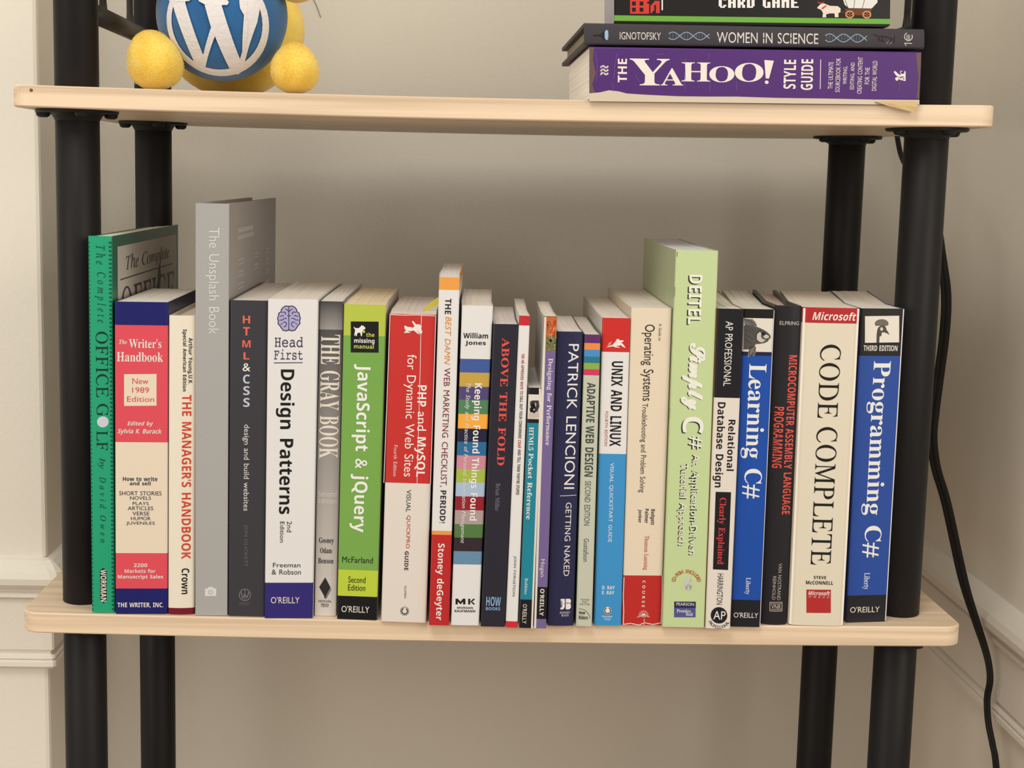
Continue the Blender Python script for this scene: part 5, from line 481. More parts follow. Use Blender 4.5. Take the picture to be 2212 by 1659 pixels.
  ['T','subtitle_lettering','An Application-Driven','n','D','c',0.572,0.7352,0.19825,0.46802,(238,234,212),3],
  ['T','letter_backing','Tutorial Approach','hb','D','c',0.288,0.4512,0.22129,0.44133,(46,48,40),2],
  ['T','subtitle_lettering','Tutorial Approach','n','D','c',0.3109,0.4741,0.22283,0.44285,(238,234,212),3],
  ['A','arc_lettering','C','hb',0.2293,0.1273,82.0,2.683333333333333,(190,110,58),3],
  ['A','arc_lettering','D','hb',0.2423,0.133,70.3,2.683333333333333,(190,110,58),3],
  ['A','arc_lettering','-','hb',0.2671,0.1384,58.6,2.683333333333333,(190,110,58),3],
  ['A','arc_lettering','R','hb',0.3028,0.1432,46.9,2.683333333333333,(190,110,58),3],
  ['A','arc_lettering','O','hb',0.348,0.1471,35.1,2.683333333333333,(190,110,58),3],
  ['A','arc_lettering','M','hb',0.4006,0.1501,23.4,2.683333333333333,(190,110,58),3],
  ['A','arc_lettering','I','hb',0.5194,0.1527,0.0,2.683333333333333,(190,110,58),3],
  ['A','arc_lettering','N','hb',0.5806,0.1522,-11.7,2.683333333333333,(190,110,58),3],
  ['A','arc_lettering','C','hb',0.6397,0.1505,-23.4,2.683333333333333,(190,110,58),3],
  ['A','arc_lettering','L','hb',0.6941,0.1478,-35.1,2.683333333333333,(190,110,58),3],
  ['A','arc_lettering','U','hb',0.7416,0.144,-46.9,2.683333333333333,(190,110,58),3],
  ['A','arc_lettering','D','hb',0.7803,0.1393,-58.6,2.683333333333333,(190,110,58),3],
  ['A','arc_lettering','E','hb',0.8085,0.1341,-70.3,2.683333333333333,(190,110,58),3],
  ['A','arc_lettering','D','hb',0.825,0.1284,-82.0,2.683333333333333,(190,110,58),3],
  ['G','disc_picture',[[[0.6719,0.119],[0.6703,0.1141],[0.6625,0.1095],[0.6489,0.1056],[0.6306,0.1025],[0.6088,0.1006],[0.585,0.0999],[0.5607,0.1005],[0.5378,0.1024],[0.5176,0.1053],[0.5016,0.1092],[0.4909,0.1138],[0.4862,0.1187],[0.4879,0.1236],[0.4957,0.1282],[0.5093,0.1321],[0.5276,0.1351],[0.5494,0.1371],[0.5732,0.1377],[0.5974,0.1371],[0.6204,0.1353],[0.6406,0.1323],[0.6565,0.1284],[0.6672,0.1239]]],(200,200,194),2],
  ['G','disc_picture',[[[0.5791,0.1188],[0.6189,0.1348],[0.6307,0.1332],[0.6413,0.1313],[0.6504,0.1291],[0.6578,0.1267]]],(206,190,110),3],
  ['G','disc_picture',[[[0.5791,0.1188],[0.5538,0.1016],[0.5392,0.1029],[0.5259,0.1047],[0.5141,0.107],[0.5044,0.1096]]],(176,150,176),3],
  ['G','disc_picture',[[[0.5791,0.1188],[0.6652,0.1127],[0.6577,0.1092],[0.6465,0.106],[0.632,0.1035],[0.6151,0.1017]]],(150,176,110),3],
  ['G','disc_picture',[[[0.5933,0.1189],[0.5911,0.1172],[0.5843,0.1162],[0.5755,0.1162],[0.5681,0.1172],[0.5649,0.1188],[0.5671,0.1205],[0.5739,0.1215],[0.5826,0.1215],[0.5901,0.1205]]],(198,212,150),4],
  ['G','publisher_panel',[[[0.2586,0.0696],[0.7692,0.0705],[0.7745,0.0534],[0.2638,0.0525]]],(46,40,70),1],
  ['G','publisher_panel',[[[0.2606,0.0525],[0.7702,0.0534],[0.7783,0.0275],[0.2685,0.0265]]],(84,88,134),1],
  ['T','publisher_lettering','PEARSON','n','H','i',0.3122,0.7276,0.05894,0.06717,(232,226,216),3],
  ['T','publisher_lettering','Prentice','sb','H','i',0.3287,0.6568,0.04026,0.04913,(228,222,218),3],
  ['T','publisher_lettering','Hall','sb','H','i',0.5448,0.7089,0.03162,0.03987,(228,222,218),3],
  ['G','worn_edge',[[[-0.0038,0.9048],[-0.0061,0.8803],[0.0068,0.8803],[0.0091,0.9048]],[[-0.0338,0.7728],[-0.0325,0.754],[-0.0174,0.754],[-0.0187,0.7728]],[[0.0258,0.9954],[0.023,0.9829],[0.038,0.9828],[0.0409,0.9953]],[[-0.0186,0.5908],[-0.02,0.5598],[-0.0092,0.5597],[-0.0078,0.5908]]],(120,116,84),4],
 ]),
 (dict(key='ap', label='black over white paperback with a black title box low on the spine', c=[[503.86, -7.98, -1.3], [521.76, -9.16, -1.3], [502.52, -7.98, 232.79], [521.28, -9.16, 232.79]], depth=175.0, k=0.1, cover=(226, 212, 190), side=(200, 184, 160), lefts=(206, 150, 96), pages=(222, 212, 193), ct=0.46666666666666673, recess=0.4, bulge=0, bands=[[0.7274, (32, 30, 34)], [0.0, (228, 216, 196)]], lying=False, rough=0.35, cloth=0, edge=1.2, wrap=0, d0=39.7, squeeze=0.0, dleft=0.0, kind='paperback'), [
  ['T','series_lettering','AP PROFESSIONAL','n','D','i',0.3299,0.6129,0.76355,0.96192,(232,224,208),3],
  ['T','title_lettering','Relational','hb','D','i',0.5872,0.8671,0.50103,0.66026,(28,25,24),3],
  ['T','title_lettering','Database Design','hb','D','c',0.1538,0.4608,0.44826,0.71335,(28,25,24),3],
  ['G','title_panel',[[[0.1985,0.4343],[0.8012,0.4344],[0.8125,0.1884],[0.2077,0.1891]]],(30,27,28),1],
  ['T','subtitle_lettering','Clearly Explained','sb','D','c',0.3749,0.6309,0.20573,0.41654,(208,62,66),3],
  ['T','author_lettering','HARRINGTON','n','D','i',0.3991,0.6399,0.07711,0.17626,(48,42,40),3],
  ['G','publisher_emblem',[[[0.8585,0.0434],[0.8508,0.0365],[0.8208,0.0301],[0.7705,0.0245],[0.7034,0.0202],[0.624,0.0175],[0.5377,0.0165],[0.4506,0.0173],[0.3685,0.0198],[0.297,0.0239],[0.2411,0.0294],[0.2045,0.0357],[0.1898,0.0425],[0.1978,0.0494],[0.2281,0.0558],[0.2784,0.0613],[0.3455,0.0656],[0.4246,0.0684],[0.5105,0.0694],[0.5974,0.0686],[0.6793,0.066],[0.7506,0.0619],[0.8066,0.0565],[0.8434,0.0502]]],(32,30,32),2],
  ['T','publisher_lettering','AP','n','H','i',0.2987,0.7871,0.02958,0.05635,(234,226,210),3],
  ['A','arc_lettering','P','n',0.1768,0.0209,-60.0,2.3333333333333335,(60,54,50),3],
  ['A','arc_lettering','R','n',0.2249,0.0159,-49.1,2.3333333333333335,(60,54,50),3],
  ['A','arc_lettering','O','n',0.284,0.0117,-38.2,2.3333333333333335,(60,54,50),3],
  ['A','arc_lettering','F','n',0.3519,0.0084,-27.3,2.3333333333333335,(60,54,50),3],
  ['A','arc_lettering','E','n',0.4262,0.0062,-16.4,2.3333333333333335,(60,54,50),3],
  ['A','arc_lettering','S','n',0.5042,0.0051,-5.5,2.3333333333333335,(60,54,50),3],
  ['A','arc_lettering','S','n',0.583,0.0052,5.5,2.3333333333333335,(60,54,50),3],
  ['A','arc_lettering','I','n',0.6597,0.0065,16.4,2.3333333333333335,(60,54,50),3],
  ['A','arc_lettering','O','n',0.7316,0.0089,27.3,2.3333333333333335,(60,54,50),3],
  ['A','arc_lettering','N','n',0.7961,0.0123,38.2,2.3333333333333335,(60,54,50),3],
  ['A','arc_lettering','A','n',0.8508,0.0167,49.1,2.3333333333333335,(60,54,50),3],
  ['A','arc_lettering','L','n',0.8937,0.0218,60.0,2.3333333333333335,(60,54,50),3],
 ]),
 (dict(key='learning', label='blue paperback with a fish picture at the head, narrower of the two blue ones', c=[[523.35, -3.62, -1.16], [544.8, -4.08, -1.16], [522.26, -3.62, 232.52], [544.06, -4.08, 232.52]], depth=183.2, k=0.13, cover=(32, 78, 160), side=(226, 216, 198), lefts=(226, 216, 198), pages=(222, 212, 193), ct=0.46666666666666673, recess=0.4, bulge=0, bands=[[0.972, (27, 25, 26)], [0.8689, (226, 216, 194)], [0.8568, (34, 34, 60)], [0.0871, (32, 78, 160)], [0.0, (34, 33, 38)]], lying=False, rough=0.35, cloth=0, edge=1.2, wrap=0, d0=39.7, squeeze=0.0, dleft=0.0, kind='paperback'), [
  ['G','fish_picture',[[[0.0268,0.9477],[0.0826,0.9521],[0.237,0.9509],[0.3924,0.9476],[0.549,0.9421],[0.6865,0.9363],[0.8054,0.9293],[0.8979,0.9212],[0.9171,0.9133],[0.8541,0.9078],[0.8297,0.9023],[0.7243,0.8967],[0.5713,0.8939],[0.4368,0.8926],[0.3638,0.8835],[0.2706,0.8761],[0.0391,0.8757]]],(84,80,74),2],
  ['G','fish_picture',[[[0.0166,0.971],[0.1713,0.9688],[0.2863,0.9697],[0.3864,0.9609],[0.454,0.9477],[0.2372,0.9506],[0.0518,0.952]],[[0.3027,0.8906],[0.3814,0.8871],[0.3803,0.8727],[0.3088,0.8599],[0.2047,0.8507],[0.173,0.8525],[0.2143,0.8724]],[[0.3875,0.8907],[0.4409,0.8836],[0.4492,0.8656],[0.3962,0.8547],[0.3374,0.8564],[0.3703,0.8691]]],(120,112,104),2],
  ['G','fish_picture',[[[0.4613,0.9233],[0.5466,0.9306],[0.6025,0.9264],[0.5917,0.9163],[0.6413,0.9092],[0.7586,0.9058],[0.6464,0.8984],[0.5304,0.8989],[0.4564,0.9089]],[[0.7116,0.9237],[0.8485,0.9196],[0.8554,0.9132],[0.7566,0.9101],[0.6696,0.9146]]],(200,190,170),3],
  ['G','fish_picture',[[[0.7394,0.9252],[0.7339,0.9227],[0.7163,0.9207],[0.6899,0.9196],[0.6601,0.9195],[0.6328,0.9206],[0.6133,0.9225],[0.6055,0.925],[0.611,0.9274],[0.6287,0.9295],[0.655,0.9306],[0.6847,0.9306],[0.7121,0.9296],[0.7316,0.9277]],[[0.6121,0.8981],[0.6097,0.8964],[0.5801,0.8971],[0.585,0.8987]],[[0.585,0.8987],[0.5801,0.8971],[0.5516,0.8981],[0.5589,0.8996]],[[0.5589,0.8996],[0.5516,0.8981],[0.5249,0.8994],[0.5344,0.9009]],[[0.5344,0.9009],[0.5249,0.8994],[0.5003,0.9011],[0.5119,0.9024]],[[0.5119,0.9024],[0.5003,0.9011],[0.4784,0.9031],[0.4919,0.9042]],[[0.4919,0.9042],[0.4784,0.9031],[0.4597,0.9054],[0.4747,0.9063]],[[0.4747,0.9063],[0.4597,0.9054],[0.4444,0.9078],[0.4607,0.9086]],[[0.4607,0.9086],[0.4444,0.9078],[0.4328,0.9105],[0.4502,0.911]],[[0.4502,0.911],[0.4328,0.9105],[0.4253,0.9132],[0.4433,0.9135]],[[0.4433,0.9135],[0.4253,0.9132],[0.4219,0.916],[0.4402,0.916]],[[0.4402,0.916],[0.4219,0.916],[0.4227,0.9188],[0.4409,0.9186]],[[0.4409,0.9186],[0.4227,0.9188],[0.4278,0.9216],[0.4455,0.9211]],[[0.4455,0.9211],[0.4278,0.9216],[0.4368,0.9242],[0.4538,0.9236]],[[0.4538,0.9236],[0.4368,0.9242],[0.4499,0.9268],[0.4657,0.9259]],[[0.4657,0.9259],[0.4499,0.9268],[0.4665,0.9291],[0.481,0.928]],[[0.481,0.928],[0.4665,0.9291],[0.4865,0.9311],[0.4993,0.9299]],[[0.4993,0.9299],[0.4865,0.9311],[0.5094,0.9329],[0.5203,0.9315]],[[0.5203,0.9315],[0.5094,0.9329],[0.5349,0.9343],[0.5436,0.9328]],[[0.5436,0.9328],[0.5349,0.9343],[0.5623,0.9354],[0.5687,0.9338]],[[0.5687,0.9338],[0.5623,0.9354],[0.5912,0.9362],[0.5952,0.9345]]],(36,32,30),4],
  ['G','fish_picture',[[[0.0315,0.9682],[0.3523,0.9477],[0.3591,0.9486],[0.0382,0.9691]],[[0.0891,0.969],[0.4088,0.9513],[0.4148,0.9523],[0.0951,0.9699]],[[0.1657,0.9685],[0.4364,0.9478],[0.444,0.9487],[0.1732,0.9693]],[[0.0843,0.9366],[0.3645,0.9225],[0.37,0.9235],[0.0899,0.9376]],[[0.0712,0.9222],[0.3322,0.908],[0.3382,0.909],[0.0772,0.9232]],[[0.0582,0.9078],[0.3,0.8936],[0.3063,0.8945],[0.0645,0.9088]],[[0.1577,0.944],[0.3992,0.9298],[0.4055,0.9307],[0.1641,0.9449]],[[0.2404,0.8871],[0.2339,0.8578],[0.2461,0.8577],[0.2526,0.8871]],[[0.4158,0.8839],[0.3952,0.8599],[0.4074,0.8598],[0.4279,0.8837]]],(44,40,38),4],
  ['T','title_lettering','Learning C#','sb','D','c',0.2552,0.8315,0.41128,0.83188,(234,230,220),3],
  ['T','author_lettering','Liberty','sb','D','c',0.4473,0.6049,0.10486,0.15891,(206,210,214),3],
  ['T','publisher_lettering',"O'REILLY",'n','H','i',0.0781,0.9094,0.02964,0.04655,(232,222,203),3],
  ['G','white_edge',[[[0.9752,0.9976],[0.9979,0.9977],[0.9956,0.0008],[0.9734,0.0008]]],(214,206,204),1],
 ]),
 (dict(key='micro', label='black hardcover with red block capitals, between the blue and cream thick books', c=[[547.39, 4.43, -1.01], [565.72, 3.83, -1.01], [546.1, 4.43, 234.66], [565.35, 3.83, 234.66]], depth=151.7, k=0.14, cover=(40, 37, 39), side=(56, 52, 44), lefts=(56, 52, 44), pages=(206, 186, 166), ct=2.566666666666667, recess=3.5, bulge=2, bands=None, lying=False, rough=0.35, cloth=0, edge=1.2, wrap=0, d0=39.7, squeeze=0.0, dleft=0.0, kind='hard'), [
  ['T','author_lettering','ELFRING','n','H','i',0.1891,0.9161,0.94194,0.95328,(206,196,178),3],
  ['T','title_lettering','MICROCOMPUTER ASSEMBLY LANGUAGE','hb','D','i',0.5891,0.9159,0.35268,0.84909,(222,84,68),3],
  ['T','title_lettering','PROGRAMMING','hb','D','i',0.1344,0.4969,0.49829,0.68938,(222,84,68),3],
  ['T','publisher_lettering','VAN NOSTRAND','n','D','i',0.5542,0.7001,0.07911,0.19688,(176,166,152),3],
  ['T','publisher_lettering','REINHOLD','n','D','i',0.357,0.492,0.0799,0.15537,(176,166,152),3],
  ['G','publisher_emblem',[[[0.2806,0.0706],[0.7783,0.0712],[0.7772,0.073],[0.2796,0.0724]],[[0.7619,0.0725],[0.7793,0.0438],[0.8017,0.0439],[0.7842,0.0725]],[[0.7942,0.0451],[0.2953,0.0445],[0.2963,0.0427],[0.7953,0.0433]],[[0.3117,0.0433],[0.2956,0.0719],[0.2733,0.0719],[0.2893,0.0432]],[[0.3213,0.0657],[0.7433,0.0663],[0.7424,0.0678],[0.3205,0.0672]],[[0.3314,0.048],[0.7541,0.0485],[0.7532,0.05],[0.3305,0.0495]]],(206,190,160),2],
  ['T','publisher_lettering','VNR','n','H','i',0.3483,0.7298,0.05107,0.06437,(206,190,160),3],
 ]),
 (dict(key='code', label='thickest cream book with large thin black capitals and red head band', c=[[567.04, 1.64, -0.67], [607.47, 0.41, -0.67], [565.7, 1.64, 234.03], [606.63, 0.41, 234.03]], depth=165.7, k=0.17, cover=(226, 214, 184), side=(226, 214, 184), lefts=(226, 214, 184), pages=(222, 208, 186), ct=0.46666666666666673, recess=0.4, bulge=0.8, bands=[[0.953, (182, 44, 46)], [0.0, (226, 214, 184)]], lying=False, rough=0.35, cloth=0, edge=3.5, wrap=0, d0=42.0, squeeze=0.0, dleft=0.0, kind='paperback'), [
  ['T','publisher_lettering','Microsoft','hbi','H','i',0.1674,0.9341,0.96173,0.98725,(238,226,206),3],
  ['T','title_lettering','CODE','su','D','i',0.329,0.6958,0.65946,0.88764,(28,25,24),3],
  ['T','title_lettering','COMPLETE','su','D','i',0.3333,0.7066,0.19595,0.63201,(28,25,24),3],
  ['T','author_lettering','STEVE','hb','H','i',0.4068,0.6337,0.15061,0.16029,(28,25,24),3],
  ['T','author_lettering','McCONNELL','hb','H','i',0.2735,0.7646,0.13274,0.14421,(28,25,24),3],
  ['G','publisher_panel',[[[0.2868,0.1157],[0.7288,0.1169],[0.7501,0.0418],[0.3065,0.0406]]],(182,48,46),1],
  ['T','publisher_lettering','Microsoft','hbi','H','i',0.3234,0.7151,0.09814,0.11187,(238,224,206),3],
  ['T','publisher_lettering','P R E S S','hbi','H','i',0.3309,0.7102,0.09008,0.09501,(226,170,150),3],
 ]),
 (dict(key='programming', label='wide blue paperback with crested bird picture, rightmost of the row', c=[[611.4, 8.31, -0.34], [642.31, 12.36, -0.34], [609.58, 8.31, 233.41], [642.01, 12.36, 233.41]], depth=175.0, k=0.18, cover=(46, 78, 150), side=(230, 222, 206), lefts=(40, 60, 110), pages=(222, 212, 193), ct=0.46666666666666673, recess=0.4, bulge=0, bands=[[0.8525, (33, 31, 30)], [0.0874, (46, 78, 150)], [0.0, (40, 38, 40)]], lying=False, rough=0.35, cloth=0, edge=1.2, wrap=0, d0=44.9, squeeze=0.0, dleft=0.0, kind='paperback'), [
  ['G','picture_panel',[[[0.0928,0.9759],[0.8891,0.978],[0.9238,0.8952],[0.1223,0.8931]]],(232,222,200),1],
  ['G','bird_picture',[[[0.3518,0.946],[0.3359,0.9489],[0.3282,0.952],[0.3292,0.9552],[0.3388,0.9583],[0.3564,0.9611],[0.3812,0.9635],[0.4117,0.9654],[0.4464,0.9666],[0.4834,0.967],[0.5206,0.9668],[0.5561,0.9658],[0.588,0.9641],[0.6146,0.9618],[0.6344,0.9591],[0.6463,0.956],[0.6498,0.9528],[0.6445,0.9497],[0.6309,0.9467]]],(112,104,88),2],
  ['G','bird_picture',[[[0.4192,0.9421],[0.4702,0.9466],[0.5488,0.9476],[0.5903,0.9426],[0.6063,0.9353],[0.6921,0.9187],[0.5704,0.9261],[0.5045,0.9259],[0.4956,0.9149],[0.4567,0.913],[0.4561,0.894],[0.39,0.8938],[0.3854,0.9201],[0.3956,0.9348]]],(78,72,64),3],
  ['G','bird_picture',[[[0.5326,0.9366],[0.5287,0.9337],[0.5158,0.9315],[0.4974,0.9307],[0.4783,0.9314],[0.4638,0.9335],[0.4577,0.9364],[0.4616,0.9393],[0.4745,0.9414],[0.4929,0.9422],[0.5119,0.9415],[0.5265,0.9394]]],(206,198,180),4],
  ['T','edition_lettering','THIRD EDITION','hb','H','i',0.0972,0.8913,0.86809,0.88544,(232,224,206),3],
  ['T','title_lettering','Programming C#','sb','D','c',0.3566,0.763,0.21065,0.8364,(236,232,220),3],
  ['T','author_lettering','Liberty','sb','D','c',0.3937,0.532,0.10644,0.16077,(206,212,222),3],
  ['T','publisher_lettering',"O'REILLY",'n','H','i',0.084,0.8197,0.03127,0.05039,(232,222,203),3],
  ['G','white_edge',[[[0.9716,0.9991],[0.9965,0.9991],[0.9952,0.0022],[0.9728,0.0021]]],(230,222,214),1],
 ]),
 (dict(key='yahoo', label='thick worn purple paperback lying at the bottom of the upper-shelf stack', c=[[407.53, -3.5, 376.62], [638.75, -3.5, 380.84], [406.39, -3.5, 412.99], [638.15, -3.5, 414.34]], depth=175.0, k=0.0, cover=(84, 46, 110), side=(84, 46, 110), lefts=(84, 46, 110), pages=(232, 222, 200), ct=0.46666666666666673, recess=0.4, bulge=0.3, bands=None, lying=True, rough=0.4, cloth=0, edge=1.2, wrap=0, d0=0.0, squeeze=0.0, dleft=0.0, kind='paperback'), [
  ['T','title_lettering','THE','hb','U','i',0.0857,0.1129,0.33158,0.77851,(238,226,206),3],
  ['T','title_lettering','Y','sb','H','i',0.1213,0.2412,0.27782,0.7853,(238,226,206),3],
  ['T','title_lettering','A','sb','H','i',0.2148,0.2832,0.28061,0.6093,(238,226,206),3],
  ['T','title_lettering','H','sb','H','i',0.2775,0.364,0.35966,0.72577,(238,226,206),3],
  ['T','title_lettering','O','sb','H','i',0.3613,0.4368,0.34546,0.6602,(238,226,206),3],
  ['T','title_lettering','O','sb','H','i',0.4381,0.5247,0.35846,0.72962,(238,226,206),3],
  ['G','title_lettering',[[[0.5265,0.7899],[0.5551,0.7795],[0.5416,0.4256],[0.5317,0.4315]],[[0.5408,0.3549],[0.5401,0.3375],[0.538,0.3247],[0.535,0.3199],[0.5321,0.3245],[0.5299,0.337],[0.529,0.3543],[0.5298,0.3716],[0.5319,0.3844],[0.5348,0.3892],[0.5377,0.3847],[0.5399,0.3721]]],(238,226,206),3],
  ['T','title_lettering','STYLE','hb','U','i',0.5856,0.6227,0.22696,0.80353,(238,226,206),3],
  ['T','title_lettering','GUIDE','hb','U','i',0.6381,0.6745,0.20591,0.8173,(238,226,206),3],
  ['G','divider',[[[0.6951,0.8146],[0.6963,0.2276],[0.6986,0.2275],[0.6974,0.8146]]],(226,212,200),2],
  ['T','subtitle_lettering','THE ULTIMATE','n','U','i',0.7208,0.7348,0.23171,0.76835,(232,220,202),3],
  ['T','subtitle_lettering','SOURCEBOOK FOR','n','U','i',0.7429,0.7569,0.1675,0.8442,(232,220,202),3],
  ['T','subtitle_lettering','WRITING,','n','U','i',0.765,0.779,0.32649,0.68872,(232,220,202),3],
  ['T','subtitle_lettering','EDITING, AND','n','U','i',0.7872,0.8012,0.22497,0.76478,(232,220,202),3],
  ['T','subtitle_lettering','CREATING CONTENT','n','U','i',0.8092,0.8233,0.13698,0.87361,(232,220,202),3],
  ['T','subtitle_lettering','FOR THE','n','U','i',0.8314,0.8454,0.32965,0.66601,(232,220,202),3],
  ['T','subtitle_lettering','DIGITAL WORLD','n','U','i',0.8535,0.8676,0.19937,0.80318,(232,220,202),3],
  ['G','publisher_emblem',[[[0.0354,0.5928],[0.0387,0.6174],[0.0349,0.6378],[0.0316,0.6132]],[[0.0369,0.6066],[0.0405,0.6243],[0.0375,0.649],[0.0339,0.6312]],[[0.0382,0.6159],[0.042,0.6253],[0.0402,0.6545],[0.0364,0.6451]],[[0.0391,0.622],[0.0431,0.6216],[0.0432,0.653],[0.0393,0.6534]],[[0.0402,0.6256],[0.044,0.6152],[0.046,0.6439],[0.0423,0.6543]],[[0.0417,0.6244],[0.045,0.6057],[0.0484,0.6293],[0.045,0.648]],[[0.046,0.6217],[0.046,0.6217],[0.046,0.6217],[0.046,0.6217]],[[0.0435,0.6142],[0.0464,0.5977],[0.0498,0.621],[0.0469,0.6375]],[[0.0454,0.6018],[0.0488,0.5924],[0.0509,0.621],[0.0475,0.6304]],[[0.0478,0.5938],[0.0514,0.593],[0.0516,0.6244],[0.048,0.6252]],[[0.0503,0.592],[0.0539,0.5995],[0.0523,0.6293],[0.0488,0.6218]],[[0.0527,0.5959],[0.0561,0.6104],[0.0533,0.6363],[0.0499,0.6218]],[[0.0549,0.6042],[0.0582,0.6244],[0.0547,0.6466],[0.0514,0.6265]],[[0.0354,0.5283],[0.0388,0.5529],[0.035,0.5733],[0.0316,0.5487]],[[0.0369,0.5421],[0.0406,0.5598],[0.0375,0.5845],[0.0339,0.5668]],[[0.0382,0.5514],[0.0421,0.5608],[0.0403,0.59],[0.0364,0.5806]],[[0.0391,0.5575],[0.0431,0.5571],[0.0432,0.5885],[0.0393,0.5889]],[[0.0402,0.5611],[0.044,0.5507],[0.046,0.5794],[0.0423,0.5898]],[[0.0417,0.5599],[0.0451,0.5412],[0.0484,0.5648],[0.045,0.5835]],[[0.046,0.5571],[0.046,0.5571],[0.046,0.5571],[0.046,0.5571]],[[0.0435,0.5497],[0.0465,0.5331],[0.0498,0.5565],[0.0469,0.573]],[[0.0454,0.5372],[0.0488,0.5278],[0.0509,0.5565],[0.0475,0.5659]],[[0.0478,0.5293],[0.0514,0.5284],[0.0516,0.5598],[0.048,0.5607]],[[0.0503,0.5274],[0.0539,0.5349],[0.0523,0.5647],[0.0488,0.5572]],[[0.0527,0.5313],[0.0561,0.5458],[0.0533,0.5717],[0.0499,0.5573]],[[0.055,0.5397],[0.0582,0.5598],[0.0547,0.582],[0.0514,0.5619]],[[0.0354,0.4638],[0.0388,0.4884],[0.035,0.5088],[0.0316,0.4842]],[[0.037,0.4776],[0.0406,0.4953],[0.0375,0.52],[0.0339,0.5023]],[[0.0382,0.4868],[0.0421,0.4962],[0.0403,0.5255],[0.0364,0.5161]],[[0.0392,0.493],[0.0431,0.4925],[0.0433,0.5239],[0.0393,0.5244]],[[0.0402,0.4965],[0.044,0.4861],[0.0461,0.5148],[0.0423,0.5252]],[[0.0417,0.4954],[0.0451,0.4766],[0.0484,0.5002],[0.045,0.5189]],[[0.046,0.4926],[0.046,0.4926],[0.046,0.4926],[0.046,0.4926]],[[0.0436,0.4851],[0.0465,0.4685],[0.0499,0.4919],[0.0469,0.5084]],[[0.0455,0.4726],[0.0488,0.4632],[0.0509,0.4919],[0.0476,0.5013]],[[0.0478,0.4647],[0.0514,0.4638],[0.0516,0.4952],[0.0481,0.4961]],[[0.0504,0.4628],[0.0539,0.4703],[0.0524,0.5001],[0.0488,0.4926]],[[0.0528,0.4667],[0.0562,0.4811],[0.0534,0.5071],[0.05,0.4927]],[[0.055,0.475],[0.0582,0.4952],[0.0547,0.5174],[0.0515,0.4973]]],(236,224,206),2],
  ['G','griffin_emblem',[[[0.9497,0.5989],[0.9539,0.5992],[0.9551,0.401],[0.9508,0.4008]],[[0.9179,0.5817],[0.9217,0.6059],[0.9326,0.5422],[0.9383,0.5231],[0.9363,0.49],[0.9307,0.4896],[0.9249,0.5163]],[[0.9504,0.5509],[0.9508,0.4909],[0.9407,0.4903],[0.9338,0.4568],[0.9308,0.4747],[0.9344,0.5049],[0.9415,0.5428]],[[0.9345,0.4899],[0.9364,0.457],[0.9301,0.4026],[0.9251,0.4113],[0.9259,0.4294],[0.9221,0.4382],[0.9252,0.4713]],[[0.9518,0.4233],[0.9519,0.4038],[0.9366,0.427],[0.9347,0.4569],[0.9387,0.4571]],[[0.9515,0.4789],[0.9516,0.4579],[0.9421,0.4423],[0.9398,0.4602]],[[0.9425,0.5452],[0.938,0.5789],[0.9366,0.5702],[0.9411,0.5365]],[[0.9383,0.5676],[0.94,0.5981],[0.9382,0.603],[0.9365,0.5725]],[[0.9387,0.5913],[0.9441,0.5952],[0.9439,0.6083],[0.9384,0.6044]]],(236,224,206),2],
  ['G','worn_scuff',[[[0.0164,0.8954],[0.0239,0.6482],[0.025,0.6496],[0.0175,0.8968]],[[0.0239,0.6519],[0.0199,0.3417],[0.021,0.3412],[0.025,0.6514]],[[0.0361,0.653],[0.0312,0.4348],[0.0323,0.4338],[0.0372,0.6521]],[[0.0827,0.8721],[0.0768,0.6841],[0.0779,0.6828],[0.0838,0.8708]],[[0.0769,0.6865],[0.073,0.4059],[0.0742,0.4054],[0.078,0.686]],[[0.1369,0.4874],[0.1496,0.3459],[0.1505,0.3493],[0.1379,0.4909]],[[0.2864,0.796],[0.2886,0.4482],[0.2897,0.4484],[0.2876,0.7963]],[[0.2886,0.4513],[0.2876,0.1652],[0.2887,0.165],[0.2897,0.4511]],[[0.3636,0.3922],[0.3632,0.1517],[0.3643,0.1515],[0.3647,0.392]],[[0.4435,0.3645],[0.4431,0.1702],[0.4442,0.17],[0.4447,0.3643]],[[0.2008,0.8615],[0.2233,0.8794],[0.2232,0.8864],[0.2007,0.8685]],[[0.0681,0.3148],[0.0732,0.1577],[0.0743,0.1591],[0.0692,0.3163]],[[0.9365,0.3901],[0.9336,0.1872],[0.9348,0.1863],[0.9376,0.3892]],[[0.36,0.8975],[0.3568,0.7684],[0.3579,0.7672],[0.3611,0.8964]]],(128,96,146),4],
  ['G','worn_edge',[[[-0.0002,0.9848],[0.0145,0.9862],[0.0106,0.7718],[0.0195,0.4965],[0.0087,0.2808],[0.0171,0.1118],[-0.0002,0.0344]]],(108,84,78),1],
  ['G','worn_edge#2',[[[0.9828,0.9737],[0.999,0.9854],[0.9987,0.0229],[0.991,0.0563],[0.9935,0.458]]],(108,84,78),1],
  ['G','torn_edge',[[[-0.0002,0.1206],[0.0319,0.14],[0.0589,0.1809],[0.0885,0.1602],[0.1132,0.1206],[0.1822,0.0944],[0.2711,0.0715],[0.36,0.0673],[0.444,0.0693],[0.5676,0.0465],[0.7161,0.0367],[0.8648,0.0201],[0.9997,0.0162],[1.0003,-0.0778],[0.8654,-0.0794],[-0.0002,-0.0272]]],(214,198,168),2],
 ]),
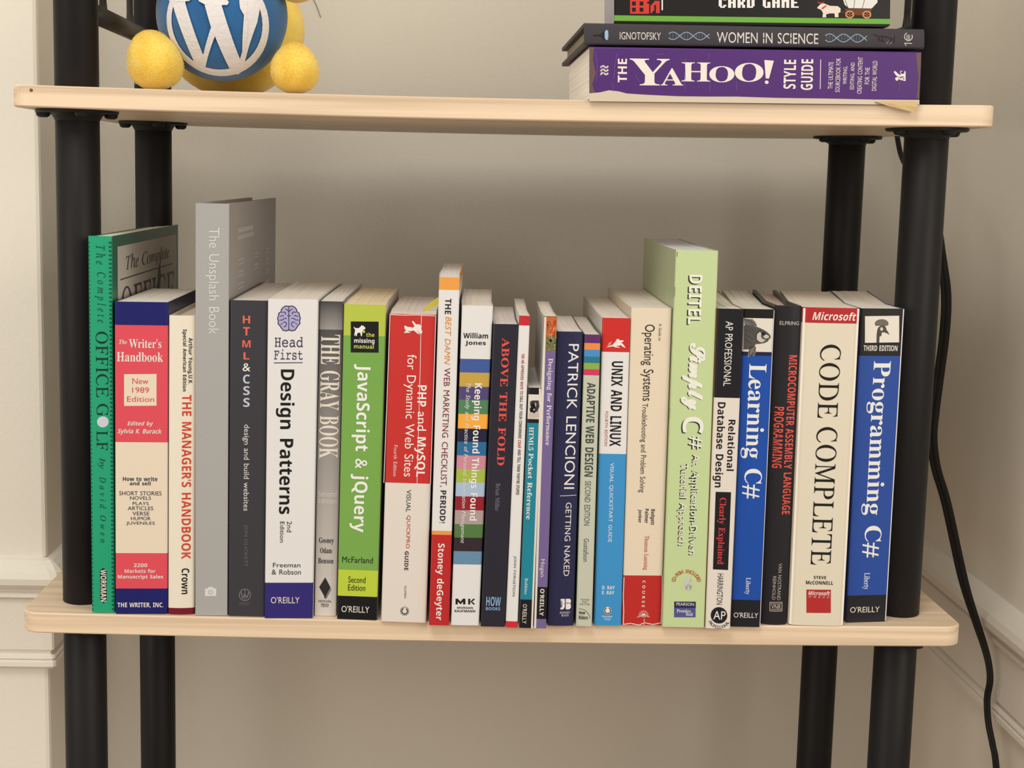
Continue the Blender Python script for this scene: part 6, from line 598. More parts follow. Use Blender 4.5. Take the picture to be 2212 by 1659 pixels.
 (dict(key='women', label='dark charcoal hardcover with pale double-helix marks lying in the stack middle', c=[[403.13, 0.0, 414.33], [640.94, 0.0, 416.59], [402.67, 0.0, 429.3], [640.09, 0.0, 430.19]], depth=198.3, k=0.0, cover=(66, 60, 62), side=(66, 60, 62), lefts=(66, 60, 62), pages=(150, 140, 120), ct=2.566666666666667, recess=4, bulge=0.8, bands=None, lying=True, rough=0.6, cloth=0, edge=1.2, wrap=0, d0=0.0, squeeze=0.0, dleft=0.0, kind='hard'), [
  ['T','author_lettering','IGNOTOFSKY','n','H','i',0.1039,0.2242,0.26729,0.60955,(222,212,198),3],
  ['T','title_lettering','WOMEN IN SCIENCE','n','H','i',0.3888,0.6872,0.17442,0.68483,(222,212,198),3],
  ['G','helix_emblem',[[[0.2464,0.3588],[0.2514,0.3095],[0.2525,0.337],[0.2475,0.3863]],[[0.2508,0.3139],[0.2558,0.2827],[0.2566,0.3129],[0.2516,0.3441]],[[0.2553,0.2848],[0.2604,0.2759],[0.2606,0.3081],[0.2556,0.317]],[[0.2599,0.2756],[0.265,0.2903],[0.2646,0.3221],[0.2595,0.3075]],[[0.2644,0.2876],[0.2694,0.3239],[0.2686,0.3534],[0.2636,0.3171]],[[0.2689,0.3189],[0.2738,0.3721],[0.2727,0.3989],[0.2678,0.3456]],[[0.2733,0.3653],[0.2782,0.4295],[0.2769,0.4544],[0.272,0.3902]],[[0.2776,0.4214],[0.2825,0.4896],[0.2811,0.5138],[0.2762,0.4456]],[[0.2818,0.4808],[0.2867,0.5459],[0.2854,0.5707],[0.2805,0.5056]],[[0.286,0.5371],[0.2909,0.5919],[0.2898,0.6184],[0.2848,0.5636]],[[0.2901,0.584],[0.2951,0.6224],[0.2942,0.6516],[0.2892,0.6132]],[[0.2941,0.617],[0.2992,0.6342],[0.2988,0.6659],[0.2937,0.6487]],[[0.2981,0.633],[0.3032,0.6266],[0.3034,0.659],[0.2983,0.6654]],[[0.3021,0.6302],[0.3072,0.6012],[0.3079,0.6318],[0.3028,0.6608]],[[0.3062,0.6081],[0.3112,0.5603],[0.3123,0.5882],[0.3073,0.636]],[[0.3105,0.5686],[0.3154,0.5077],[0.3166,0.5335],[0.3117,0.5945]],[[0.3147,0.5164],[0.3196,0.4491],[0.3209,0.4739],[0.3161,0.5412]],[[0.319,0.4574],[0.3239,0.3908],[0.3252,0.4158],[0.3203,0.4823]],[[0.3233,0.3982],[0.3282,0.3396],[0.3295,0.3658],[0.3245,0.4245]],[[0.3277,0.3454],[0.3326,0.3012],[0.3337,0.3298],[0.3287,0.374]],[[0.3321,0.3049],[0.3372,0.2806],[0.3378,0.3119],[0.3327,0.3362]],[[0.3366,0.2819],[0.3417,0.2808],[0.3418,0.3135],[0.3367,0.3145]],[[0.3412,0.2798],[0.3463,0.3022],[0.3458,0.3337],[0.3407,0.3112]],[[0.3457,0.2987],[0.3507,0.3416],[0.3498,0.3703],[0.3448,0.3275]],[[0.3502,0.3358],[0.3551,0.3939],[0.3539,0.4202],[0.349,0.3621]],[[0.3545,0.3865],[0.3594,0.4534],[0.3581,0.4781],[0.3532,0.4113]],[[0.3588,0.4449],[0.3637,0.5134],[0.3624,0.5379],[0.3575,0.4694]],[[0.363,0.5045],[0.368,0.5674],[0.3667,0.5928],[0.3618,0.53]],[[0.2475,0.5517],[0.2524,0.6015],[0.2514,0.6288],[0.2464,0.5789]],[[0.2515,0.5942],[0.2566,0.6259],[0.2558,0.656],[0.2508,0.6243]],[[0.2555,0.6217],[0.2606,0.6311],[0.2604,0.6633],[0.2553,0.6538]],[[0.2595,0.6316],[0.2646,0.6175],[0.265,0.6494],[0.2599,0.6635]],[[0.2636,0.6224],[0.2686,0.5867],[0.2695,0.6163],[0.2644,0.652]],[[0.2677,0.5942],[0.2727,0.5415],[0.2738,0.5686],[0.2689,0.6212]],[[0.272,0.5501],[0.2769,0.4865],[0.2782,0.5117],[0.2733,0.5753]],[[0.2762,0.4951],[0.2811,0.4274],[0.2825,0.452],[0.2776,0.5197]],[[0.2805,0.4355],[0.2854,0.371],[0.2867,0.3962],[0.2818,0.4606]],[[0.2848,0.378],[0.2898,0.3237],[0.291,0.3505],[0.286,0.4048]],[[0.2892,0.3288],[0.2942,0.2909],[0.2951,0.3203],[0.2901,0.3582]],[[0.2937,0.2938],[0.2988,0.277],[0.2992,0.3089],[0.2941,0.3256]],[[0.2983,0.2775],[0.3033,0.2844],[0.3032,0.3168],[0.2981,0.3099]],[[0.3028,0.2826],[0.3079,0.3122],[0.3072,0.3427],[0.3021,0.3131]],[[0.3073,0.3079],[0.3123,0.3563],[0.3112,0.384],[0.3063,0.3356]],[[0.3117,0.3499],[0.3166,0.4115],[0.3154,0.437],[0.3105,0.3755]],[[0.316,0.4037],[0.3209,0.4717],[0.3196,0.4961],[0.3147,0.4281]],[[0.3203,0.463],[0.3252,0.5302],[0.3239,0.5547],[0.319,0.4876]],[[0.3245,0.5213],[0.3294,0.5805],[0.3282,0.6064],[0.3233,0.5472]],[[0.3286,0.5721],[0.3336,0.6168],[0.3327,0.6452],[0.3277,0.6005]],[[0.3327,0.6103],[0.3377,0.6351],[0.3372,0.6662],[0.3321,0.6414]],[[0.3367,0.6323],[0.3418,0.6339],[0.3417,0.6665],[0.3367,0.6649]],[[0.3407,0.636],[0.3457,0.6141],[0.3463,0.6456],[0.3412,0.6675]],[[0.3448,0.6201],[0.3498,0.5779],[0.3507,0.6068],[0.3457,0.649]],[[0.349,0.5859],[0.3539,0.5284],[0.3551,0.555],[0.3502,0.6124]],[[0.3532,0.5372],[0.3581,0.4709],[0.3594,0.496],[0.3545,0.5623]],[[0.3575,0.4795],[0.3624,0.4115],[0.3637,0.4364],[0.3588,0.5043]],[[0.3618,0.4194],[0.3667,0.3571],[0.368,0.3828],[0.3631,0.4451]]],(150,176,190),3],
  ['G','helix_emblem',[[[0.2523,0.3221],[0.2523,0.6166],[0.2508,0.6162],[0.2508,0.3218]],[[0.2609,0.2881],[0.2608,0.6514],[0.2594,0.651],[0.2594,0.2878]],[[0.2694,0.3313],[0.2694,0.6091],[0.2679,0.6087],[0.2679,0.331]],[[0.278,0.4332],[0.278,0.5081],[0.2765,0.5077],[0.2765,0.4329]],[[0.285,0.5586],[0.285,0.3828],[0.2865,0.3831],[0.2865,0.559]],[[0.2936,0.6388],[0.2936,0.3034],[0.2951,0.3038],[0.295,0.6391]],[[0.3021,0.6479],[0.3021,0.2951],[0.3036,0.2955],[0.3036,0.6483]],[[0.3107,0.5822],[0.3107,0.3618],[0.3122,0.3622],[0.3122,0.5826]],[[0.3207,0.4611],[0.3207,0.4845],[0.3192,0.4842],[0.3192,0.4607]],[[0.3293,0.352],[0.3293,0.5945],[0.3278,0.5941],[0.3278,0.3516]],[[0.3378,0.2935],[0.3378,0.6537],[0.3363,0.6533],[0.3363,0.2932]],[[0.3464,0.3116],[0.3464,0.6365],[0.3449,0.6362],[0.3449,0.3112]],[[0.3549,0.3985],[0.3549,0.5505],[0.3534,0.5501],[0.3534,0.3982]],[[0.362,0.5259],[0.362,0.4232],[0.3635,0.4236],[0.3635,0.5263]]],(96,110,120),2],
  ['G','helix_emblem',[[[0.7068,0.3626],[0.7119,0.3087],[0.713,0.3373],[0.7079,0.3912]],[[0.7113,0.3134],[0.7165,0.2793],[0.7172,0.3108],[0.7121,0.3449]],[[0.7159,0.2815],[0.7211,0.2717],[0.7214,0.3054],[0.7162,0.3151]],[[0.7206,0.2714],[0.7258,0.2874],[0.7255,0.3208],[0.7203,0.3047]],[[0.7253,0.2846],[0.7304,0.3243],[0.7296,0.355],[0.7245,0.3153]],[[0.7299,0.3189],[0.7349,0.3772],[0.7338,0.405],[0.7287,0.3468]],[[0.7344,0.3699],[0.7394,0.4401],[0.7381,0.4659],[0.7331,0.3957]],[[0.7388,0.4315],[0.7438,0.5061],[0.7424,0.5312],[0.7374,0.4566]],[[0.7431,0.4968],[0.7481,0.5679],[0.7468,0.5936],[0.7418,0.5225]],[[0.7474,0.5585],[0.7525,0.6185],[0.7513,0.646],[0.7463,0.5861]],[[0.7516,0.61],[0.7568,0.6521],[0.7559,0.6825],[0.7507,0.6405]],[[0.7557,0.6462],[0.7609,0.6651],[0.7605,0.6983],[0.7553,0.6794]],[[0.7598,0.6638],[0.765,0.6568],[0.7652,0.6907],[0.76,0.6977]],[[0.764,0.6607],[0.7691,0.629],[0.7699,0.6609],[0.7647,0.6926]],[[0.7682,0.6363],[0.7733,0.584],[0.7744,0.6131],[0.7693,0.6654]],[[0.7725,0.593],[0.7776,0.5263],[0.7789,0.5531],[0.7738,0.6197]],[[0.7769,0.5356],[0.7819,0.4619],[0.7833,0.4876],[0.7783,0.5613]],[[0.7813,0.4708],[0.7863,0.3979],[0.7877,0.4238],[0.7827,0.4966]],[[0.7857,0.4058],[0.7908,0.3416],[0.792,0.3689],[0.787,0.433]],[[0.7902,0.3479],[0.7953,0.2995],[0.7963,0.3293],[0.7912,0.3776]],[[0.7947,0.3034],[0.7999,0.2768],[0.8005,0.3095],[0.7954,0.3361]],[[0.7994,0.2782],[0.8046,0.277],[0.8047,0.3112],[0.7995,0.3124]],[[0.8041,0.2759],[0.8093,0.3004],[0.8087,0.3333],[0.8036,0.3088]],[[0.8087,0.2967],[0.8138,0.3436],[0.8129,0.3736],[0.8078,0.3267]],[[0.8133,0.3375],[0.8183,0.4011],[0.8171,0.4283],[0.8121,0.3648]],[[0.8177,0.3932],[0.8228,0.4663],[0.8214,0.492],[0.8164,0.4188]],[[0.8221,0.4573],[0.8271,0.5323],[0.8258,0.5577],[0.8208,0.4827]],[[0.8265,0.5228],[0.8315,0.5916],[0.8302,0.618],[0.8252,0.5492]],[[0.7079,0.5746],[0.713,0.629],[0.7119,0.6573],[0.7068,0.6029]],[[0.7121,0.6212],[0.7172,0.6559],[0.7165,0.6872],[0.7113,0.6526]],[[0.7162,0.6514],[0.7214,0.6617],[0.7212,0.6953],[0.716,0.685]],[[0.7203,0.6622],[0.7254,0.6467],[0.7258,0.6801],[0.7206,0.6956]],[[0.7244,0.652],[0.7296,0.613],[0.7304,0.6438],[0.7253,0.6828]],[[0.7287,0.621],[0.7338,0.5634],[0.7349,0.5915],[0.7299,0.6491]],[[0.733,0.5725],[0.7381,0.503],[0.7394,0.5291],[0.7344,0.5987]],[[0.7374,0.5121],[0.7424,0.4381],[0.7438,0.4636],[0.7388,0.5376]],[[0.7418,0.4467],[0.7468,0.3762],[0.7482,0.4023],[0.7432,0.4728]],[[0.7463,0.3836],[0.7513,0.3242],[0.7525,0.3521],[0.7474,0.4114]],[[0.7507,0.3297],[0.7559,0.2882],[0.7568,0.3188],[0.7517,0.3603]],[[0.7553,0.2912],[0.7605,0.2729],[0.761,0.3062],[0.7558,0.3245]],[[0.76,0.2734],[0.7652,0.281],[0.7651,0.3149],[0.7599,0.3074]],[[0.7647,0.279],[0.7699,0.3114],[0.7692,0.3433],[0.764,0.3109]],[[0.7693,0.3068],[0.7744,0.3598],[0.7733,0.3886],[0.7682,0.3357]],[[0.7738,0.353],[0.7788,0.4204],[0.7776,0.4468],[0.7726,0.3795]],[[0.7783,0.4121],[0.7833,0.4864],[0.7819,0.5117],[0.7769,0.4374]],[[0.7826,0.4772],[0.7876,0.5507],[0.7863,0.5761],[0.7813,0.5027]],[[0.787,0.5412],[0.792,0.606],[0.7908,0.6329],[0.7857,0.5681]],[[0.7912,0.597],[0.7963,0.6459],[0.7953,0.6755],[0.7902,0.6266]],[[0.7953,0.6389],[0.8005,0.6661],[0.7999,0.6986],[0.7948,0.6715]],[[0.7994,0.6631],[0.8046,0.6648],[0.8046,0.699],[0.7994,0.6972]],[[0.8035,0.6671],[0.8087,0.6431],[0.8093,0.6761],[0.8041,0.7]],[[0.8077,0.6496],[0.8129,0.6034],[0.8139,0.6335],[0.8087,0.6797]],[[0.812,0.612],[0.8171,0.5491],[0.8183,0.5766],[0.8133,0.6395]],[[0.8164,0.5584],[0.8214,0.4859],[0.8228,0.5119],[0.8178,0.5844]],[[0.8208,0.495],[0.8258,0.4207],[0.8272,0.4464],[0.8222,0.5207]],[[0.8252,0.429],[0.8302,0.3608],[0.8315,0.3876],[0.8265,0.4557]]],(150,176,190),3],
  ['G','helix_emblem',[[[0.7128,0.3218],[0.7128,0.6446],[0.7113,0.6442],[0.7113,0.3215]],[[0.7216,0.2845],[0.7216,0.6829],[0.7201,0.6825],[0.7201,0.2841]],[[0.7304,0.3319],[0.7304,0.6364],[0.7289,0.636],[0.7289,0.3316]],[[0.7392,0.4438],[0.7392,0.5256],[0.7377,0.5252],[0.7377,0.4434]],[[0.7464,0.5811],[0.7464,0.3884],[0.7479,0.3888],[0.7479,0.5815]],[[0.7552,0.6691],[0.7552,0.3013],[0.7567,0.3017],[0.7567,0.6695]],[[0.764,0.6791],[0.764,0.2922],[0.7655,0.2925],[0.7655,0.6795]],[[0.7727,0.6069],[0.7728,0.3654],[0.7743,0.3658],[0.7742,0.6073]],[[0.783,0.4744],[0.783,0.4997],[0.7815,0.4993],[0.7815,0.474]],[[0.7918,0.3546],[0.7918,0.6204],[0.7903,0.62],[0.7903,0.3542]],[[0.8006,0.2903],[0.8006,0.6855],[0.7991,0.6851],[0.7991,0.29]],[[0.8094,0.3102],[0.8094,0.6667],[0.8079,0.6663],[0.8079,0.3098]],[[0.8181,0.4057],[0.8181,0.5722],[0.8166,0.5718],[0.8166,0.4053]],[[0.8254,0.5452],[0.8254,0.4329],[0.8269,0.4332],[0.8269,0.5456]]],(96,110,120),2],
  ['G','flask_emblem',[[[0.0258,0.4486],[0.0475,0.496],[0.0584,0.6679],[0.0679,0.6703],[0.0679,0.2252],[0.0584,0.2232],[0.0475,0.3902],[0.0258,0.3853]]],(40,36,38),2],
  ['G','flask_emblem',[[[0.0597,0.6047],[0.0638,0.6904],[0.0692,0.6706],[0.0706,0.4591],[0.0693,0.2467],[0.0638,0.2244],[0.0597,0.3294]]],(150,186,206),3],
  ['G','ink_mark',[[[0.8483,0.6792],[0.8688,0.5378],[0.8701,0.593],[0.8497,0.7342]],[[0.8677,0.5961],[0.8615,0.4371],[0.8644,0.4047],[0.8707,0.5638]],[[0.8621,0.4061],[0.8798,0.311],[0.881,0.368],[0.8632,0.4629]],[[0.8816,0.344],[0.8743,0.6397],[0.871,0.6159],[0.8784,0.3203]],[[0.8719,0.5894],[0.8883,0.5436],[0.8889,0.6025],[0.8725,0.6483]],[[0.8867,0.5501],[0.9044,0.4551],[0.9056,0.5122],[0.8878,0.6071]],[[0.9033,0.5145],[0.8943,0.309],[0.8971,0.2737],[0.9062,0.4793]],[[0.9111,0.6408],[0.9082,0.2975],[0.9112,0.291],[0.9141,0.6345]]],(34,31,33),2],
  ['G','ink_mark',[[[0.8943,0.3849],[0.887,0.2352],[0.8884,0.2149],[0.8957,0.3646]],[[0.9024,0.3407],[0.8965,0.214],[0.898,0.1942],[0.9039,0.3209]]],(150,146,144),3],
  ['G','publisher_emblem',[[[0.9619,0.6955],[0.9637,0.7134],[0.9648,0.6741],[0.9628,0.6627]],[[0.9628,0.6627],[0.9648,0.6741],[0.9653,0.632],[0.9633,0.6274]],[[0.9633,0.6274],[0.9653,0.632],[0.9654,0.5887],[0.9633,0.5912]],[[0.9633,0.5912],[0.9654,0.5887],[0.9649,0.546],[0.9629,0.5555]],[[0.9629,0.5555],[0.9649,0.546],[0.9639,0.5058],[0.9621,0.5218]],[[0.9621,0.5218],[0.9639,0.5058],[0.9625,0.4695],[0.9609,0.4915]],[[0.9609,0.4915],[0.9625,0.4695],[0.9606,0.4389],[0.9594,0.4658]],[[0.9594,0.4658],[0.9606,0.4389],[0.9585,0.4151],[0.9576,0.4459]],[[0.9576,0.4459],[0.9585,0.4151],[0.9561,0.3991],[0.9556,0.4325]],[[0.9556,0.4325],[0.9561,0.3991],[0.9536,0.3915],[0.9534,0.4262]],[[0.9534,0.4262],[0.9536,0.3915],[0.951,0.3928],[0.9513,0.4272]],[[0.9513,0.4272],[0.951,0.3928],[0.9485,0.4028],[0.9492,0.4356]],[[0.9492,0.4356],[0.9485,0.4028],[0.9462,0.421],[0.9473,0.4508]],[[0.9473,0.4508],[0.9462,0.421],[0.9442,0.4469],[0.9456,0.4725]],[[0.9456,0.4725],[0.9442,0.4469],[0.9425,0.4792],[0.9442,0.4995]],[[0.9442,0.4995],[0.9425,0.4792],[0.9413,0.5166],[0.9432,0.5308]],[[0.9432,0.5308],[0.9413,0.5166],[0.9405,0.5576],[0.9425,0.5651]],[[0.9425,0.5651],[0.9405,0.5576],[0.9403,0.6005],[0.9423,0.6011]],[[0.9423,0.6011],[0.9403,0.6005],[0.9405,0.6436],[0.9425,0.6371]],[[0.9425,0.6371],[0.9405,0.6436],[0.9413,0.685],[0.9432,0.6718]],[[0.9432,0.6718],[0.9413,0.685],[0.9425,0.723],[0.9442,0.7036]],[[0.9442,0.7036],[0.9425,0.723],[0.9442,0.7562],[0.9456,0.7314]],[[0.9456,0.7314],[0.9442,0.7562],[0.9462,0.7831],[0.9473,0.7539]],[[0.9473,0.7539],[0.9462,0.7831],[0.9485,0.8026],[0.9492,0.7702]],[[0.9473,0.6884],[0.9473,0.4007],[0.9488,0.4011],[0.9488,0.6888]],[[0.9514,0.7127],[0.9514,0.3786],[0.9529,0.379],[0.9529,0.7131]],[[0.9555,0.6907],[0.9555,0.4028],[0.957,0.4031],[0.957,0.6911]],[[0.9408,0.2599],[0.9635,0.2532],[0.9635,0.288],[0.9408,0.2946]],[[0.9403,0.2851],[0.9461,0.1376],[0.9476,0.1546],[0.9418,0.3021]]],(222,212,198),2],
 ]),
 (dict(key='cardbox', label='black game box with green ground stripe on top of the stack', c=[[424.15, 4.67, 429.62], [617.71, 4.67, 431.91], [421.7, 4.67, 492.77], [614.84, 4.67, 497.12]], depth=64.2, k=0, cover=(30, 28, 28), side=(30, 28, 28), lefts=(176, 170, 176), pages=(222, 212, 193), ct=0.46666666666666673, recess=0.4, bulge=0, bands=None, lying=True, rough=0.35, cloth=0, edge=1.2, wrap=0, d0=0.0, squeeze=0.0, dleft=0.0, kind='box'), [
  ['G','ground_stripe',[[[0.0002,0.0925],[1.0004,0.0802],[1.0004,0.0267],[0.0001,0.0325]]],(112,170,62),1],
  ['G','title_lettering',[[[0.383,0.2927],[0.3996,0.2931],[0.3996,0.2773],[0.383,0.2769]],[[0.3775,0.2768],[0.3885,0.2771],[0.3885,0.2613],[0.3775,0.2611]],[[0.394,0.2772],[0.4051,0.2774],[0.4051,0.2617],[0.3941,0.2614]],[[0.3775,0.2611],[0.3885,0.2613],[0.3886,0.2455],[0.3775,0.2453]],[[0.3775,0.2453],[0.3886,0.2455],[0.3886,0.2298],[0.3775,0.2295]],[[0.3775,0.2295],[0.3886,0.2298],[0.3886,0.214],[0.3775,0.2137]],[[0.3775,0.2137],[0.3886,0.214],[0.3886,0.1982],[0.3775,0.198]],[[0.3941,0.2141],[0.4052,0.2144],[0.4052,0.1986],[0.3941,0.1984]],[[0.3831,0.1981],[0.3996,0.1985],[0.3997,0.1827],[0.3831,0.1823]]],(238,230,214),2],
  ['G','title_lettering',[[[0.417,0.2934],[0.4335,0.2938],[0.4336,0.278],[0.417,0.2777]],[[0.4115,0.2776],[0.4225,0.2778],[0.4225,0.2621],[0.4115,0.2618]],[[0.428,0.2779],[0.4391,0.2782],[0.4391,0.2624],[0.428,0.2622]],[[0.4115,0.2618],[0.4225,0.2621],[0.4225,0.2463],[0.4115,0.2461]],[[0.428,0.2622],[0.4391,0.2624],[0.4391,0.2467],[0.4281,0.2464]],[[0.4115,0.2461],[0.4391,0.2467],[0.4391,0.2309],[0.4115,0.2303]],[[0.4115,0.2303],[0.4226,0.2306],[0.4226,0.2148],[0.4115,0.2145]],[[0.4281,0.2307],[0.4391,0.2309],[0.4392,0.2152],[0.4281,0.2149]],[[0.4115,0.2145],[0.4226,0.2148],[0.4226,0.199],[0.4115,0.1988]],[[0.4281,0.2149],[0.4392,0.2152],[0.4392,0.1994],[0.4281,0.1992]],[[0.4115,0.1988],[0.4226,0.199],[0.4226,0.1833],[0.4116,0.183]],[[0.4281,0.1992],[0.4392,0.1994],[0.4392,0.1837],[0.4281,0.1834]]],(238,230,214),2],
  ['G','title_lettering',[[[0.4454,0.294],[0.4675,0.2945],[0.4675,0.2788],[0.4454,0.2783]],[[0.4454,0.2783],[0.4565,0.2785],[0.4565,0.2628],[0.4455,0.2626]],[[0.462,0.2786],[0.4731,0.2789],[0.4731,0.2632],[0.462,0.2629]],[[0.4455,0.2626],[0.4565,0.2628],[0.4565,0.2471],[0.4455,0.2468]],[[0.462,0.2629],[0.4731,0.2632],[0.4731,0.2474],[0.4621,0.2472]],[[0.4455,0.2468],[0.4676,0.2473],[0.4676,0.2316],[0.4455,0.2311]],[[0.4455,0.2311],[0.4676,0.2316],[0.4676,0.2158],[0.4455,0.2153]],[[0.4455,0.2153],[0.4566,0.2156],[0.4566,0.1998],[0.4455,0.1996]],[[0.4621,0.2157],[0.4732,0.216],[0.4732,0.2002],[0.4621,0.2]],[[0.4455,0.1996],[0.4566,0.1998],[0.4566,0.1841],[0.4456,0.1838]],[[0.4621,0.2],[0.4732,0.2002],[0.4732,0.1845],[0.4621,0.1842]]],(238,230,214),2],
  ['G','title_lettering',[[[0.4794,0.2947],[0.5015,0.2952],[0.5015,0.2795],[0.4794,0.279]],[[0.4794,0.279],[0.4905,0.2792],[0.4905,0.2635],[0.4795,0.2633]],[[0.496,0.2794],[0.5071,0.2796],[0.5071,0.2639],[0.496,0.2637]],[[0.4795,0.2633],[0.4905,0.2635],[0.4905,0.2478],[0.4795,0.2476]],[[0.496,0.2637],[0.5071,0.2639],[0.5071,0.2482],[0.4961,0.2479]],[[0.4795,0.2476],[0.4905,0.2478],[0.4906,0.2321],[0.4795,0.2319]],[[0.4961,0.2479],[0.5071,0.2482],[0.5071,0.2325],[0.4961,0.2322]],[[0.4795,0.2319],[0.4906,0.2321],[0.4906,0.2164],[0.4795,0.2161]],[[0.4961,0.2322],[0.5071,0.2325],[0.5072,0.2168],[0.4961,0.2165]],[[0.4795,0.2161],[0.4906,0.2164],[0.4906,0.2006],[0.4795,0.2004]],[[0.4961,0.2165],[0.5072,0.2168],[0.5072,0.201],[0.4961,0.2008]],[[0.4795,0.2004],[0.5017,0.2009],[0.5017,0.1852],[0.4796,0.1847]]],(238,230,214),2],
  ['G','title_lettering',[[[0.5424,0.296],[0.5645,0.2965],[0.5645,0.2808],[0.5424,0.2804]],[[0.5369,0.2802],[0.5479,0.2805],[0.548,0.2648],[0.5369,0.2645]],[[0.5369,0.2645],[0.548,0.2648],[0.548,0.2491],[0.5369,0.2489]],[[0.5369,0.2489],[0.548,0.2491],[0.548,0.2334],[0.537,0.2332]],[[0.5535,0.2492],[0.5646,0.2495],[0.5646,0.2338],[0.5535,0.2335]],[[0.537,0.2332],[0.548,0.2334],[0.548,0.2177],[0.537,0.2175]],[[0.5535,0.2335],[0.5646,0.2338],[0.5646,0.2181],[0.5536,0.2178]],[[0.537,0.2175],[0.548,0.2177],[0.5481,0.202],[0.537,0.2017]],[[0.5536,0.2178],[0.5646,0.2181],[0.5647,0.2024],[0.5536,0.2021]],[[0.5425,0.2019],[0.5647,0.2024],[0.5647,0.1867],[0.5426,0.1862]]],(238,230,214),2],
  ['G','title_lettering',[[[0.5764,0.2967],[0.593,0.2971],[0.593,0.2814],[0.5764,0.2811]],[[0.5709,0.281],[0.5819,0.2812],[0.582,0.2655],[0.5709,0.2653]],[[0.5875,0.2813],[0.5985,0.2815],[0.5986,0.2659],[0.5875,0.2656]],[[0.5709,0.2653],[0.582,0.2655],[0.582,0.2499],[0.5709,0.2496]],[[0.5875,0.2656],[0.5986,0.2659],[0.5986,0.2502],[0.5875,0.25]],[[0.5709,0.2496],[0.5986,0.2502],[0.5986,0.2345],[0.571,0.2339]],[[0.571,0.2339],[0.582,0.2342],[0.5821,0.2185],[0.571,0.2182]],[[0.5876,0.2343],[0.5986,0.2345],[0.5987,0.2189],[0.5876,0.2186]],[[0.571,0.2182],[0.5821,0.2185],[0.5821,0.2028],[0.571,0.2025]],[[0.5876,0.2186],[0.5987,0.2189],[0.5987,0.2032],[0.5876,0.2029]],[[0.571,0.2025],[0.5821,0.2028],[0.5821,0.1871],[0.5711,0.1869]],[[0.5876,0.2029],[0.5987,0.2032],[0.5987,0.1875],[0.5877,0.1873]]],(238,230,214),2],
  ['G','title_lettering',[[[0.6049,0.2973],[0.6159,0.2976],[0.6159,0.2819],[0.6049,0.2817]],[[0.6214,0.2977],[0.6325,0.2979],[0.6325,0.2823],[0.6215,0.282]],[[0.6049,0.2817],[0.6325,0.2823],[0.6326,0.2666],[0.6049,0.266]],[[0.6049,0.266],[0.6326,0.2666],[0.6326,0.251],[0.605,0.2504]],[[0.605,0.2504],[0.616,0.2506],[0.6161,0.2349],[0.605,0.2347]],[[0.6216,0.2507],[0.6326,0.251],[0.6327,0.2353],[0.6216,0.2351]],[[0.605,0.2347],[0.6161,0.2349],[0.6161,0.2193],[0.605,0.219]],[[0.6216,0.2351],[0.6327,0.2353],[0.6327,0.2197],[0.6216,0.2194]],[[0.605,0.219],[0.6161,0.2193],[0.6161,0.2036],[0.6051,0.2033]],[[0.6216,0.2194],[0.6327,0.2197],[0.6327,0.204],[0.6217,0.2037]],[[0.6051,0.2033],[0.6161,0.2036],[0.6162,0.1879],[0.6051,0.1877]],[[0.6217,0.2037],[0.6327,0.204],[0.6328,0.1883],[0.6217,0.1881]]],(238,230,214),2],
  ['G','title_lettering',[[[0.6389,0.298],[0.6665,0.2986],[0.6666,0.283],[0.6389,0.2824]],[[0.6389,0.2824],[0.65,0.2826],[0.65,0.267],[0.6389,0.2668]],[[0.6389,0.2668],[0.65,0.267],[0.65,0.2514],[0.639,0.2511]],[[0.639,0.2511],[0.6611,0.2516],[0.6612,0.236],[0.639,0.2355]],[[0.639,0.2355],[0.6501,0.2357],[0.6501,0.2201],[0.6391,0.2198]],[[0.6391,0.2198],[0.6501,0.2201],[0.6502,0.2044],[0.6391,0.2041]],[[0.6391,0.2041],[0.6668,0.2048],[0.6668,0.1891],[0.6391,0.1885]]],(238,230,214),2],
  ['G','building_picture',[[[0.0572,0.2634],[0.1258,0.2649],[0.1257,0.2431],[0.0572,0.2415]],[[0.0572,0.2415],[0.0641,0.2417],[0.064,0.2198],[0.0572,0.2196]],[[0.0778,0.242],[0.0915,0.2423],[0.0914,0.2204],[0.0777,0.2201]],[[0.1052,0.2426],[0.1189,0.2429],[0.1189,0.2211],[0.1052,0.2207]],[[0.0572,0.2196],[0.064,0.2198],[0.064,0.1979],[0.0572,0.1977]],[[0.0777,0.2201],[0.0914,0.2204],[0.0914,0.1985],[0.0777,0.1982]],[[0.1052,0.2207],[0.1257,0.2212],[0.1257,0.1994],[0.1051,0.1989]],[[0.0572,0.1977],[0.1257,0.1994],[0.1257,0.1775],[0.0571,0.1758]],[[0.0571,0.1758],[0.064,0.176],[0.064,0.1541],[0.0571,0.1539]],[[0.0777,0.1763],[0.0914,0.1767],[0.0914,0.1548],[0.0777,0.1544]],[[0.1051,0.177],[0.1257,0.1775],[0.1257,0.1556],[0.1051,0.1551]],[[0.0571,0.1539],[0.064,0.1541],[0.0639,0.1321],[0.0571,0.132]],[[0.0777,0.1544],[0.0914,0.1548],[0.0914,0.1328],[0.0776,0.1325]],[[0.1051,0.1551],[0.1257,0.1556],[0.1256,0.1337],[0.1051,0.1332]],[[0.0571,0.132],[0.1256,0.1337],[0.1256,0.1118],[0.057,0.11]]],(206,62,48),2],
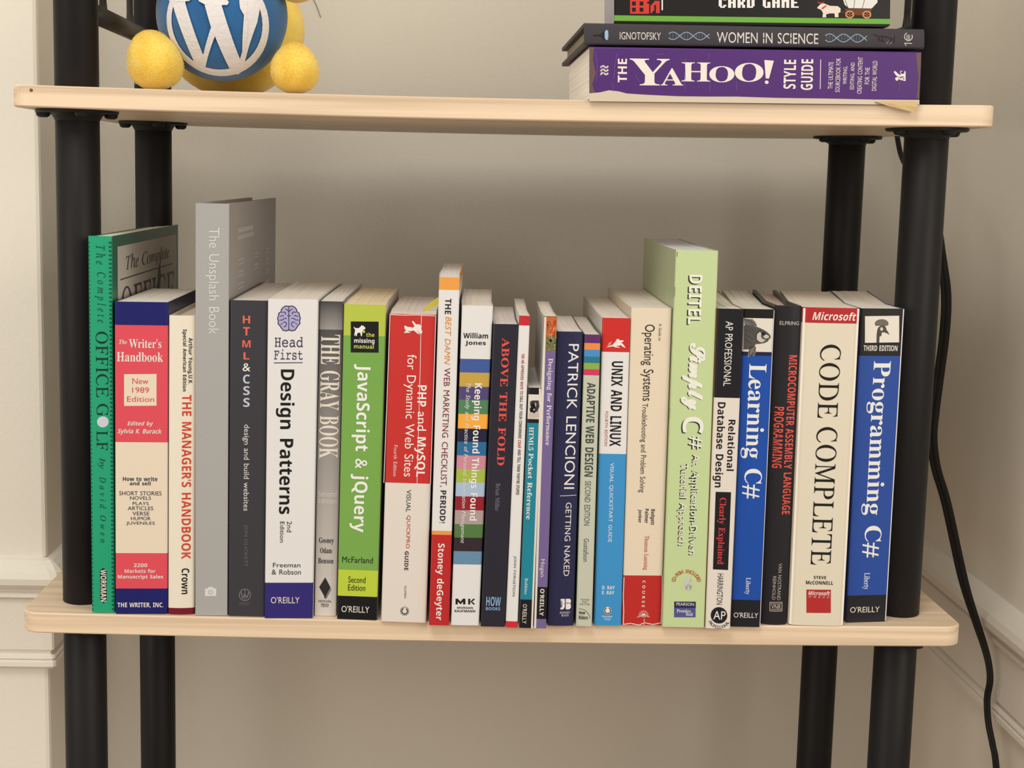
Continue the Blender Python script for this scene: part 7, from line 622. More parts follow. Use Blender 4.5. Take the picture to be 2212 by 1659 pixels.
  ['G','building_picture',[[[0.1441,0.2504],[0.1642,0.2509],[0.1642,0.2291],[0.1441,0.2286]],[[0.1374,0.2285],[0.1642,0.2291],[0.1642,0.2072],[0.1374,0.2066]],[[0.1307,0.2064],[0.1441,0.2068],[0.1441,0.1849],[0.1307,0.1846]],[[0.1508,0.2069],[0.1642,0.2072],[0.1642,0.1854],[0.1508,0.1851]],[[0.1307,0.1846],[0.1441,0.1849],[0.1441,0.163],[0.1307,0.1627]],[[0.1508,0.1851],[0.1642,0.1854],[0.1641,0.1635],[0.1508,0.1632]],[[0.1307,0.1627],[0.1441,0.163],[0.1441,0.1412],[0.1307,0.1408]],[[0.1508,0.1632],[0.1641,0.1635],[0.1641,0.1417],[0.1507,0.1413]],[[0.1307,0.1408],[0.1374,0.141],[0.1373,0.1191],[0.1307,0.1189]],[[0.1507,0.1413],[0.1641,0.1417],[0.1641,0.1198],[0.1507,0.1195]]],(206,62,48),2],
  ['G','building_picture',[[[0.1709,0.3105],[0.1759,0.3106],[0.1758,0.1519],[0.1708,0.1518]]],(232,224,208),2],
  ['G','wagon_picture',[[[0.8216,0.3265],[0.9518,0.329],[0.9521,0.2522],[0.9317,0.1884],[0.8488,0.1899],[0.8339,0.2239]]],(228,222,206),2],
  ['G','wagon_picture',[[[0.8673,0.1891],[0.8717,0.311],[0.87,0.3116],[0.8657,0.1896]],[[0.8981,0.1861],[0.9073,0.2943],[0.9056,0.2955],[0.8965,0.1873]],[[0.8455,0.1984],[0.8349,0.2771],[0.8333,0.2754],[0.844,0.1966]]],(30,28,28),3],
  ['G','wagon_picture',[[[0.8322,0.1809],[0.9317,0.1833],[0.9273,0.1147],[0.8461,0.1177]],[[0.8193,0.1514],[0.8383,0.1485],[0.8383,0.1416],[0.8194,0.1445]]],(112,64,38),2],
  ['G','wagon_picture',[[[0.8688,0.1235],[0.864,0.0941],[0.8522,0.0816],[0.8403,0.0934],[0.8352,0.1226],[0.84,0.152],[0.8519,0.1644],[0.8638,0.1526]]],(28,25,25),3],
  ['G','wagon_picture',[[[0.8626,0.1123],[0.8676,0.1072],[0.8586,0.084],[0.8565,0.0965]],[[0.8565,0.0965],[0.8586,0.084],[0.8457,0.0837],[0.8478,0.0963]],[[0.8478,0.0963],[0.8457,0.0837],[0.8366,0.1064],[0.8415,0.1117]],[[0.8415,0.1117],[0.8366,0.1064],[0.8364,0.1389],[0.8414,0.1338]],[[0.8414,0.1338],[0.8364,0.1389],[0.8454,0.162],[0.8475,0.1495]],[[0.8475,0.1495],[0.8454,0.162],[0.8583,0.1623],[0.8563,0.1498]],[[0.8563,0.1498],[0.8583,0.1623],[0.8675,0.1396],[0.8625,0.1343]],[[0.8625,0.1343],[0.8675,0.1396],[0.8676,0.1072],[0.8626,0.1123]],[[0.8554,0.1231],[0.8544,0.1162],[0.8521,0.1133],[0.8497,0.1161],[0.8487,0.1229],[0.8496,0.1299],[0.852,0.1328],[0.8544,0.13]],[[0.8398,0.1196],[0.8642,0.1202],[0.8642,0.1265],[0.8398,0.1259]],[[0.8508,0.1535],[0.851,0.0925],[0.8532,0.0926],[0.853,0.1535]]],(222,146,96),4],
  ['G','wagon_picture',[[[0.931,0.1233],[0.9262,0.094],[0.9144,0.0816],[0.9025,0.0934],[0.8974,0.1225],[0.9022,0.1518],[0.914,0.1642],[0.926,0.1524]]],(28,25,25),3],
  ['G','wagon_picture',[[[0.9248,0.1122],[0.9298,0.1071],[0.9208,0.084],[0.9187,0.0964]],[[0.9187,0.0964],[0.9208,0.084],[0.908,0.0836],[0.91,0.0962]],[[0.91,0.0962],[0.908,0.0836],[0.8988,0.1063],[0.9037,0.1116]],[[0.9037,0.1116],[0.8988,0.1063],[0.8986,0.1387],[0.9036,0.1336]],[[0.9036,0.1336],[0.8986,0.1387],[0.9076,0.1618],[0.9097,0.1494]],[[0.9097,0.1494],[0.9076,0.1618],[0.9205,0.1621],[0.9185,0.1496]],[[0.9185,0.1496],[0.9205,0.1621],[0.9297,0.1395],[0.9247,0.1342]],[[0.9247,0.1342],[0.9297,0.1395],[0.9298,0.1071],[0.9248,0.1122]],[[0.9176,0.123],[0.9166,0.1161],[0.9143,0.1132],[0.9119,0.116],[0.9109,0.1228],[0.9118,0.1297],[0.9142,0.1326],[0.9166,0.1298]],[[0.902,0.1194],[0.9264,0.1201],[0.9264,0.1264],[0.902,0.1258]],[[0.913,0.1533],[0.9133,0.0924],[0.9154,0.0925],[0.9152,0.1534]]],(222,146,96),4],
  ['G','ox_picture',[[[0.7334,0.1906],[0.7433,0.2218],[0.7527,0.2427],[0.7658,0.2292],[0.7806,0.2124],[0.8085,0.2096],[0.8192,0.1858],[0.8182,0.1462],[0.8111,0.1375],[0.8113,0.0945],[0.7988,0.0924],[0.7969,0.1337],[0.7791,0.1332],[0.7662,0.1225],[0.7674,0.0916],[0.7532,0.0912],[0.7555,0.1361],[0.7482,0.1703],[0.7364,0.1838]]],(232,214,190),2],
  ['G','ox_picture',[[[0.7331,0.2663],[0.7397,0.2492],[0.7539,0.2461],[0.7598,0.2634],[0.7563,0.2359],[0.7398,0.2321]],[[0.7494,0.1875],[0.7658,0.2189],[0.7694,0.2121],[0.753,0.1739]]],(176,66,48),3],
 ]),
]
# ------------------------------------------------------------------ lettering
STY = {'hb': (0x1D5D4, 0x1D5EE, 0x1D7EC), 'hbi': (0x1D5D4, 0x1D5EE, 0x1D7EC), 'sb': (0x1D400, 0x1D41A, 0x1D7CE), 'si': (0x1D434, 0x1D44E, None),
       'su': (0x1D434, 0x1D44E, None), 'sbi': (0x1D468, 0x1D482, None), 'mono': (0x1D670, 0x1D68A, 0x1D7F6), 'script': (0x1D4D0, 0x1D4EA, None)}
SHEAR = {'hbi': 0.25, 'ni': 0.22, 'su': -0.27}
def styled(s, st):
    if st not in STY: return s
    up, lo, dg = STY[st]; o = ''
    for ch in s:
        if 'A' <= ch <= 'Z': o += chr(up+ord(ch)-65)
        elif st in ('si', 'su') and ch == 'h': o += chr(0x210E)
        elif 'a' <= ch <= 'z': o += chr(lo+ord(ch)-97)
        elif '0' <= ch <= '9' and dg: o += chr(dg+ord(ch)-48)
        else: o += ch
    return o
TXT = {}
def letters(s, st, res):
    """outline of a string as (verts, faces, xmin, xmax, ymin, ymax)"""
    k = (s, st, res)
    if k in TXT: return TXT[k]
    c = bpy.data.curves.new('lettering', 'FONT'); c.body = styled(s, st); c.size = 1.0; c.resolution_u = res; c.fill_mode = 'FRONT'; c.space_word = 1.35
    if st in SHEAR: c.shear = SHEAR[st]
    o = bpy.data.objects.new('lettering', c)
    me = bpy.data.meshes.new_from_object(o)
    v = [(q.co.x, q.co.y) for q in me.vertices]; f = [tuple(p.vertices) for p in me.polygons]
    bpy.data.objects.remove(o); bpy.data.curves.remove(c); bpy.data.meshes.remove(me)
    xs = [q[0] for q in v]; ys = [q[1] for q in v]
    TXT[k] = (v, f, min(xs), max(xs), min(ys), max(ys))
    return TXT[k]
# ------------------------------------------------------------------ books
paper_cache = {}
def paper(rgb):
    if rgb in paper_cache: return paper_cache[rgb]
    m = mat('page_paper', rgb, 0.85, spec=0.2)
    a = tuple(min(0.86, x*1.3) for x in alb(rgb)); d = tuple(x*0.90 for x in a)
    m.node_tree.nodes['Principled BSDF'].inputs['Base Color'].default_value = (*a, 1)
    add_mottle(m, 1.0, d, a, (1500, 4, 4), 0.30, 0.55, 1)
    paper_cache[rgb] = m
    return m
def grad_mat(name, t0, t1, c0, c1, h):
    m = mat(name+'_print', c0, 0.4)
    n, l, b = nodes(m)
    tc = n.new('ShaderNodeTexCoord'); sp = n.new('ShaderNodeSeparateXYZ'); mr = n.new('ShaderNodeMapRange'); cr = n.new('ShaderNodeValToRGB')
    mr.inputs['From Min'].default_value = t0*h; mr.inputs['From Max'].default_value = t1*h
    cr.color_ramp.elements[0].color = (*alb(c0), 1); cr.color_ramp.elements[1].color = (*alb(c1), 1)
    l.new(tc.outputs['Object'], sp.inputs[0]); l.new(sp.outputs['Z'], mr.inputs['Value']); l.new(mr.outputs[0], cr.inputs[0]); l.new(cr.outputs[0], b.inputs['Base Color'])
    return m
cloth_m = {}
def cover_mat(rgb, rough, cloth):
    if not cloth: return mat('cover_print', rgb, rough)
    if rgb not in cloth_m:
        m = mat('book_cloth', rgb, 0.85, spec=0.2); add_bump(m, 1500, 0.35, 0.0006); cloth_m[rgb] = m
    return cloth_m[rgb]
CATS = {}
def strips(p, lying, step, start):
    """cut a printed patch into strips that follow a rounded spine"""
    ax = 1 if lying else 0
    lo, hi = min(q[ax] for q in p), max(q[ax] for q in p); out = []
    cuts = [start+step*i for i in range(0, 200) if start+step*i < 1]
    edges = [-9]+[c for c in cuts if lo < c < hi]+[9]
    for a, b in zip(edges[:-1], edges[1:]):
        poly = p
        for lim, sg in ((a, 1), (b, -1)):
            res = []
            for i in range(len(poly)):
                u, v = poly[i], poly[(i+1) % len(poly)]
                du, dv = sg*(u[ax]-lim), sg*(v[ax]-lim)
                if du >= 0: res.append(u)
                if du*dv < 0:
                    k = du/(du-dv); res.append((u[0]+(v[0]-u[0])*k, u[1]+(v[1]-u[1])*k))
            poly = res
            if len(poly) < 3: break
        if len(poly) >= 3: out.append(poly)
    return out
def make_book(d, items):
    c = [Vector(q)/1000 for q in d['c']]
    depth = d['depth']/1000; k = d['k']; bulge = d['bulge']/1000; lying = d['lying']
    root = thing('book', d['label'], 'book', (c[0]+c[1])/2, group='books on the two shelves')
    if d['key'] == 'cardbox':
        root.name = 'game_box'; root['category'] = 'box'; del root['group']
    O = Vector(root.location)
    c = [q-O for q in c]
    Wd = ((c[1]-c[0]).length + (c[3]-c[2]).length)/2; H = ((c[2]-c[0]).length + (c[3]-c[1]).length)/2
    if lying: thick, length = H, Wd
    else: thick, length = Wd, H
    d0 = d['d0']/1000; sq = d['squeeze']/1000
    def sp(u, t, dd):
        p = c[0]*(1-u)*(1-t) + c[1]*u*(1-t) + c[2]*(1-u)*t + c[3]*u*t
        return p + Vector((k*max(0.0, dd-d0), dd, 0))
    def P(a, l, dd):                       # a: across the boards 0..1, l: along the spine 0..1, dd: into the shelf
        return sp(l, a, dd) if lying else sp(a, l, dd)
    def bul(a): return bulge*max(0.0, 1-(2*a-1)**2)
    def face(u, t, lay):                   # a point printed on the spine
        a = t if lying else u
        return sp(u, t, -bul(a) - 0.00004 - lay*0.00005)
    # ---- cover
    e = min(d['edge']/1000, thick*0.3); ct = d['ct']/1000
    ns = 10 if bulge > 0.0007 else 4
    bend = [d0+(depth-d0)*q for q in (0.66, 0.33, 0.0)] if d0 > 0 else []
    dl = d['dleft']/1000 or depth
    prof = [(sq, dl)] + [(sq, q) for q in bend] + ([(sq, 0.012), (0, 0.007)] if sq > 0 else []) + [(0, e), (0.3*e, 0.3*e)] + [(e+(thick-2*e)*i/ns, 0.0) for i in range(ns+1)] + [(thick-0.3*e, 0.3*e), (thick, e)] + [(thick, q) for q in bend[::-1]] + [(thick, depth)]
    n = len(prof)
    outer = [(a/thick, dd - (bul(a/thick) if dd < e*0.9 else 0)) for a, dd in prof]
    inner = [(min(max(a, ct+(sq if dd > 0.009 else 0)), thick-ct)/thick, max(dd, ct)) for a, dd in prof]
    nL = len(bend) + (2 if sq > 0 else 0); nR = len(bend)
    bands = d['bands']; side_m = cover_mat(d['side'], d['rough'], d['cloth']); left_m = cover_mat(d['lefts'], d['rough'], d['cloth'])
    mats = [cover_mat(d['cover'], d['rough'], d['cloth']), side_m, left_m]
    levels = [1.0]; bm_ = []
    if bands:
        prev = 1.0
        for t, col in bands:
            t = max(t, 0.0); levels.append(t)
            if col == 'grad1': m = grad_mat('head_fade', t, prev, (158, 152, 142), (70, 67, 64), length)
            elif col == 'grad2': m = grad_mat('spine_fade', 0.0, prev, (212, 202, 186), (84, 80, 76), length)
            else: m = cover_mat(col, d['rough'], d['cloth'])
            mats.append(m); bm_.append(len(mats)-1); prev = t
    else: levels.append(0.0); bm_.append(0)
    v = []; f = []; fm = []
    if d['key'] == 'cardbox':
        pr = [(0, depth), (0, 0.0012), (0.0012, 0), (thick-0.0012, 0), (thick, 0.0012), (thick, depth)]
        # plain closed carton: front, bottom and top boards, two ends
        q = [sp(0,0,0), sp(1,0,0), sp(1,1,0), sp(0,1,0), sp(0,0,depth), sp(1,0,depth), sp(1,1,depth), sp(0,1,depth)]
        bmq = bmesh.new(); vs_ = [bmq.verts.new(p) for p in q]
        for ids in ((0,1,2,3),(5,4,7,6),(3,2,6,7),(1,0,4,5)): bmq.faces.new([vs_[i] for i in ids])
        fl = bmq.faces.new([vs_[i] for i in (4,0,3,7)]); fr = bmq.faces.new([vs_[i] for i in (1,5,6,2)])
        fl.material_index = 2; fr.material_index = 1
        bmesh.ops.recalc_face_normals(bmq, faces=bmq.faces)
        bmesh.ops.bevel(bmq, geom=list(bmq.edges), offset=0.0008, segments=2, affect='EDGES')
        me = bpy.data.meshes.new('carton'); bmq.to_mesh(me); bmq.free()
        for m in mats: me.materials.append(m)
        ob = bpy.data.objects.new('carton', me); COL.objects.link(ob); ob.parent = root
        # lid seam round the carton
    else:
        for l in levels:
            v += [P(a, l, dd) for a, dd in outer]
        for l in levels:
            v += [P(a, l, dd) for a, dd in inner]
        L = len(levels)*n
        for j in range(len(levels)-1):
            for i in range(n-1):
                f.append((j*n+i, j*n+i+1, (j+1)*n+i+1, (j+1)*n+i))
                spine = 1+nL <= i < n-2-nR
                fm.append(bm_[j] if (spine or d['wrap']) else (2 if i <= nL else 1))
                f.append((L+j*n+i+1, L+j*n+i, L+(j+1)*n+i, L+(j+1)*n+i+1)); fm.append(2)
            for i in (0, n-1):
                f.append((j*n+i, (j+1)*n+i, L+(j+1)*n+i, L+j*n+i)); fm.append(1)
        for j in (0, len(levels)-1):
            for i in range(n-1): f.append((j*n+i, j*n+i+1, L+j*n+i+1, L+j*n+i)); fm.append(bm_[0 if j == 0 else -1] if 1+nL <= i < n-2-nR else 2)
        tidy(mesh('cover', v, f, mats, root, fm))
        # ---- page block with slightly uneven leaves
        g = 0.00005; rec = d['recess']/1000
        m = max(5, int((thick-2*ct)/0.0016)); hard = d['kind'] == 'hard'
        vv = []; ff = []
        rng = random.Random(d['key'])
        back = depth - (0.004 if hard else 0.0012)
        cols = []
        wid = thick-2*ct-2*g-sq; rows = [ct+g] + [q for q in bend[::-1]] + [back]
        for i in range(m):
            a0 = ct+g+sq+wid*i/m; a1 = ct+g+sq+wid*(i+1)/m
            top = 1 - (rec+rng.uniform(0, 0.00035))/length; bot = rec/length if not lying else (rec+rng.uniform(0, 0.00035))/length
            b = len(vv); nr = len(rows)
            for dd in rows:
                for l in (bot, top):
                    for aa in (a0, a1):
                        bk_ = back-(depth-dl)*(1-aa/thick)
                        vv.append(P(aa/thick, l, dd if dd < back else bk_-rng.uniform(0, 0.0005)))
            for r in range(nr-1):
                p, q = b+4*r, b+4*r+4
                ff += [(p, q, q+1, p+1), (p+2, p+3, q+3, q+2), (p, p+2, q+2, q), (p+1, q+1, q+3, p+3)]
            ff += [(b, b+1, b+3, b+2), (b+4*nr-4, b+4*nr-2, b+4*nr-1, b+4*nr-3)]
        mesh('page_block', vv, ff, paper(d['pages']), root)
    # ---- printing
    groups = {}
    def put(name, verts, faces, col):
        g = groups.setdefault(name, ([], [], [], []))
        if col not in g[3]: g[3].append(col)
        b = len(g[0]); g[0].extend(verts)
        for q in faces: g[1].append(tuple(i+b for i in q)); g[2].append(g[3].index(col))
    for it in items:
        if it[0] == 'T':
            _, name, s, st, di, mode, u0, u1, t0, t1, col, lay = it
            v_, f_, xa, xb, ya, yb = letters(s, st, 3 if abs(u1-u0)*Wd > 0.006 else 2)
            if mode == 'c': ya = 0.0
            out = []
            for x, y in v_:
                X = (x-xa)/(xb-xa); Y = (y-ya)/(yb-ya)
                if di == 'H': u, t = u0+X*(u1-u0), t0+Y*(t1-t0)
                elif di == 'D': u, t = u0+Y*(u1-u0), t1-X*(t1-t0)
                else: u, t = u1-Y*(u1-u0), t0+X*(t1-t0)
                out.append(face(u, t, lay))
            put(name, out, f_, col)
        elif it[0] == 'G':
            _, name, polys, col, lay = it
            for p in polys:
                for q in strips(p, lying, (thick-2*e)/thick/ns, e/thick) if bulge > 0 else [p]:
                    put(name, [face(u, t, lay) for u, t in q], [tuple(range(len(q)))], col)
        elif it[0] == 'A':
            _, name, ch, st, u, t, ang, size, col, lay = it
            v_, f_, xa, xb, ya, yb = letters(ch, st, 2); sc = size/1000/0.72; a = math.radians(ang); out = []
            for x, y in v_:
                X = (x-(xa+xb)/2)*sc; Y = (y-0.36)*sc
                out.append(face(u+(X*math.cos(a)-Y*math.sin(a))/Wd, t+(X*math.sin(a)+Y*math.cos(a))/H, lay))
            put(name, out, f_, col)
    for name, (a, b, fm_, cols) in groups.items():
        mesh(name.split('#')[0], a, b, [mat('print_ink', q, 0.45) for q in cols], root, fm_)
    def side(s, t, dd):                    # a point on the right-hand cover (standing books)
        return sp(1, t, dd) + Vector((0.00012, 0, 0))
    root_info = dict(root=root, side=side, H=H, sp=sp, face=face, O=O)
    return root_info
INFO = {}
for d, items in BOOKS: INFO[d['key']] = make_book(d, items)
# cover art that shows on the right-hand boards of the two tall books at the left
def side_poly(key, name, polys, col):
    I = INFO[key]; v = []; f = []
    for lay, p in polys:
        b = len(v); v += [I['side'](1, (z-I['O'].z*1000)/1000/I['H'], dd/1000)+Vector((lay*0.00006, 0, 0)) for dd, z in p]; f.append(tuple(range(b, len(v))))
    return mesh(name, v, f, mat('print_ink', col, 0.5), I['root'])
def side_text(key, name, s, st, d0, d1, z0, z1, col, shear=0.0):
    I = INFO[key]; v_, f_, xa, xb, ya, yb = letters(s, st, 3); out = []
    for x, y in v_:
        X = (x-xa)/(xb-xa); Y = (y-ya)/(yb-ya)
        out.append(I['side'](1, (z0+Y*(z1-z0)-I['O'].z*1000)/1000/I['H'], (d0+X*(d1-d0))/1000)+Vector((0.00018, 0, 0)))
    mesh(name, out, f_, mat('print_ink', col, 0.5), I['root'])
side_poly('office_golf', 'cover_panel', [(0, [(17,20),(246,20),(246,266.5),(17,266.5)])], (206,196,176))
side_poly('office_golf', 'cover_rule', [(1, [(25,241.6),(226,241.6),(226,242.6),(25,242.6)])], (90,84,74))
side_text('office_golf', 'cover_lettering', 'The Complete', 'si', 44, 212, 245, 259, (84,78,68))
side_text('office_golf', 'cover_title', 'OFFICE', 'su', 26, 236, 203, 236, (66,60,54))
side_poly('office_golf', 'golfer_picture', [(2, [(158,205),(172,205),(170,222),(176,236),(170,246),(164,240),(160,228),(150,222)]), (2, [(166,240),(176,252),(178,250),(170,238)])], (60,56,50))
bars = []
for d0, d1 in ((45,82),(137,165),(211,234)):
    for z in (256, 247, 238, 228, 218, 208):
        if (int(d0)+int(z)) % 5 == 0: continue
        bars += [(0, [(d0,z),(d1-(z%3)*5,z),(d1-(z%3)*5,z+1.6),(d0,z+1.6)]), (0, [(d0,z-3),(d1-8,z-3),(d1-8,z-1.6),(d0,z-1.6)])]
bars += [(0, [(41,277),(128,277),(128,280.5),(41,280.5)]), (0, [(41,272),(132,272),(132,275),(41,275)])]
side_poly('unsplash', 'cover_print_rows', bars, (190,182,170))
# yellow paper marker in the red-and-cream book
bk = INFO['php']
pts = catmull([(0.2925,0.028,0.2225),(0.2958,0.031,0.2268),(0.3000,0.034,0.2305),(0.3052,0.038,0.2335)], 6)
v = []; f = []
for i, p in enumerate(pts):
    w = 0.0045*math.sin(math.pi*(0.12+0.88*i/(len(pts)-1))*0.62)+0.0006
    for dz, dy in ((0, 0), (-w, 0.0006), (-w, 0.0009), (0, 0.0003)): v.append((p.x, p.y+dy, p.z+dz))
for i in range(len(pts)-1):
    for k_ in range(4): f.append((i*4+k_, i*4+(k_+1)%4, i*4+4+(k_+1)%4, i*4+4+k_))
f += [(0,1,2,3), tuple(len(v)-4+q for q in (3,2,1,0))]
o = tidy(mesh('bookmark', [Vector(q)-Vector((0.2985,0.032,0.224)) for q in v], f, mat('yellow_paper', (255,232,96), 0.6), loc=(0.2985,0.032,0.224)))
o['label'] = 'curled yellow paper marker poking out of the worn red-over-cream book'; o['category'] = 'bookmark'
# torn flap of cover paper hanging over the shelf edge under the purple book
ya = INFO['yahoo']
top = [(607.5,379.6),(613,380),(620,380.2),(628,380.4),(637.3,380.6)]; bot = [(608,379.0),(614,377.4),(620,375.9),(628,374.0),(637.0,372.4)]
v = []; f = []
for i in range(5):
    for (x, z), y in ((top[i], -4.0), (((top[i][0]+bot[i][0])/2, (top[i][1]+bot[i][1])/2), -5.4), (bot[i], -5.0-(i%2)*0.8)): v.append(Vector((x/1000, y/1000, z/1000))-ya['O'])
for i in range(4):
    for k_ in range(2): f.append((i*3+k_, i*3+k_+1, i*3+4+k_, i*3+3+k_))
fl = mesh('torn_flap', v, f, mat('torn_paper', (206,176,122), 0.85), ya['root'])
sm = fl.modifiers.new('thickness', 'SOLIDIFY'); sm.thickness = 0.0004
fl['label'] = 'torn cover paper hanging over the shelf edge'
# ------------------------------------------------------------------ plush toy
def blob(rx, ry, rz, tilt=0.0, n=40, m=24, amp=0.03, seed=0, taper=0.0):
    rng = random.Random(seed); ph = [rng.uniform(0, 6.28) for _ in range(6)]
    v = []; f = []
    for j in range(m+1):
        th = math.pi*j/m
        for i in range(n):
            a = 2*math.pi*i/n
            x, y, z = math.sin(th)*math.cos(a), math.sin(th)*math.sin(a), -math.cos(th)
            s = 1 + amp*(math.sin(3*a+ph[0])*math.sin(2*th+ph[1]) + 0.6*math.sin(5*a+ph[2]+3*th))*math.sin(th)
            w = 1 - taper*z
            X, Y, Z = x*rx*s*w, y*ry*s*w, z*rz*s
            v.append((X*math.cos(tilt)-Z*math.sin(tilt), Y, X*math.sin(tilt)+Z*math.cos(tilt)))
    for j in range(m):
        for i in range(n):
            k_ = (i+1) % n; f.append((j*n+i, j*n+k_, (j+1)*n+k_, (j+1)*n+i))
    return v, f
def plush_mat(name, rgb, rgb2, bump=0.45):
    m = mat(name, rgb, 0.9, spec=0.15)
    n, l, b = nodes(m)
    b.inputs['Sheen Weight'].default_value = 0.35; b.inputs['Sheen Roughness'].default_value = 0.5
    add_mottle(m, 55, alb(rgb2), alb(rgb), (1,1,1), 0.35, 0.6)
    add_bump(m, 900, bump, 0.0012)
    return m
yellow = plush_mat('yellow_plush', (248,214,96), (240,194,72)); bluep = plush_mat('blue_plush', (48,104,150), (43,95,140), 0.12)
fur_m = mat('yellow_fur', (250,217,106), 0.9, spec=0.1)
plz = 0.3239*S
plush = thing('plush_toy', 'yellow plush toy sitting on the upper shelf hugging a blue ball with a white emblem', 'toy', (0.147, 0.09, plz))
PO = Vector(plush.location)
def fuzz(o, geo, count, length, m, seed, off=(0,0,0)):
    rng = random.Random(seed); v, f = geo; v = [Vector(q) for q in v]; cen = sum(v, Vector())/len(v); V = []; F = []
    for _ in range(count):
        q = f[rng.randrange(len(f))]; a, b, c_, d_ = [v[i] for i in q]; s, t = rng.random(), rng.random()
        p = a*(1-s)*(1-t)+b*s*(1-t)+c_*s*t+d_*(1-s)*t
        nrm = (p-cen).normalized()
        if nrm.y > 0.45 or nrm.z < -0.8: continue
        dr = (nrm + Vector((rng.uniform(-.5,.5), rng.uniform(-.5,.5), rng.uniform(-.6,.4)))*0.8).normalized()
        sd = dr.cross(Vector((rng.uniform(-1,1), rng.uniform(-1,1), rng.uniform(-1,1)))).normalized()*0.00013
        l_ = length*rng.uniform(0.6, 1.2); b0 = len(V)
        V += [p-sd, p+sd, p+dr*l_]; F.append((b0, b0+1, b0+2))
    h = mesh('fur', V, F, m, o); h['kind'] = 'stuff'
def plush_part(name, geo, m, at_, fur=0, flen=0.0010, seed=1):
    dz = plz+0.0004-(min(q[2] for q in geo[0])+at_[2])
    if dz > 0: at_ = (at_[0], at_[1], at_[2]+dz)
    o = mesh(name, geo[0], geo[1], m, plush, smooth=True, loc=Vector(at_)-PO)
    if fur: fuzz(o, geo, fur, flen, fur_m, seed)
    return o
# body, head outline above the frame, arms, feet, ball
bx = 0.1445
plush_part('body', blob(0.0520, 0.042, 0.050, 0, seed=3, taper=0.03), yellow, (bx, 0.110, plz+0.0475), 2600)
plush_part('head', blob(0.058, 0.048, 0.046, 0, seed=5), yellow, (bx, 0.105, plz+0.129), 1200)
LFg = blob(0.0196, 0.021, 0.0214, 0.35, seed=11, taper=0.13, amp=0.03); RFg = blob(0.0169, 0.0205, 0.0180, -0.05, seed=12, taper=0.10, amp=0.025)
plush_part('foot', LFg, yellow, (0.0975, 0.036, plz+0.0206), 9000, seed=21)
plush_part('foot', RFg, yellow, (0.1983, 0.036, plz+0.0176), 9000, seed=22)
BR_ = 0.0476; bc = Vector((0.1426, 0.058, plz+0.0572))
ballg = blob(BR_, 0.043, BR_, 0, 64, 40, amp=0.008, seed=31)
plush_part('ball', ballg, bluep, bc)
plush_part('arm', blob(0.016, 0.026, 0.0135, -0.2, seed=41), yellow, (0.1975, 0.045, plz+0.0795), 2500, seed=42)
plush_part('arm', blob(0.016, 0.026, 0.0135, 0.2, seed=43), yellow, (0.098, 0.045, plz+0.0835), 1500, seed=44)
# white emblem laid on the ball's front
def ball_pt(x, y, lift):
    X, Z = x, y
    q = max(0.02, 1-(X/BR_)**2-(Z/BR_)**2)
    return Vector((X, -0.043*math.sqrt(q)*1.012 - lift, Z))
def emblem(polys, name, lift):
    bm = bmesh.new()
    for p in polys:
        b = bmesh.new(); vs_ = [b.verts.new((x, 0, z)) for x, z in p]; b.faces.new(vs_)
        bmesh.ops.triangulate(b, faces=b.faces)
        for _ in range(3): bmesh.ops.subdivide_edges(b, edges=[e_ for e_ in b.edges if e_.calc_length() > 0.004], cuts=1, use_grid_fill=False)
        bmesh.ops.triangulate(b, faces=b.faces)
        tmp = bpy.data.meshes.new('t'); b.to_mesh(tmp); b.free(); bm.from_mesh(tmp); bpy.data.meshes.remove(tmp)
    for w in bm.verts: w.co = ball_pt(w.co.x, w.co.z, lift)
    bmesh.ops.recalc_face_normals(bm, faces=bm.faces)
    me = bpy.data.meshes.new(name); bm.to_mesh(me); bm.free(); me.materials.append(felt)
    o = bpy.data.objects.new(name, me); COL.objects.link(o); o.parent = plush; o.location = bc-PO
felt = mat('white_felt', (232,224,212), 0.8, spec=0.2); add_bump(felt, 420, 0.5, 0.001)
er = 0.0362                    # emblem radius
ecx, ecz = 0.0014, -0.0086    # emblem centre on the ball
def ez(l): return [(ecx+(x-1177)/450.8*er, ecz+(208.7-y)/450.8*er) for x, y in l]
ringp = []
for i in range(48):
    a, b = 2*math.pi*i/48, 2*math.pi*(i+1)/48
    ringp.append([(ecx+r*math.cos(q)*er, ecz+r*math.sin(q)*er) for r, q in ((0.885,a),(1.0,a),(1.0,b),(0.885,b))])
Wp = [[(780,-60),(905,-60),(900,0),(912,45),(1055,492),(1048,612),(970,575),(790,60)],
      [(1055,492),(1145,262),(1175,335),(1048,612)],
      [(1092,70),(1238,66),(1372,515),(1382,608),(1330,640),(1285,637),(1175,335),(1145,262)],
      [(1372,515),(1448,330),(1458,260),(1440,170),(1395,90),(1388,30),(1400,-20),(1450,-70),(1500,-80),(1545,-20),(1556,60),(1552,110),(1535,200),(1382,608)],
      [(1035,12),(1060,8),(1290,28),(1302,45),(1290,68),(1240,72),(1092,68),(1040,42)],
      [(740,-20),(960,0),(972,18),(955,38),(905,42),(770,40),(735,10)]]
emblem(ringp+[ez(p) for p in Wp], 'emblem', 0.0009)
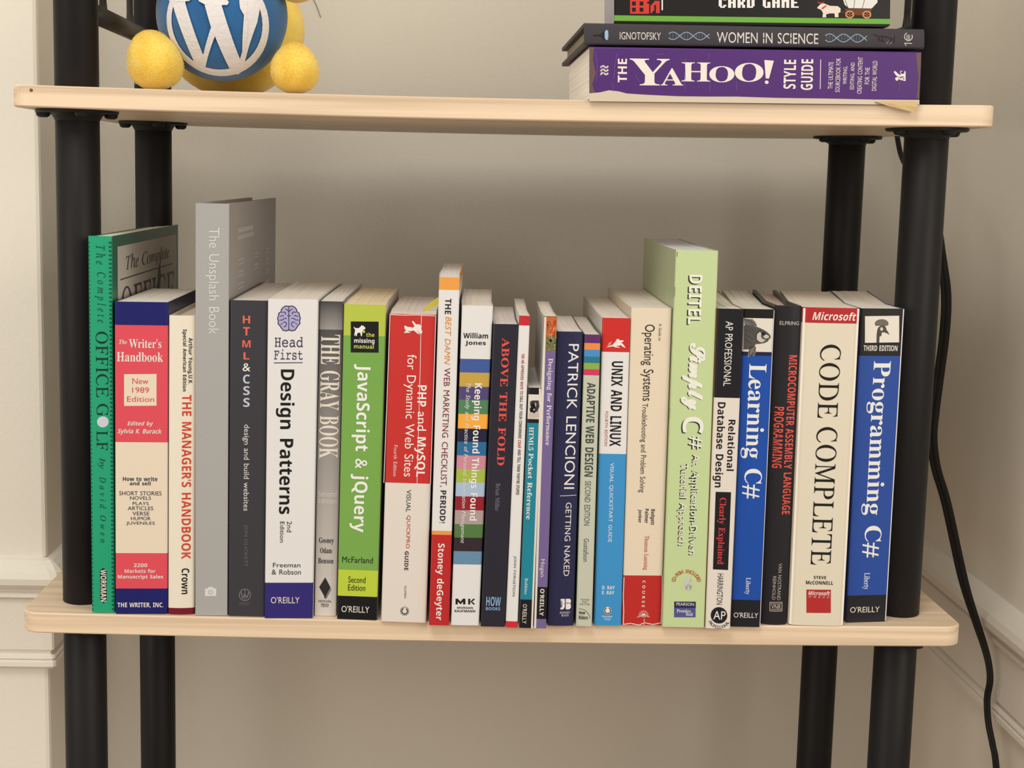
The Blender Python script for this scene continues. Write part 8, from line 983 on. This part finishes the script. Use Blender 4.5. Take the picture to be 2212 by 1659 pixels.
# ------------------------------------------------------------------ black power cord
cab = [(0.7300,0.372,0.46),(0.7322,0.366,0.40),(0.7342,0.354,0.3685),(0.7395,0.347,0.3445),(0.7420,0.30,0.322),(0.7320,0.22,0.290),(0.7235,0.178,0.2655),(0.7284,0.175,0.2308),
       (0.7290,0.175,0.200),(0.7270,0.175,0.1682),(0.7248,0.175,0.135),(0.7243,0.175,0.1108),(0.7290,0.175,0.085),(0.7402,0.175,0.0530),(0.7584,0.175,-0.0117),(0.7725,0.175,-0.050),(0.7795,0.172,-0.0700),(0.7822,0.166,-0.0840),(0.7826,0.1615,-0.0974),(0.7822,0.1640,-0.115),(0.7828,0.1594,-0.1338),(0.7838,0.149,-0.150),(0.7850,0.141,-0.167),(0.7880,0.12,-0.24),(0.7880,0.08,-0.45),(0.785,0.02,-0.715),(0.70,-0.2,ZF+0.004),(0.4,-0.3,ZF+0.004)]
P_ = catmull(cab, 8); nP = len(P_)
def crad(i):
    z = P_[i].z
    return 0.0015 if z > 0.30 else 0.0015+0.0011*min(1, (0.30-z)/0.06) if z > 0.06 else (0.0026 if z > -0.01 else max(0.0017, 0.0026+0.011*(z+0.01)))
rad = [crad(i) for i in range(nP)]
offs = [Vector((rad[i]*0.55, -rad[i]*0.45, 0)) for i in range(nP)]
g = join_geo([tube_geo([P_[i]-offs[i] for i in range(nP)], rad, 10), tube_geo([P_[i]+offs[i] for i in range(nP)], rad, 10)])
c0 = Vector((0.72, 0.1, 0.1))
o = tidy(mesh('power_cord', [q-c0 for q in g[0]], g[1], mat('black_cord', base=(0.016,0.015,0.014), rough=0.5), smooth=True, loc=c0))
o['label'] = 'black power cord hanging between the right front post and the right wall'; o['category'] = 'cord'
# loose dark thread against the back wall above the upper shelf
tp = [Vector((0.1742,0.4010,0.4935)), Vector((0.1800,0.4010,0.483)), Vector((0.1846,0.4011,0.4710))]
o = tidy(mesh('thread', [q-tp[1] for q in tube_geo(catmull(tp, 4), 0.0003, 6)[0]], tube_geo(catmull(tp, 4), 0.0003, 6)[1], mat('brown_thread', base=(0.16,0.10,0.07), rough=0.7), loc=tp[1]))
o['label'] = 'fine brown thread against the back wall right of the plush toy'; o['category'] = 'thread'
